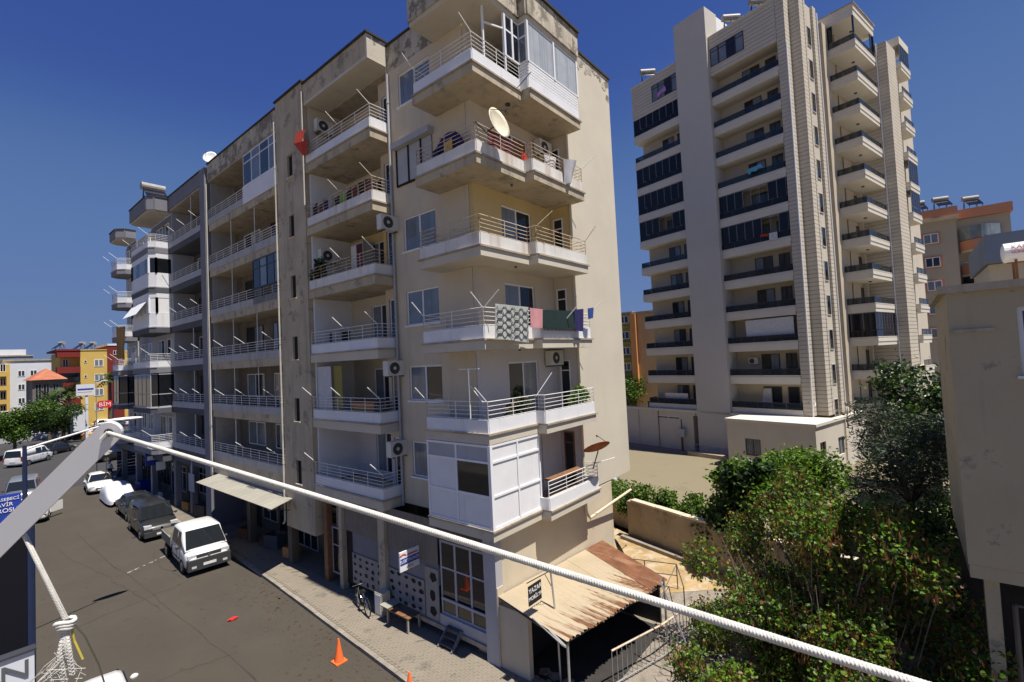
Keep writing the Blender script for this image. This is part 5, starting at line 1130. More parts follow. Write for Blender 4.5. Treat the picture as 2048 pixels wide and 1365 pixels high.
# dark rubber plant at left of it
cl = [(21.4 + .6 * math.cos(i * 2.1), 5.6 + .8 * math.sin(i * 1.3), 2.0 + .32 * i, .6, .6, .45) for i in range(9)]
tree('rubber_tree', 'dark glossy big leaved tree at the edge of the concrete yard', 'tree', (21.4, 5.6, 0), cl, 1700, .22, ['dark', 'green'], [.82, .18], .1, 28, limbs=8, shell=.3, lng=1.3)
cl = [(29.2 + 1.6 * math.cos(i * 2.4), .2 + 1.5 * math.sin(i * 1.7), 2.4 + .42 * i, 1.2, 1.2, .9) for i in range(9)]
tree('olive_tree', 'grey green fine leaved tree beside the shaded wall on the right', 'tree', (29.2, .2, 0), cl, 12000, .11, ['olive', 'dark'], [.75, .25], .18, 29, lng=2.2, limbs=9, shell=.35, sprays=3)
cl = [(38 + 2.2 * math.cos(i * 2.4), -1.0 + 1.6 * math.sin(i * 1.7), 2.2 + .6 * i, 1.7, 1.5, 1.2) for i in range(9)]
tree('leafy_tree', 'dark green dense tree between the tower podium and the shaded wall', 'tree', (38, -1, 0), cl, 7500, .2, ['dark', 'green'], [.75, .25], .25, 30, limbs=9, shell=.4, sprays=2)
cl = [(25.5 + .5 * i, 1.2 - .35 * i + .4 * math.sin(2 * i), 1.3 + .5 * math.sin(i), 1.0, 1.0, .9) for i in range(9)]
tree('shrub', 'dark green shrubbery below the grey green fine leaved tree', 'shrub', (27, .2, 0), cl, 6000, .12, ['dark', 'green', 'lime'], [.5, .4, .1], .05, 31, limbs=6, sprays=2)
# bushes along the yard wall
for i, (x, y, h, r_, nm) in enumerate(((25.3, 14.0, 2.0, 1.15, 'round bright green bush beside the white plaza car'), (24.5, 11.9, 2.2, .85, 'leafy bush right behind the pier of the yard wall'), (23.7, 10.1, 2.35, .62, 'small upright bush above the middle of the yard wall'), (23.0, 8.5, 2.5, .75, 'bush above the wall between the upright bush and dark plant'), (22.3, 6.9, 2.6, .9, 'dark bush at the right end of the visible yard wall'))):
    cl = [(x + r_ * .6 * math.cos(k * 2.1), y + r_ * .6 * math.sin(k * 1.4), h * (.45 + .1 * k), r_ * .7, r_ * .7, h * .3) for k in range(5)]
    tree('bush', nm, 'bush', (x, y, 0), cl, 2300, .11, ['lime', 'green', 'dark'] if i < 4 else ['dark', 'green', 'dark'], [.4, .4, .2], .03, 40 + i, limbs=4, group='bushes along the yard wall')
# climbing weed on the yard wall
mb = MB(); rg = random.Random(50)
# trees and palms down the street
cl = []; rg = random.Random(60)
for i in range(16): a = rg.uniform(0, 6.28); r_ = rg.uniform(0, 2.9); cl.append((6.4 + r_ * math.cos(a), 88 + r_ * math.sin(a), rg.uniform(3.2, 6.4), rg.uniform(1.1, 1.7), rg.uniform(1.1, 1.7), rg.uniform(.8, 1.2)))
tree('street_tree', 'broad dark green street tree at the left edge above the white panel van', 'tree', (6.4, 88, 0), cl, 15000, .17, ['green', 'dark', 'lime'], [.5, .3, .2], .22, 61, limbs=10, sprays=3)
cl = [(c[0] + 5.2, c[1] + 12, c[2] * .92 - .4, c[3], c[4], c[5]) for c in cl[:9]]
tree('street_tree', 'smaller dark street tree right of the broad one near the palms', 'tree', (11.6, 100, 0), cl, 7000, .17, ['green', 'dark'], [.5, .5], .18, 62, limbs=8, sprays=2)
M['ptrunk'] = mat('palm_trunk', (.13, .10, .07), .95, .3, 3, None, None, .8, 12)
def palm(label, base, h, seed, nf=34, L=2.3):
    rg = random.Random(seed); t = thing('palm_tree', label, 'palm', base, 0, 'palms along the far street'); b = Vector(base)
    MB().tube([b, b + Vector((.1, 0, h * .5)), b + Vector((.05, 0, h))], .24, 9, .18).build('trunk', M['ptrunk'], t)
    top = b + Vector((.05, 0, h))
    for i in range(nf):
        a = rg.uniform(0, 6.283); el = rg.uniform(-.5, 1.2); mb = MB(); p = top; d = Vector((math.cos(a) * math.cos(el), math.sin(a) * math.cos(el), math.sin(el))); s = Vector((-math.sin(a), math.cos(a), 0)); pts = []
        for k in range(7): pts.append(p.copy()); p = p + d * L / 6; d = (d + Vector((0, 0, -.2))).normalized()
        for k in range(1, 6):
            for sg in (-1, 1): 
                w = .55 * (1 - abs(k - 2.5) / 5); mb.add([pts[k], pts[k] + (pts[k + 1] - pts[k]) * .5, pts[k + 1] + s * sg * w + Vector((0, 0, -.12)), pts[k] + s * sg * w * .8 + Vector((0, 0, -.16))], [(0, 1, 2, 3)])
        mb.build('frond', LEAF['palm'], t)
    return t
palm('tall palm standing in front of the yellow block beside the red shop sign', (18.9, 105, 0), 9.6, 70); palm('palm in front of the red corner of the yellow block', (13.9, 106, 0), 7.6, 71); palm('leftmost bushy palm left of the white billboard', (11.8, 108, 0), 6.6, 72, 40, 2.5); palm('short bushy palm between the other two on the left', (12.9, 104, 0), 4.4, 73, 40, 2.2)
cl = [(74 + 2 * math.cos(i * 2.2), 36.5 + 1.8 * math.sin(i * 1.9), 2.2 + .4 * i, 1.8, 1.8, 1.1) for i in range(7)]
tree('leafy_tree', 'green tree seen in the gap beside the orange pillared building', 'tree', (74, 36.5, -.4), cl, 4200, .26, ['green', 'lime', 'dark'], [.5, .2, .3], .25, 80, limbs=7, sprays=2)
# ------------------------------------------------------------------ buildings farther off
def facade_block(name, label, x0, x1, y0, y1, h, wallm, rows, cols, face='y', storey=3.0, z0=1.2, ww=1.3, wh=1.3, roofm='concrete', pane='glass', frame='upvc', base=-.5, group=None):
    """box building; windows on the face turned to the camera (y: near y0 side; x: near x0 side)"""
    t = thing(name, label, 'building', ((x0 + x1) / 2, (y0 + y1) / 2, 0), 0, group)
    MB().box(x0, y0, base, x1, y1, h).build('wall', M[wallm], t); MB().box(x0 - .2, y0 - .2, h, x1 + .2, y1 + .2, h + .35).build('roof', M[roofm], t)
    for r in range(rows):
        for c in cols:
            z = z0 + r * storey
            if face == 'y': window(t, 'y', y0, c - ww / 2, c + ww / 2, z, z + wh, frame=M[frame], pane=M[pane], rec=-.07, fw=.09)
            else: window(t, 'x', x0, c - ww / 2, c + ww / 2, z, z + wh, frame=M[frame], pane=M[pane], rec=-.07, fw=.09)
    return t
M['yel'] = mat('yellow_render', (.58, .40, .11), .85, .05, .4); M['mar'] = mat('dark_red_render', (.17, .022, .018), .85, .08, .5); M['wht'] = mat('white_render', (.62, .64, .68), .85, .05, .4); M['ora'] = mat('orange_render', (.62, .28, .10), .85, .06, .4)
M['bgr'] = mat('blue_grey_cladding', (.16, .20, .26), .5, .15, .4); M['tile'] = mat('red_roof_tiles', (.36, .13, .07), .85, .2, .8); M['grb'] = mat('grey_brown_render', (.15, .13, .125), .85, .1, .5); M['och'] = mat('ochre_render', (.50, .33, .17), .88, .06, .4); M['obei'] = mat('grey_beige_render', (.42, .37, .29), .88, .06, .3); M['salm'] = mat('salmon_band', (.52, .24, .14), .85, .06, .5); M['olv'] = mat('olive_yellow_render', (.30, .25, .07), .88, .06, .4)
YB = thing('yellow_block', 'yellow and dark red corner block of flats beyond the junction', 'building', (19, 128, 0))
MB().box(17.95, 124, -.5, 22.0, 136, 15.3).build('wall', M['yel'], YB); MB().box(22.02, 123.7, -.5, 24.6, 136, 16.2).build('stair_wall', M['mar'], YB); MB().box(24.62, 124.2, -.5, 32, 136, 15.3).build('wall', M['yel'], YB); MB().box(15.2, 125.4, -.5, 17.93, 136, 15.0).build('wall', M['yel'], YB)
for k in range(5):
    z = 14.1 - 3.05 * k; b_ = MB().box(14.6, 123.6, z - .05, 17.92, 125.38, z + 1.15).build('balcony', M['mar'], YB)
    if k in (1, 2) or k == 4: 
        MB().box(14.8, 123.9, z - 1.85, 17.8, 124.0, z - .06).build('balcony_glazing', M['glassd' if k != 2 else 'yel'], b_)
    if k < 4:
        window(YB, 'y', 124, 20.0, 21.4, 13.0 - 2.9 * k - .9, 13.0 - 2.9 * k + .5, pane=M['glassc'], rec=-.07, fw=.1); window(YB, 'y', 124, 18.5, 18.9, 13.0 - 2.9 * k - .1, 13.0 - 2.9 * k + .4, n=1, pane=M['glassd'], rec=-.07)
        window(YB, 'y', 123.7, 22.9, 23.7, 14.4 - 3.0 * k, 15.2 - 3.0 * k, pane=M['glassd'], rec=-.07); window(YB, 'y', 125.4, 15.6, 16.4, z - 1.9, z - .4, pane=M['glassd'], rec=-.07)
MB().box(14.5, 123.5, 15.26, 17.92, 136, 15.6).build('roof', M['mar'], YB); MB().box(17.94, 123.9, 15.32, 22.0, 136, 15.5).build('roof', M['yel'], YB); MB().box(22.0, 123.6, 16.22, 24.7, 136, 16.6).build('roof', M['wht'], YB)
facade_block('white_block', 'white and ochre four storey block at the far left of the street', 9.4, 16.9, 150, 162, 14.4, 'wht', 3, (12.0, 13.9, 16.0), z0=5.0, ww=1.1)
t = facade_block('orange_block', 'small orange fronted house block beside the white one', 17.0, 19.4, 149.5, 160, 14.6, 'ora', 1, (18.2,), z0=12.8, ww=.7, wh=.7); facade_block('white_block', 'white upper block right of the small orange front', 19.5, 24.5, 152, 165, 14.7, 'wht', 2, (21.5,), z0=8.0)
t = thing('yellow_house', 'narrow ochre building with stacked balconies at the left frame edge', 'building', (8.6, 146, 0)); MB().box(7.0, 146.5, -.5, 10.0, 156, 13.6).build('wall', M['yel'], t)
for k in range(4): b_ = MB().box(7.2, 145.4, 2.4 + 2.9 * k, 9.5, 146.48, 3.3 + 2.9 * k).build('balcony', M['yel'], t); window(t, 'y', 146.5, 8.6, 9.4, 3.4 + 2.9 * k, 5.0 + 2.9 * k, pane=M['glassd'], rec=-.07)
t = facade_block('office_block', 'tall blue grey block with a white roof storey at the far left', 2, 17.5, 190, 205, 17.0, 'bgr', 4, (8, 10, 12, 14, 16), z0=4.5, ww=1.4, frame='slatew', pane='glassd'); MB().box(9, 192, 17.36, 16.3, 200, 19.0).build('roof_storey', M['wht'], t)
t = thing('tiled_house', 'grey brown house with a red tiled hip roof left of the yellow block', 'house', (12.4, 118, 0)); MB().box(10.5, 115, -.5, 14.3, 124, 9.9).build('wall', M['grb'], t)
mb = MB(); mb.add([(10.0, 114.4, 9.9), (14.9, 114.4, 9.9), (14.9, 124.5, 9.9), (10.0, 124.5, 9.9), (12.6, 118, 11.9), (12.6, 121, 11.9)], [(0, 1, 4), (1, 2, 5, 4), (2, 3, 5), (3, 0, 4, 5), (0, 3, 2, 1)]); mb.build('roof', M['tile'], t)
for c in (11.2, 12.2, 13.4): window(t, 'y', 115, c - .4, c + .4, 5.6, 9.2, pane=M['glassd'], frame=M['slate'], rec=-.07, fw=.08)
MB().box(13.0, 114.6, 5.4, 14.3, 114.98, 6.4).build('balcony', M['cream'], t)
facade_block('shop_building', 'low flat roofed shop building behind the street trees', 4, 13.5, 112, 118, 4.6, 'slatew', 1, (6, 8.5, 11), z0=1.0, ww=1.8, wh=2.0, pane='glassd')
rg = random.Random(90)
for i, (x, y, w_, h, mm, lb) in enumerate(((27, 210, 14, 13.0, 'wht', 'pale far block beyond the yellow flats'), (44, 230, 16, 11.0, 'obei', 'beige far block behind the slate grey corner'), (-6, 175, 12, 9.0, 'obei', 'beige low block behind the street tree on the far left'))):
    facade_block('far_block', lb, x, x + w_, y, y + 12, h, mm, 3, [x + 2 + 3 * q for q in range(int(w_ / 3))], z0=2.5)
# orange pillared building seen between the cream block and the tower
t = thing('ochre_block', 'ochre block of flats with an olive side behind the tower at left', 'building', (79, 36, 0))
MB().box(75, 31.5, -.5, 86, 35.3, 16.2).build('wall', M['och'], t); MB().box(75.6, 35.32, -.5, 86, 44, 16.4).build('wall', M['olv'], t); MB().box(74.4, 34.5, 2.2, 74.98, 35.5, 16.2).build('pillar', M['ora'], t); MB().box(74.7, 31.2, 16.22, 86.3, 35.3, 16.5).build('roof', M['concrete'], t); MB().box(75.2, 35.32, 16.42, 86.3, 44, 16.7).build('roof', M['concrete'], t)
for k in range(5): window(t, 'x', 75.6, 36.2, 37.8, 4.0 + 2.7 * k, 5.3 + 2.7 * k, pane=M['glassd'], rec=-.07, fw=.1); MB().box(75.0, 35.9, 3.1 + 2.7 * k, 75.58, 38.3, 3.5 + 2.7 * k).build('balcony', M['olv'], t)
# salmon banded block at the right
OB = thing('beige_block', 'grey beige block of flats with salmon bands and rounded balconies right of the tower', 'building', (80, -4, 0))
MB().box(78, -5.6, -.5, 92, 1.5, 24.2).build('wall', M['obei'], OB); MB().box(80, -10.4, -.5, 92, -5.62, 24.0).build('wall', M['obei'], OB)
MB().box(77.4, -5.8, 24.22, 92, 1.7, 25.3).build('parapet', M['salm'], OB); MB().box(79.4, -10.6, 24.02, 92, -5.82, 25.1).build('parapet', M['salm'], OB); MB().box(77.3, -5.85, 23.9, 92, 1.75, 24.21).build('cornice', M['cream'], OB)
for k in range(7):
    z = 21.2 - 2.9 * k
    if k < 5: 
        f = MB().box(77.93, -4.15, z - .1, 77.99, -2.35, z + 1.4).build('window_surround', M['salm'], OB); window(OB, 'x', 77.93, -3.95, -2.55, z + .05, z + 1.25, pane=M['glassc' if k != 1 else 'glassd'], rec=-.05, fw=.09)
    window(OB, 'x', 78, .1, .75, z - .1, z + .5, n=1, pane=M['glassd'], rec=-.06, frame=M['grb'], fw=.06)
    pts = [(80, -5.64)] + [(78.9 - 1.5 * math.sin(a) - .0, -7.9 - 2.2 * math.cos(a)) for a in [math.pi + .05 - (math.pi - .1) * i / 8 for i in range(9)]] + [(80, -10.1)]
    pts = [(80, -5.9)] + [(79.4 - 1.5 * math.sin(math.pi * i / 8), -5.9 - 3.6 * i / 8) for i in range(9)] + [(80, -9.5)]
    b_ = MB().prism(pts, z - 1.2, z - .05).build('balcony', M['salm'], OB); MB().prism([(x - .08 if x < 79.9 else x, y) for x, y in pts], z - 1.45, z - 1.21).build('balcony_lip', M['cream'], b_)
    if k in (0, 2): MB().prism([(x + .1, y) for x, y in pts[:-1]] + [(80.0, -9.4)], z + .02, z + 1.55).build('balcony_glazing', M['glassc' if k == 0 else 'glassd'], b_)
    else: MB().tube([(x, y, z + .25) for x, y in pts[1:-1]], .04, 5).build('railing', M['railw'], b_)
    # narrow salmon balcony ends near the tower
    b_ = MB().box(77.0, 1.52, z - 1.2, 79.5, 2.6, z - .2).build('balcony', M['salm'], OB); MB().box(76.95, 1.5, z - .18, 77.1, 2.6, z + .3).build('railing', M['cream'], b_)
for (y, c) in ((-1.2, 'dish'),): pass
MB().box(82, 1.8, -.5, 90, 3.5, 26.6).build('stair_head', M['ora'], OB)
# near shaded building on the right
RB = thing('plain_building', 'plain shaded two storey beige building at the right edge with open ground floor', 'building', (16, -4, 0))
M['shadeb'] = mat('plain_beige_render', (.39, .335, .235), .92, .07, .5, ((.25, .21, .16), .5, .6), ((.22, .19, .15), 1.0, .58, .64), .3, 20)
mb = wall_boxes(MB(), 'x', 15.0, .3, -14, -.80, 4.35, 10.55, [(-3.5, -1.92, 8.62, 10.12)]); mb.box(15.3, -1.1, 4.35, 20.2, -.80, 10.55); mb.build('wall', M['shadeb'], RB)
MB().box(14.86, -14, 10.55, 20.3, -.66, 10.72).build('coping', M['concrete'], RB); MB().box(15.3, -14, 10.2, 20.2, -1.11, 10.4).build('roof', M['concrete'], RB); MB().box(15.02, -14, 4.05, 20.2, -.82, 4.34).build('soffit', M['shadeb'], RB)
MB().box(14.955, -1.55, 9.62, 14.996, -.85, 9.7).build('ledge', M['concrete'], RB)
window(RB, 'x', 15.0, -3.5, -1.92, 8.62, 10.12, n=3, frame=M['wht'], pane=M['glass'], rec=.08, sill=True, fw=.09)
MB().box(18.2, -14, 0, 18.4, -.82, 4.04).build('back_wall', M['deepshade'], RB); MB().box(15.2, -1.3, 0, 15.45, -1.05, 4.04).build('column', M['shadeb'], RB)
mb = MB(); mb.tube([(15.05, -1.5, 3.6), (15.05, -5, 3.6)], .03, 5); mb.tube([(15.05, -1.5, 0), (15.05, -1.5, 3.6)], .05, 6); mb.build('gate_frame', M['grime'], RB)
RB2 = thing('roof_hut', 'grey concrete roof hut on the flat roof behind the white water tank', 'roof hut', (25, -4, 0)); MB().box(23.4, -7, 9.0, 28, -2.42, 12.0).build('wall', M['cream'], RB2); MB().box(22.9, -7.2, 12.02, 28.2, -2.32, 12.98).build('parapet', M['bgr'], RB2); MB().box(16, -12, 8.6, 28, -2.0, 9.0).build('roof', M['concrete'], RB2)
WT = thing('water_tank', 'white cylindrical solar water tank with red lettering on a rusty roof stand', 'water tank', (19.2, -3, 11))
MB().tube([(19.2, -2.29, 11.82), (19.2, -2.33, 11.82), (19.2, -3.9, 11.82)], .27, 20).build('tank', M['white'], WT, smooth=False); MB().ellipsoid((19.2, -2.30, 11.82), (.26, .06, .26), 16, 8).build('tank_end', M['white'], WT)
mb = MB(); mb.tube([(19.0, -2.5, 10.7), (19.0, -2.5, 11.6)], .03, 5); mb.tube([(19.45, -2.5, 10.7), (19.45, -2.5, 11.6)], .03, 5); mb.tube([(19.2, -2.35, 11.55), (19.2, -4, 11.55)], .03, 5); mb.tube([(19.0, -3.7, 10.7), (19.0, -3.7, 11.6)], .03, 5); mb.build('stand', M['rusty'], WT)
text(WT, 'KARDEŞLER', .16, (18.935, -2.42, 11.93), (math.pi / 2, 0, -math.pi / 2), 'text_r', align='LEFT'); text(WT, 'GÜNEŞ ENERJİ', .10, (18.928, -2.42, 11.79), (math.pi / 2, 0, -math.pi / 2), 'text_r', align='LEFT')
# ------------------------------------------------------------------ roof gear
M['tankg'] = mat('dull_tank_metal', (.30, .29, .27), .5, .15, 3)
def heater(label, loc, rz, group='solar water heaters on the tower roof', sc=1.0):
    t = thing('solar_heater', label, 'solar water heater', loc, rz, group, local=True)
    MB().tube([(0, -.75 * sc, 1.35 * sc), (0, .75 * sc, 1.35 * sc)], .3 * sc, 14).build('tank', M['tankg'], t)
    mb = MB(); mb.hexa([(-.25 * sc, -.7 * sc, 1.05 * sc), (-.25 * sc, .7 * sc, 1.05 * sc), (-1.3 * sc, .7 * sc, .25 * sc), (-1.3 * sc, -.7 * sc, .25 * sc), (-.22 * sc, -.7 * sc, 1.12 * sc), (-.22 * sc, .7 * sc, 1.12 * sc), (-1.27 * sc, .7 * sc, .32 * sc), (-1.27 * sc, -.7 * sc, .32 * sc)]); mb.build('collector', M['tdark'], t)
    mb = MB()
    for y in (-.6, .6): mb.bar((-.1 * sc, y * sc, 0), (0, y * sc, 1.1 * sc), .05 * sc); mb.bar((.3 * sc, y * sc, 0), (0, y * sc, 1.1 * sc), .05 * sc); mb.bar((-1.25 * sc, y * sc, 0), (-1.25 * sc, y * sc, .3 * sc), .05 * sc)
    mb.build('stand', M['dmetal'], t); return t
def tw(x, y, z): 
    c, s = math.cos(-.236), math.sin(-.236); return (49.34 + x * c - y * s, 1.68 + x * s + y * c, z)
for lb, p, r_ in (('roof heater on the far left corner of the tower roof', (-5.6, 16.6, 37.72), .9), ('roof heater left of the tower lift shaft top', (-4.5, 12.8, 40.6), .9), ('roof heater just right of the tower lift shaft top', (-5.4, 7.6, 38.1), .9), ('topmost roof heater at the middle of the tower roof', (-5.3, 5.2, 38.1), .9)): heater(lb, tw(*p), r_ - .236)
for lb, p in (('blue panel heater on the salmon banded roof', (78.6, -2.2, 25.3)), ('grey tank heater in the middle of the salmon banded roof', (78.6, -4.4, 25.3)), ('small heater at the right of the salmon banded roof', (80.4, -7.2, 25.1))): heater(lb, p, .3, 'solar water heaters on the salmon banded block')
for lb, p in (('white tank heater on the roof edge of the yellow block', (18.6, 126, 15.5)), ('second tank heater near the red stair wall of the yellow block', (20.2, 126, 15.5)), ('heater frame on the red left roof of the yellow block', (15.7, 127, 15.6))): heater(lb, p, .3, 'heaters on the yellow block')
GT = heater('white round water tank on the roof of the grey block', (10.6, 43.6, 22.6), 1.57, 'roof tanks'); 
def dish(name, label, loc, aim, r, mt, mast=None, group=None):
    t = thing(name, label, 'satellite dish', loc, 0, group, local=True); a = Vector(aim).normalized(); u = a.orthogonal().normalized(); v = a.cross(u); rings = []
    for i in range(6):
        f = i / 5; rings.append([tuple((u * math.cos(th) + v * math.sin(th)) * r * max(f, .02) + a * (r * .22 * f * f)) for th in [6.2832 * j / 20 for j in range(20)]])
    back = [[tuple(Vector(q) - a * .012) for q in rg_] for rg_ in rings[::-1]]
    d = MB().loft(rings + back, True, True).build('reflector', M[mt], t); d.data.polygons.foreach_set('use_smooth', [True] * len(d.data.polygons))
    mb = MB(); tip = a * r * 1.05; mb.tube([tuple(v * -r * .95 + a * r * .2), tuple(tip - v * r * .3)], .012, 5); mb.build('feed_arm', M['dmetal'], t); MB().tube([tuple(tip - v * r * .3), tuple(tip - v * r * .3 - a * .08)], .03, 6).build('receiver', M['dmetal'], t)
    if mast: MB().tube([tuple(-a * .02), mast[0], mast[1]] if len(mast) > 1 else [tuple(-a * .02), mast[0]], .022, 6).build('mast', M['dmetal'], t)
    return t
M['dishw'] = mat('yellowed_white_dish', (.66, .60, .46), .5, .12, 2.5); M['disho'] = mat('rusty_orange_dish', (.28, .085, .025), .7, .25, 4)
dish('satellite_dish', 'large yellowed white dish on the corner railing of the fifth floor balcony', (11.3, 9.5, 16.95), (.05, -.97, .22), .5, 'dishw', ((-.3, .2, -.3), (-.62, .36, .0)))
dish('satellite_dish', 'rusty orange dish on a mast above the lowest open balcony', (15.95, 9.2, 5.95), (.2, .45, .85), .52, 'disho', ((0, 0, -.1), (.0, .25, -.75)))
dish('satellite_dish', 'dark dish leaning at the foot of the pale end wall', (19.15, 10.3, .95), (.55, -.5, .3), .42, 'dmetal', ((0, 0, -.3), (-.1, .1, -.92)))
dish('satellite_dish', 'small white dish on the roof edge above the grey pillar', (11.1, 33.2, 23.2), (-.7, -.7, .35), .42, 'white', ((0, 0, -.2), (0, 0, -.45)))
dish('satellite_dish', 'white dish on the lowest tower terrace beside the stone pilaster', tw(-6.2, 3.1, 4.9), (-.7, -.3, .4), .45, 'white', ((0, 0, -.3), (0, 0, -.9)))
# ------------------------------------------------------------------ things on the balconies
M['grl'] = mat('fan_grille', (.06, .06, .06), .6, 0)
def ac(label, axis, c, a, z, group='air conditioning units on the corner block', mt='acw'):
    """outdoor unit hung on a wall; axis and c give the wall face"""
    loc = P(axis, c, a, z, .2); t = thing('air_conditioner', label, 'air conditioner', loc, 0, group)
    mb = MB(); ibox(mb, axis, c, a - .42, a + .42, z - .29, z + .29, .08, .38); mb.build('casing', M[mt], t)
    q0 = P(axis, c, a + (.10 if axis == 'x' else -.10), z, .381); q1 = P(axis, c, a + (.10 if axis == 'x' else -.10), z, .39); MB().tube([q0, q1], .23, 18).build('fan_grille', M['grl'], t)
    q2 = P(axis, c, a + (.10 if axis == 'x' else -.10), z, .396); MB().tube([q1, q2], .07, 10).build('fan_hub', M[mt], t)
    for s_ in (-.28, .28):
        mb = MB(); ibox(mb, axis, c, a + s_ - .02, a + s_ + .02, z - .34, z - .295, .002, .40); mb.build('bracket', M['dmetal'], t)
    return t
ac('air conditioner under the top roof slab on the left loggia wall', 'y', 20.6, 11.6, ZK[5] + 1.9); ac('grey air conditioner at the right corner of the fourth floor side loggia', 'y', 15.62, 11.35, ZK[3] + 2.0)
ac('air conditioner deep on the left wall of the fourth floor side loggia', 'y', 20.6, 11.6, ZK[3] + 1.6); ac('air conditioner inside on the back wall of the second floor side loggia', 'x', 12.88, 17.3, ZK[1] + 2.1)
ac('white air conditioner at the right corner of the second floor side loggia', 'y', 15.62, 11.4, ZK[1] + 2.1); ac('white air conditioner at the right corner of the first floor side loggia', 'y', 15.62, 11.4, ZK[0] + 1.9)
ac('air conditioner above the dark side door on the second floor corner balcony', 'y', 11.08, 15.8, ZK[1] + 2.2); ac('air conditioner on the back wall of the fifth floor corner balcony', 'y', 11.08, 15.75, ZK[4] + 2.0)
def tac(label, x, y, z):
    t = thing('air_conditioner', label, 'air conditioner', tw(x, y, z), -.236, 'air conditioning units on the tower', local=True)
    MB().box(-.3, -.4, -.28, 0, .4, .28).build('casing', M['acw'], t); MB().tube([(-.302, .1, 0), (-.312, .1, 0)], .22, 16).build('fan_grille', M['grl'], t); MB().box(-.3, -.35, -.33, .02, -.3, -.285).build('bracket', M['dmetal'], t)
tac('tower air conditioner on the loggia wall one floor above the terrace', -5.25, 7.6, ZT[10] + 1.2); tac('tower air conditioner high under a sunny corner balcony', 1.53, 2.4, ZT[4] + 1.55); tac('tower air conditioner at the left stack next to the plain shaft', -5.25, 12.95, ZT[10] + 1.6); tac('air conditioner standing on the podium roof by the corner balcony', -1.9, 2.2, 4.0)
def cloth(name, label, cat, pts, mt, waves=4, amp=.04, thick=.012, group=None, nu=14, nv=10, slots=None, slotf=None):
    """hanging cloth: pts = top-left, top-right, bottom-right, bottom-left"""
    a, b, c, d = [Vector(p) for p in pts]; nrm = (b - a).cross(d - a).normalized(); mb = MB(); vs_ = []
    for s_ in (0, 1):
        for j in range(nv + 1):
            for i in range(nu + 1):
                u, v = i / nu, j / nv; p = a.lerp(b, u).lerp(d.lerp(c, u), v); w = amp * math.sin(u * waves * 6.283 + v * 1.3) * (.3 + .7 * v); vs_.append(tuple(p + nrm * (w + s_ * thick)))
    n1 = (nu + 1) * (nv + 1); fs_ = []
    for j in range(nv):
        for i in range(nu):
            q = j * (nu + 1) + i; fs_.append((q, q + 1, q + nu + 2, q + nu + 1)); fs_.append((n1 + q, n1 + q + nu + 1, n1 + q + nu + 2, n1 + q + 1))
    mb.add(vs_, fs_); o = mb.build(name, mt if not isinstance(mt, str) else M[mt], None, smooth=True)
    return tag(o, label, cat, group)
for nm, c_ in (('rugm', (.42, .43, .40)), ('pinkm', (.55, .26, .27)), ('navym', (.025, .02, .10)), ('bluem2', (.03, .06, .24)), ('greenm', (.012, .03, .028)), ('greym', (.30, .30, .32)), ('tanm', (.28, .17, .06)), ('lilm', (.45, .22, .5)), ('cyanm', (.15, .42, .5)), ('curt', (.55, .55, .56)), ('redm', (.45, .05, .03)), ('marm', (.12, .035, .05)), ('limem', (.16, .42, .05)), ('blackm', (.02, .02, .022))):
    M[nm] = mat(nm.replace('m2', '') + '_cloth', c_, .9, .1, 5, None, None, .3, 60)
RG_ = cloth('rug', 'pale grey rug with a black hexagon lattice hanging over the third floor railing', 'rug', [(10.66, 9.36, 11.2), (12.28, 9.36, 11.18), (12.22, 9.36, 10.02), (10.6, 9.36, 10.16)], 'rugm', 2, .012)
mb = MB()
def rugpt(u, v): 
    a = Vector((10.66, 9.34, 11.2)).lerp(Vector((12.28, 9.34, 11.18)), u); b = Vector((10.6, 9.34, 10.16)).lerp(Vector((12.22, 9.34, 10.02)), u); return a.lerp(b, v)
for i in range(4):
    for j in range(5):
        cu_, cv_ = .125 + .25 * i, (.06 + .22 * j + (.0 if i % 2 == 0 else .0)); hx = [(.10, 0), (.055, .085), (-.055, .085), (-.10, 0), (-.055, -.085), (.055, -.085)]
        pts = [(cu_ + x, cv_ + y) for x, y in hx]
        for k in range(6):
            p, q = pts[k], pts[(k + 1) % 6]
            if 0 <= p[1] <= 1 and 0 <= q[1] <= 1: mb.bar(rugpt(*p), rugpt(*q), .004, .02, up=(0, 1, 0.01))
        if i < 3 and cv_ < .97: mb.bar(rugpt(cu_ + .10, cv_), rugpt(cu_ + .15, cv_), .004, .02, up=(0, 1, .01))
mb.build('lattice_print', M['blackm'], RG_, kind='stuff')
cloth('towel', 'pink towel hanging over the railing next to the lattice rug', 'towel', [(12.32, 9.33, 11.16), (12.98, 9.3, 11.14), (12.95, 9.3, 10.5), (12.34, 9.33, 10.52)], 'pinkm', 1, .02)
GR = cloth('blanket', 'dark green fringed blanket draped along the railing right of the pink towel', 'blanket', [(13.0, 9.32, 11.13), (15.1, 9.3, 11.18), (15.1, 9.3, 10.55), (13.0, 9.32, 10.5)], 'greenm', 6, .03)
mb = MB()
for i in range(34): mb.bar((13.02 + i * .062, 9.31, 10.53), (13.02 + i * .062 + RNG.uniform(-.02, .02), 9.31, 10.43), .02, .008)
mb.build('fringe', M['greenm'], GR, kind='stuff')
cloth('trousers', 'dark navy garment hanging near the right end of the third floor railing', 'laundry', [(14.9, 9.26, 11.22), (15.5, 9.22, 11.28), (15.45, 9.22, 10.42), (14.95, 9.26, 10.45)], 'navym', 2, .03); cloth('shirt', 'blue garment at the far right end of the third floor washing line', 'laundry', [(15.75, 9.18, 11.3), (16.15, 9.15, 11.36), (16.1, 9.15, 10.95), (15.8, 9.18, 10.9)], 'bluem2', 1, .03)
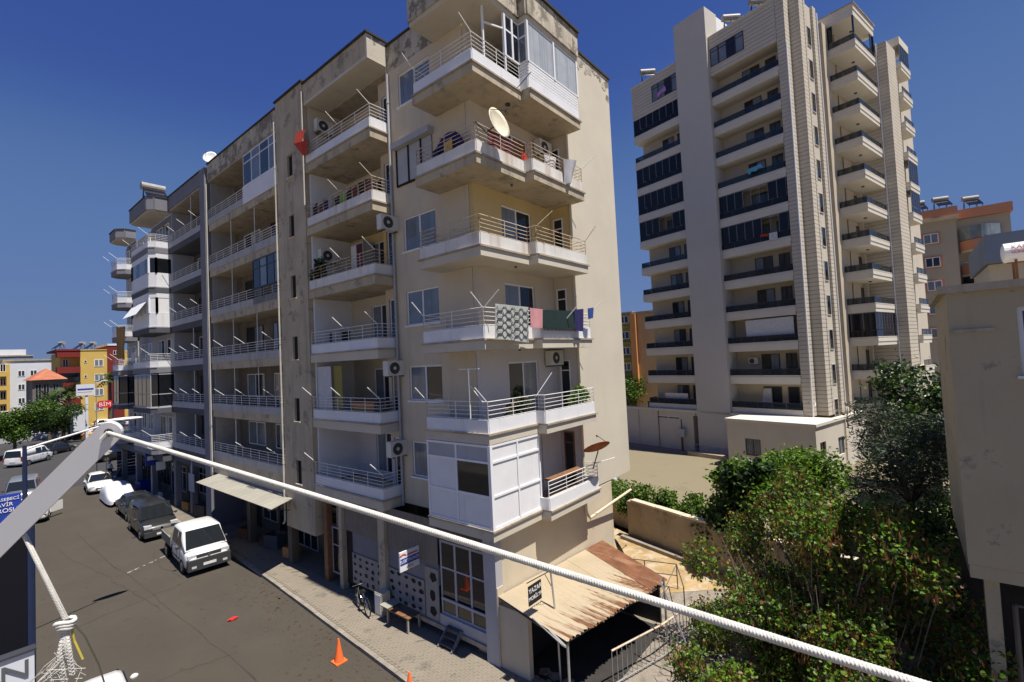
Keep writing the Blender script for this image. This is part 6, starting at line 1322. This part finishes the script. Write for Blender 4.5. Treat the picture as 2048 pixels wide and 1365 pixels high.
cloth('sheet', 'pale grey cloth blown over the right railing of the fifth floor balcony', 'laundry', [(14.9, 9.38, 16.9), (15.75, 9.32, 17.05), (15.3, 9.3, 16.05), (14.95, 9.36, 15.95)], 'greym', 1, .09); cloth('cloth', 'light cloth stretched inside the fifth floor right railing', 'laundry', [(14.0, 9.6, 16.85), (14.75, 9.6, 16.95), (14.7, 9.6, 16.35), (14.0, 9.6, 16.3)], 'curt', 1, .05)
cloth('rug', 'maroon patterned rug over the inner railing of the fifth floor corner balcony', 'rug', [(11.3, 9.9, 16.95), (12.6, 9.9, 16.93), (12.6, 9.9, 16.42), (11.3, 9.9, 16.42)], 'marm', 2, .02)
MB_ = thing('flag', 'red and purple cloth flapping from the top side loggia railing at left', 'flag', (10.7, 20.6, 19.6)); f_ = MB(); f_.add([(10.6, 20.2, 20.3), (10.6, 21.0, 20.45), (10.5, 21.1, 19.9), (10.5, 20.3, 19.75), (10.6, 20.1, 19.85), (10.62, 20.5, 19.2), (10.58, 20.05, 19.15)], [(0, 1, 2, 3), (3, 2, 5, 4), (4, 5, 6)]); f_.build('flag_cloth', M['redm'], MB_)
rg = random.Random(8); cols = ['blackm', 'marm', 'navym', 'greym', 'blackm', 'limem', 'blackm', 'marm', 'blackm', 'marm']
nms = ['black', 'maroon', 'navy', 'grey', 'black', 'lime green', 'black', 'dark maroon', 'jet black', 'maroon']
pos_ = ['at the left end', 'second from the left end', 'third from the left end', 'next to the middle post', 'at the middle', 'right of the middle', 'two thirds along', 'near the right post', 'by the right corner', 'at the right corner']
for i, c_ in enumerate(cols):
    y = 20.4 - i * .46; cloth('garment', f'{nms[i]} garment on the crowded fifth floor side loggia line {pos_[i]}', 'laundry', [(10.95, y, ZK[4] + .9 + rg.uniform(-.1, .12)), (10.95, y - .4, ZK[4] + .9 + rg.uniform(-.1, .12)), (10.95, y - .34, ZK[4] + .42 - rg.uniform(0, .1)), (10.95, y - .03, ZK[4] + .42 - rg.uniform(0, .1))], c_, 1, .03, group='laundry on the fifth floor side loggia', nu=5, nv=5)
cloth('curtain', 'white curtain drawn across the inner half of the second floor side loggia', 'curtain', [(11.0, 20.55, ZK[1] + 2.3), (11.0, 19.4, ZK[1] + 2.3), (11.0, 19.4, ZK[1] + .05), (11.0, 20.55, ZK[1] + .05)], 'curt', 5, .03); cloth('curtain', 'olive yellow curtain beside the white one on the second floor side loggia', 'curtain', [(11.1, 19.35, ZK[1] + 2.3), (11.1, 18.7, ZK[1] + 2.3), (11.1, 18.7, ZK[1] + .05), (11.1, 19.35, ZK[1] + .05)], 'olv', 4, .03)
cloth('carpet', 'ochre carpet hung off a far balcony of the grey block', 'carpet', [(9.6, 47.6, 13.6), (9.6, 50.6, 13.8), (9.65, 50.4, 11.2), (9.65, 48.2, 11.0)], 'tanm', 3, .08); cloth('sheet', 'white laundry bundle on the grey block washing line above the dark glazing', 'laundry', [(9.3, 43.2, 11.4), (9.3, 44.4, 11.35), (9.35, 44.2, 10.7), (9.35, 43.4, 10.75)], 'curt', 2, .08)
# plants and stuff on the balconies
tree('potted_plant', 'leafy yellow green potted plant at the right end of the second floor corner balcony', 'plant', (15.6, 9.75, ZK[1]), [(15.6, 9.72, ZK[1] + .75, .4, .2, .35), (16.0, 9.72, ZK[1] + .7, .3, .2, .3), (15.3, 9.72, ZK[1] + .5, .3, .2, .3)], 420, .1, ['lime', 'green'], [.7, .3], .02, 91, limbs=3)
tree('potted_plant', 'dark bushy potted plants under the second floor corner window', 'plant', (12.7, 10.2, ZK[1]), [(12.6, 10.15, ZK[1] + .7, .5, .25, .3), (12.2, 10.15, ZK[1] + .5, .4, .25, .3)], 420, .09, ['dark', 'brown'], [.8, .2], .02, 92, limbs=3)
tree('potted_plant', 'dark climbing plant in the left corner of the fourth floor side loggia', 'plant', (11.15, 20.3, ZK[3]), [(11.1, 20.2, ZK[3] + .9, .2, .4, .6), (11.0, 20.55, ZK[3] + .6, .2, .25, .4)], 500, .09, ['dark', 'green'], [.8, .2], .02, 93, limbs=3)
BK = thing('cupboard', 'tall pale cupboard standing in the fourth floor side loggia', 'cupboard', (12.4, 19.2, ZK[3])); MB().box(12.3, 18.6, ZK[3] + .003, 12.85, 19.6, ZK[3] + 2.1).build('case', M['slatew'], BK); MB().box(12.28, 19.12, ZK[3] + .1, 12.298, 19.55, ZK[3] + 2.0).build('door', M['white'], BK); MB().box(12.28, 18.65, ZK[3] + .1, 12.298, 19.08, ZK[3] + 2.0).build('door', M['marm'], BK)
BK = thing('table', 'long wooden table behind the railing of the second floor side loggia', 'table', (11.6, 17.6, ZK[1])); MB().box(11.3, 16.6, ZK[1] + .72, 12.0, 18.6, ZK[1] + .77).build('table_top', M['wood'], BK); 
for p in ((11.35, 16.7), (11.35, 18.5), (11.95, 16.7), (11.95, 18.5)): MB().box(p[0] - .03, p[1] - .03, ZK[1] + .003, p[0] + .03, p[1] + .03, ZK[1] + .72).build('leg', M['wood'], BK)
MB().box(11.35, 16.8, ZK[1] + .2, 11.4, 18.4, ZK[1] + .7).build('side_board', M['ora'], BK)
def chair(label, loc, rz, mt):
    t = thing('chair', label, 'chair', loc, rz, 'balcony chairs', local=True); MB().box(-.22, -.22, .42, .22, .22, .46).build('seat', M[mt], t); MB().box(-.22, .19, .46, .22, .23, .9).build('backrest', M[mt], t)
    for x in (-.19, .19):
        for y in (-.19, .19): MB().box(x - .02, y - .02, .003, x + .02, y + .02, .42).build('leg', M[mt], t)
chair('dark chair on the third floor side loggia near the left arm', (11.4, 19.6, ZK[2]), 1.2, 'blackm'); chair('second dark chair on the third floor side loggia near the middle', (11.4, 18.5, ZK[2]), 1.9, 'blackm'); chair('dark chair on the fifth floor corner balcony behind the railing', (11.2, 12.0, ZK[4]), 1.2, 'navym'); chair('yellow chair on the fifth floor corner balcony', (11.1, 11.3, ZK[4]), 1.4, 'yel')
chair('red chair at the kink of the fifth floor corner balcony', (13.5, 9.9, ZK[4]), .2, 'redm')
BX = thing('bundle', 'dark covered bundle of household things on the fifth floor corner balcony', 'bundle', (11.2, 11.5, ZK[4])); MB().ellipsoid((11.25, 11.6, ZK[4] + .9), (.25, .6, .5), 12, 8, .1).build('cover', M['navym'], BX)
# laundry on the tower
cloth('sheet', 'turquoise sheet blowing off a middle tower balcony', 'laundry', [tw(-6.9, 6.4, ZT[4] + .75), tw(-6.9, 5.2, ZT[4] + .85), tw(-7.0, 5.0, ZT[4] + .5), tw(-7.0, 6.2, ZT[4] + .3)], 'cyanm', 2, .1)
cloth('sheet', 'white cloth hanging over the glazed tower balcony rail', 'laundry', [tw(-6.75, 5.0, ZT[6] + .55), tw(-6.75, 4.35, ZT[6] + .55), tw(-6.75, 4.35, ZT[6] - .1), tw(-6.75, 5.0, ZT[6] - .05)], 'curt', 1, .03); cloth('garment', 'red garment beside the white cloth on the tower balcony rail', 'laundry', [tw(-6.75, 5.7, ZT[6] + .6), tw(-6.75, 5.1, ZT[6] + .55), tw(-6.75, 5.1, ZT[6] + .35), tw(-6.75, 5.7, ZT[6] + .4)], 'redm', 1, .03)
cloth('garment', 'lilac cloth in the open top window of the tower', 'laundry', [tw(-6.62, 14.9, ZT[0] + .5), tw(-6.62, 13.9, ZT[0] + .75), tw(-6.62, 13.9, ZT[0] + .3), tw(-6.62, 14.9, ZT[0] + .0)], 'lilm', 1, .06)
cloth('awning_curtain', 'white sheer curtain screening a low tower balcony', 'curtain', [tw(-6.45, 7.6, ZT[9] + 1.9), tw(-6.45, 3.7, ZT[9] + 1.95), tw(-6.45, 3.7, ZT[9] + .25), tw(-6.45, 7.6, ZT[9] + .3)], 'curt', 7, .05); cloth('curtain', 'white curtain gathered in a doorway of the lowest tower terrace', 'curtain', [tw(-5.4, 6.9, ZT[11] + 1.6), tw(-5.4, 6.3, ZT[11] + 1.6), tw(-5.5, 6.2, ZT[11] + .0), tw(-5.5, 7.2, ZT[11] + .0)], 'curt', 3, .04)
cloth('sheet', 'pale laundry on the left podium terrace line', 'laundry', [tw(-6.2, 16.4, 5.4), tw(-6.2, 13.8, 5.4), tw(-6.2, 13.8, 4.6), tw(-6.2, 16.4, 4.6)], 'lilac', 3, .06)
PR_ = thing('terrace_rail', 'dark glass rail round the left podium terrace', 'railing', tw(-6.4, 15, 3.7), -.236, local=True); MB().box(-.03, -2.4, 0, .0, 3.4, .75).build('glass_panel', M['tglass'], PR_); MB().box(-.06, -2.45, .752, .03, 3.45, .8).build('handrail', M['dmetal'], PR_)
GRL = thing('railing', 'grey handrail by the garage ramp of the podium', 'railing', tw(-8.0, 10.6, 0), -.236, local=True); mb = MB(); mb.tube([(0, -2.4, .95), (0, 2.0, .95)], .03, 5); mb.tube([(0, -2.4, .5), (0, 2.0, .5)], .02, 5); mb.build('rail', M['metal'], GRL)
for y in (-2.4, -.9, .5, 2.0): MB().tube([(0, y, .0), (0, y, .95)], .025, 5).build('post', M['metal'], GRL)
RW = thing('ramp_wall', 'low brown wall beside the garage ramp on the plaza', 'wall', tw(-8.4, 10.4, 0), -.236, local=True); MB().box(-.3, -2.6, 0, .2, 2.2, .35).build('wall', M['block'], RW)
tag(MB().add([tw(-6.95, 22.5, .012), tw(-8.3, 22.5, .012), tw(-8.3, 13.2, .012), tw(-6.95, 13.2, .012)], [(0, 1, 2, 3)]).build('path', M['pink']), kind='structure')
EB = thing('meter_box', 'grey meter box on a post against the podium wall', 'meter box', tw(-7.3, 14.0, 0), -.236, local=True); MB().box(-.15, -.35, 1.35, .15, .35, 2.1).build('box', M['slatew'], EB); MB().box(-.06, -.08, 0, .06, .08, 1.35).build('post', M['dmetal'], EB); MB().box(.0, -.04, 2.1, .08, .04, 3.0).build('conduit', M['dmetal'], EB)
# ------------------------------------------------------------------ shop front things
SG = thing('shop_sign', 'white shop sign with blue band ELEKTRONIK jutting from the corrugated shop front', 'shop sign', (10.75, 14.0, 2.6))
pl = MB().box(10.28, 14.0, 2.28, 11.14, 14.06, 2.95).build('sign_panel', M['white'], SG); MB().box(10.3, 13.992, 2.5, 11.12, 13.999, 2.72).build('blue_band', M['blue'], pl)
text(pl, 'ELEKTRONİK', .155, (10.71, 13.988, 2.61), (math.pi / 2, 0, 0), 'text_w', sx=.92); text(pl, 'SERVİS', .1, (10.71, 13.994, 2.385), (math.pi / 2, 0, 0), 'text_r'); mb = MB(); mb.add([(10.42 + .16 * math.cos(a), 13.994, 2.79 + .09 * math.sin(a)) for a in (0.1, .8, 1.6, 2.4, 3.0)] + [(10.42 + .10 * math.cos(a), 13.994, 2.78 + .05 * math.sin(a)) for a in (3.0, 2.4, 1.6, .8, .1)], [(0, 1, 8, 9), (1, 2, 7, 8), (2, 3, 6, 7), (3, 4, 5, 6)]); mb.box(10.6, 13.993, 2.78, 11.05, 13.997, 2.83); mb.build('red_emblem', M['text_r'], pl)
MB().tube([(11.14, 14.03, 2.9), (11.2, 14.03, 2.9)], .02, 5).build('bracket', M['dmetal'], SG)
ST_ = thing('steps', 'small wooden step unit below the shop window', 'steps', (10.75, 12.2, .115))
for i in range(3): MB().box(10.62 + .17 * i, 11.85, .22 + .17 * i, 10.84 + .17 * i, 12.55, .26 + .17 * i).build('tread', M['grime'], ST_)
for y in (11.85, 12.5): MB().bar((10.6, y + .02, .13), (11.06, y + .02, .6), .04, .12).build('stringer', M['slate'], ST_)
BN = thing('bench', 'rough wooden bench table with pale boards outside the shop', 'bench', (10.75, 14.6, .115))
MB().box(10.45, 13.9, .62, 10.75, 15.2, .66).build('board', M['wood'], BN); MB().box(10.77, 13.9, .62, 11.02, 15.2, .65).build('board', M['grime'], BN); MB().box(10.4, 15.0, .70, 11.0, 15.5, .73).build('board', M['awn'], BN)
for p in ((10.48, 13.95), (10.48, 15.1), (10.98, 13.95), (10.98, 15.1)): MB().box(p[0] - .03, p[1] - .03, .13, p[0] + .03, p[1] + .03, .62).build('leg', M['awn'], BN)
BXX = thing('cabinet', 'small pale appliance cabinet beside the shop column', 'cabinet', (10.8, 15.9, .115)); MB().box(10.6, 15.65, .13, 10.99, 16.1, .95).build('casing', M['cream'], BXX); MB().box(10.585, 15.7, .2, 10.599, 16.05, .9).build('door', M['white'], BXX)
def bicycle(label, loc, rz, mt):
    t = thing('bicycle', label, 'bicycle', loc, rz, local=True)
    for x in (-.52, .52):
        pts = [(x + .33 * math.cos(a), 0, .34 + .33 * math.sin(a)) for a in [6.2832 * i / 20 for i in range(21)]]; w_ = MB().tube(pts, .022, 6).build('wheel', M['tyre'], t); mb = MB()
        for a in range(6): mb.tube([(x - .31 * math.cos(a * .5236), 0, .34 - .31 * math.sin(a * .5236)), (x + .31 * math.cos(a * .5236), 0, .34 + .31 * math.sin(a * .5236))], .004, 4)
        mb.build('spokes', M['metal'], w_)
    mb = MB(); mb.tube([(-.52, 0, .34), (-.05, 0, .32), (-.18, 0, .78), (-.52, 0, .34)], .016, 6); mb.tube([(-.05, 0, .32), (.36, 0, .72), (-.16, 0, .70)], .018, 6); mb.tube([(.33, 0, .82), (.52, 0, .34)], .016, 6); mb.build('frame', M[mt], t)
    MB().box(-.30, -.06, .80, -.05, .06, .85).build('saddle', M['black'], t); MB().tube([(.28, -.27, .92), (.32, 0, .90), (.28, .27, .92)], .014, 6).build('handlebar', M['dmetal'], t); MB().tube([(-.05, -.1, .32), (-.05, .1, .32)], .05, 8).build('crank', M['dmetal'], t); return t
bicycle('silver framed bicycle leaning beside the cabinet on the shop pavement', (10.45, 16.7, .115), 1.35, 'chrome'); bicycle('dark bicycle between the pickup and the shop pavement', (9.95, 32.6, .1), 1.0, 'dmetal')
def cone(label, loc):
    t = thing('traffic_cone', label, 'traffic cone', loc, 0, 'orange cones on the road', local=True); MB().box(-.19, -.19, 0, .19, .19, .035).build('base', M['orange'], t); mb = MB(); mb.tube([(0, 0, .035), (0, 0, .36), (0, 0, .72)], .15, 14, .028); mb.build('cone_body', M['orange'], t)
cone('orange traffic cone near the kerb at the bottom', (8.32, 14.75, 0.003)); cone('orange cone cut off by the bottom frame edge at the kerb', (8.62, 11.5, 0.003))
CR_ = thing('litter_bag', 'crumpled bright red plastic bag lying on the road', 'bag', (7.29, 20.6, .003)); MB().ellipsoid((7.29, 20.6, .05), (.17, .1, .05), 9, 6, .25).build('bag', M['red'], CR_)
def crate(label, loc, sz, mt):
    t = thing('box', label, 'box', loc, RNG.uniform(-.3, .3), 'goods in front of the shaded shops', local=True); x, y, z = sz
    MB().box(-x / 2, -y / 2, 0, x / 2, y / 2, .03).build('bottom', M[mt], t)
    for a in ((-x / 2, -y / 2, -x / 2 + .02, y / 2), (x / 2 - .02, -y / 2, x / 2, y / 2), (-x / 2 + .021, -y / 2, x / 2 - .021, -y / 2 + .02), (-x / 2 + .021, y / 2 - .02, x / 2 - .021, y / 2)): MB().box(a[0], a[1], .031, a[2], a[3], z).build('side', M[mt], t)
for lb, l, s_, mm in (('white box at the pavement edge past the dark van', (10.75, 45.2, .116), (.7, .9, .4), 'white'), ('pale board box between dark van and the white box', (10.6, 42.6, .116), (.5, .9, .25), 'awn'), ('brown box in the shade under the metal awning', (11.3, 29.5, .116), (.6, .8, .6), 'wood'), ('dark box in the shade near the shop column', (11.6, 26.6, .116), (.7, 1.0, .7), 'slated'), ('orange brown box by the shop window in shade', (11.5, 24.6, .116), (.6, .6, .5), 'ora'), ('grey box beyond the grey pillar in the shade', (11.4, 36.5, .116), (.8, 1.2, .8), 'grime'), ('tan sack box near the second grey column', (11.3, 39.2, .116), (.6, 1.0, .6), 'tanm'), ('blue box outside the far shaded shop', (10.9, 49.0, .116), (.8, .9, .9), 'blue')): crate(lb, l, s_, mm)
WS = thing('shop_sign', 'blue rectangular shop sign hanging under the grey block', 'shop sign', (10.9, 44, 3.3)); MB().box(9.9, 43.9, 2.9, 10.9, 44.0, 3.85).build('sign_panel', M['blue'], WS); MB().box(10.0, 43.88, 3.3, 10.5, 43.898, 3.6).build('white_mark', M['text_w'], WS)
WS2 = thing('shop_sign', 'small white hanging sign between two blue ones under the grey block', 'shop sign', (10.9, 42.5, 3)); MB().box(10.2, 42.4, 2.7, 10.75, 42.46, 3.3).build('sign_panel', M['white'], WS2)
SB = thing('sign_board', 'tilted grey notice board against the shaded shop under the grey block', 'sign', (11, 37, 2)); MB().box(10.9, 36.9, 1.7, 10.95, 37.9, 2.9).build('board', M['slatew'], SB); MB().tube([(10.95, 37.4, 2.9), (10.97, 37.4, 3.9)], .03, 5).build('bracket', M['white'], SB)
SBB = thing('screen', 'large dark blue slatted screen at the corner behind the walking man', 'screen', (11.6, 58.6, 1.2))
for i in range(8): MB().box(11.0, 58.5, .15 + .3 * i, 12.4, 58.56, .42 + .3 * i).build('slat', M['bluem'], SBB)
# signs at the junction
BM = thing('shop_sign', 'red rounded shop sign reading BIM on a dark pole', 'shop sign', (16.5, 95, 5.6)); mb = MB(); pts = [(16.5 + .88 * (1 if math.cos(a) > 0 else -1) * abs(math.cos(a)) ** .35, 5.68 + .55 * (1 if math.sin(a) > 0 else -1) * abs(math.sin(a)) ** .5) for a in [6.2832 * i / 28 for i in range(28)]]
n = len(pts); mb.add([(x, 94.9, z) for x, z in pts] + [(x, 95.1, z) for x, z in pts], [tuple(range(n)), tuple(reversed(range(n, 2 * n)))] + [((i + 1) % n, i, n + i, n + (i + 1) % n) for i in range(n)]); pl = mb.build('sign_panel', M['red'], BM, fix=True)
text(pl, 'BİM', .82, (16.5, 94.88, 5.64), (math.pi / 2, 0, 0), 'text_w', ext=.01); MB().tube([(17.5, 95, 0), (17.5, 95, 6.2)], .09, 8).build('pole', M['bluem'], BM)
BL = thing('billboard', 'white billboard with a blue heading line on a broad white post', 'billboard', (15, 100, 8)); pl = MB().box(13.94, 99.9, 7.1, 16.14, 100.1, 8.85).build('panel', M['wht'], BL); MB().box(15.0, 100.0, 0, 15.35, 100.2, 7.1).build('post', M['wht'], BL)
MB().box(14.08, 99.885, 7.95, 16.0, 99.899, 8.2).build('heading_line', M['blue'], pl); MB().box(14.08, 99.885, 7.6, 15.8, 99.899, 7.68).build('text_line', M['salm'], pl)
BL2 = thing('kiosk', 'white box trailer beneath the white billboard', 'trailer', (14.6, 104, 0)); MB().box(14.0, 103, 1.0, 15.6, 106, 4.6).build('box_body', M['wht'], BL2); MB().box(14.1, 102.97, .3, 15.5, 106, .98).build('undercarriage', M['black'], BL2)
for z_ in ((14.2, 104), (15.4, 104)): MB().tube([(z_[0] - .1, 103.6, .4), (z_[0] + .1, 103.6, .4)], .4, 12).build('wheel', M['tyre'], BL2)
FL = thing('produce_stall', 'low stall with orange flowers at the junction corner', 'stall', (15.4, 101, 0)); MB().box(14.6, 100.6, .2, 16.4, 101.4, .8).build('tray', M['wood'], FL); MB().ellipsoid((15.5, 101, .9), (.85, .35, .35), 10, 6, .2).build('flowers', M['ora'], FL)
LP = thing('street_lamp', 'slim street lamp post with grey arm at the junction', 'street lamp', (16.6, 98, 0)); MB().tube([(16.0, 98, 0), (16.0, 98, 9.0)], .08, 8, .05).build('post', M['metal'], LP); MB().tube([(16.0, 98, 8.9), (16.9, 98, 9.3)], .05, 6).build('arm', M['metal'], LP); MB().box(16.8, 97.9, 9.22, 17.4, 98.1, 9.36).build('lamp_head', M['white'], LP)
# dark blue lamp post at the left with its long arm
SL = thing('street_lamp', 'dark blue tapered lamp post at the left with a long white lamp arm', 'street lamp', (1.95, 23.6, 0))
MB().tube([(1.95, 23.6, 0), (1.95, 23.6, 1.2), (1.95, 23.6, 7.35)], .15, 10, .06).build('post', M['bluem'], SL)
arm_e = (4.35, 24.3, 7.75); MB().tube([(1.95, 23.6, 7.2), (2.4, 23.7, 7.33), arm_e], .035, 6).build('arm', M['white'], SL); mb = MB(); mb.ellipsoid((4.85, 24.45, 7.86), (.62, .2, .07), 12, 6); mb.build('lamp_head', M['white'], SL)
# ------------------------------------------------------------------ next to the camera: line arm, ropes, signs
M['armw'] = mat('white_powder_coat', (.72, .71, .72), .4, .02, 12); M['rope'] = mat('white_braided_rope', (.56, .545, .50), .85, .12, 25); M['ropey'] = mat('yellow_cord', (.48, .40, .06), .8, .1, 40); M['cable'] = mat('dark_green_wire', (.05, .05, .03), .5, .1, 20)
TIP = Vector((.246, 1.296, 9.4035)); BASE = Vector((.0, 1.545, 9.06)); ax = (TIP - BASE).normalized(); vw = (TIP - Vector((0, 0, 9.5))).normalized(); sd = ax.cross(vw).normalized()
LA = thing('line_arm', 'white metal washing line arm with a rounded end close to the camera', 'line arm', tuple(BASE))
th = .0055; w2 = .0225; pn = ax.cross(sd).normalized(); pn = pn if pn.dot(vw) < 0 else -pn; sd = (sd + pn * (-.12 if sd.z > 0 else .12)).normalized(); out = [BASE - ax * .3 + sd * w2, TIP - ax * w2 + sd * w2] + [TIP - ax * w2 + (sd * math.cos(a) + ax * math.sin(a)) * w2 for a in [math.pi * i / 12 for i in range(1, 12)]] + [TIP - ax * w2 - sd * w2, BASE - ax * .3 - sd * w2]
n = len(out); nr = ax.cross(sd).normalized(); nr = nr if nr.dot(vw) < 0 else -nr; MB().add([p + nr * th for p in out] + [p - nr * th for p in out], [tuple(range(n)), tuple(reversed(range(n, 2 * n)))] + [((i + 1) % n, i, n + i, n + (i + 1) % n) for i in range(n)]).build('bar', M['armw'], LA, fix=True)
H1 = TIP - ax * w2 * .95 ; H2 = Vector((0.0, 0, 9.5)) + Vector((.114, 1.453, -.292)) * 1.0
for h_ in (H1, H2): 
    h_ = h_ + nr * .006; MB().tube([h_, h_ + nr * .0012], .0085, 16).build('eyelet', M['dmetal'], LA); MB().tube([h_ + nr * .0012, h_ + nr * .002], .0065, 14).build('hole', M['black'], LA)
def braid(mb, pts, r, pitch=.011, strands=3, fine=True):
    """braided cord: strands wound both ways round a core"""
    pts = [Vector(p) for p in pts]; L_ = [0]
    for a, b in zip(pts[:-1], pts[1:]): L_.append(L_[-1] + (b - a).length)
    n = int(L_[-1] / (pitch / 8)); n = max(12, min(n, 1500)); d0 = (pts[-1] - pts[0]).normalized(); u = d0.orthogonal().normalized(); v = d0.cross(u)
    cs = []
    for i in range(n + 1):
        t = L_[-1] * i / n; k = 0
        while k < len(L_) - 2 and t > L_[k + 1]: k += 1
        cs.append((t, pts[k].lerp(pts[k + 1], (t - L_[k]) / max(1e-9, L_[k + 1] - L_[k]))))
    mb.tube(pts, r * .88, 10)
    for sg in (1, -1):
        for s_ in range(strands):
            mb.tube([c + (u * math.cos(a) + v * math.sin(a)) * r * (.76 + .05 * math.sin(3 * a)) for t, c in cs for a in (sg * t / pitch * 6.2832 / 1.3 + s_ * 6.2832 / strands,)], r * .24, 5)
    return mb
def cat(p, q, sag, n): return [Vector(p).lerp(Vector(q), i / n) - Vector((0, 0, sag * 4 * (i / n) * (1 - i / n))) for i in range(n + 1)]
far = H1 + nr * .008; RPE = Vector((.0, 0, 9.5)) + Vector((1.29, .052, -.716)) * .385
RPX = RPE + (RPE - far) * .5
ro = thing('rope', 'thick white braided washing line running across the view from the arm tip', 'rope', tuple(far)); WORLD[ro] = far
braid(MB(), cat(far, RPX, -.004, 30), .0044, .009, 4).build('line', M['rope'], ro, smooth=True)
MB().tube([far + Vector((0, 0, .002)), far - ax * .018 + nr * .002], .004, 6).build('loop', M['rope'], ro)
o0 = H2 + nr * .008; k0 = Vector((.173, 1.395, 8.999)); r2 = thing('rope', 'short white rope hanging from the arm hole with a knot and frayed end', 'rope', tuple(o0)); WORLD[r2] = o0
mb = MB(); braid(mb, [o0, o0.lerp(k0, .5), k0], .0036, .008, 3); braid(mb, [o0 + Vector((.003, .002, 0)), k0 + Vector((.004, 0, 0))], .0028, .008, 3); mb.build('strand', M['rope'], r2, smooth=True)
mb = MB()
for i in range(3):
    pts = [k0 + Vector((math.cos(a) * (.016 - .002 * i), math.sin(a) * .008, -.004 - .006 * i + .003 * math.sin(2 * a))) for a in [6.2832 * q / 14 for q in range(15)]]; mb.tube(pts, .0042, 6)
mb.build('knot', M['rope'], r2, smooth=True)
rg = random.Random(77)
mb = MB()
for i in range(3):
    e = k0 + Vector((rg.uniform(-.022, .016), rg.uniform(-.01, .01), -.095 - .02 * i)); braid(mb, [k0 + Vector((0, 0, -.015)), k0.lerp(e, .5) + Vector((rg.uniform(-.012, .012), 0, 0)), e], .0055, .016, 3)
mb.build('tail', M['rope'], r2, smooth=True)
mb = MB()
for i in range(26):
    a = k0 + Vector((rg.uniform(-.02, .01), rg.uniform(-.008, .008), -.06 - rg.random() * .03)); mb.tube([a, a + Vector((rg.uniform(-.035, .02), 0, -.02)), a + Vector((rg.uniform(-.06, .03), rg.uniform(-.01, .01), -.045))], .0006, 3)
mb.build('frayed_fibres', M['rope'], r2, kind='stuff')
MB().tube([k0 + Vector((.008, 0, -.01)), k0 + Vector((.014, 0, -.05)), k0 + Vector((.026, -.006, -.092))], .0022, 5).build('yellow_cord', M['ropey'], r2)
cb = thing('cable', 'thin dark wire drooping from the knot towards the bottom edge', 'cable', tuple(k0)); MB().tube([k0 + Vector((.006, .004, 0)), k0 + Vector((.028, -.02, -.04)), k0 + Vector((.046, -.045, -.10)), k0 + Vector((.056, -.07, -.16)), k0 + Vector((.075, -.10, -.26))], .0016, 5).build('wire', M['cable'], cb)
BS = thing('office_sign', 'blue office sign with white lettering below the white arm at the left edge', 'sign', (.25, 8, 8.1)); pl = MB().box(-.15, 8.0, 7.9, .63, 8.05, 8.235).build('sign_panel', M['blue'], BS)
text(pl, 'MUHASEBECİ', .046, (.615, 7.995, 8.185), (math.pi / 2, 0, 0), 'text_w', align='RIGHT'); text(pl, 'MÜŞAVİR', .056, (.565, 7.995, 8.125), (math.pi / 2, 0, 0), 'text_w', align='RIGHT'); text(pl, 'BÜROSU', .064, (.605, 7.995, 8.06), (math.pi / 2, 0, 0), 'text_w', align='RIGHT')
MB().tube([(-.1, 8.02, 8.2), (-.1, 8.02, 8.6)], .02, 5).build('hanger', M['bluem'], BS)
WSN = thing('office_sign', 'white panel sign with grey lettering ON at the bottom left corner', 'sign', (.2, 5, 7.4)); pl = MB().box(-.3, 5.0, 6.9, .455, 5.06, 7.565).build('sign_panel', M['slatew2'] if 'slatew2' in M else M['wht'], WSN); MB().box(-.3, 4.985, 7.567, .465, 5.075, 7.58).build('sign_edge', M['dmetal'], WSN)
text(pl, 'ON', .17, (.27, 4.992, 7.455), (math.pi / 2, 0, 0), 'text_g', sx=1.25); text(pl, 'MR', .085, (.385, 4.992, 7.31), (math.pi / 2, 0, 0), 'text_g', sx=1.1)
DP = thing('shade_panel', 'dark navy panel painted as building shade behind the white sign at the left edge', 'panel', (0, 9.3, 6)); MB().box(-1.5, 9.3, 2.0, .78, 9.45, 7.6).build('panel', M['navyk'], DP); MB().tube([(.82, 9.33, 2.0), (.82, 9.33, 7.6)], .045, 8).build('panel_edge', M['bluem'], DP)  # near-black panel added where the near building's shade falls
MC = thing('motorcycle', 'red motorcycle half hidden under leaves at the bottom right', 'motorcycle', (19.3, -1.7, 0), 1.0, local=True)
for x in (-.6, .62): MB().tube([(x + .26 * math.cos(a), 0, .3 + .26 * math.sin(a)) for a in [6.2832 * i / 16 for i in range(17)]], .055, 8).build('wheel', M['tyre'], MC)
MB().ellipsoid((.15, 0, .82), (.33, .16, .15), 10, 6).build('fuel_tank', M['red'], MC); MB().ellipsoid((-.35, 0, .76), (.38, .15, .08), 10, 6).build('seat', M['black'], MC); MB().box(-.2, -.14, .3, .25, .14, .62).build('engine', M['metal'], MC); MB().tube([(.62, 0, .3), (.45, 0, .95)], .035, 6).build('fork', M['chrome'], MC); MB().tube([(.42, -.35, 1.02), (.46, 0, 1.0), (.42, .35, 1.02)], .016, 6).build('handlebar', M['chrome'], MC); MB().ellipsoid((.62, 0, .62), (.28, .08, .05), 8, 5).build('mudguard', M['red'], MC); MB().ellipsoid((.56, 0, .9), (.09, .1, .1), 8, 6).build('headlamp', M['lens'], MC)
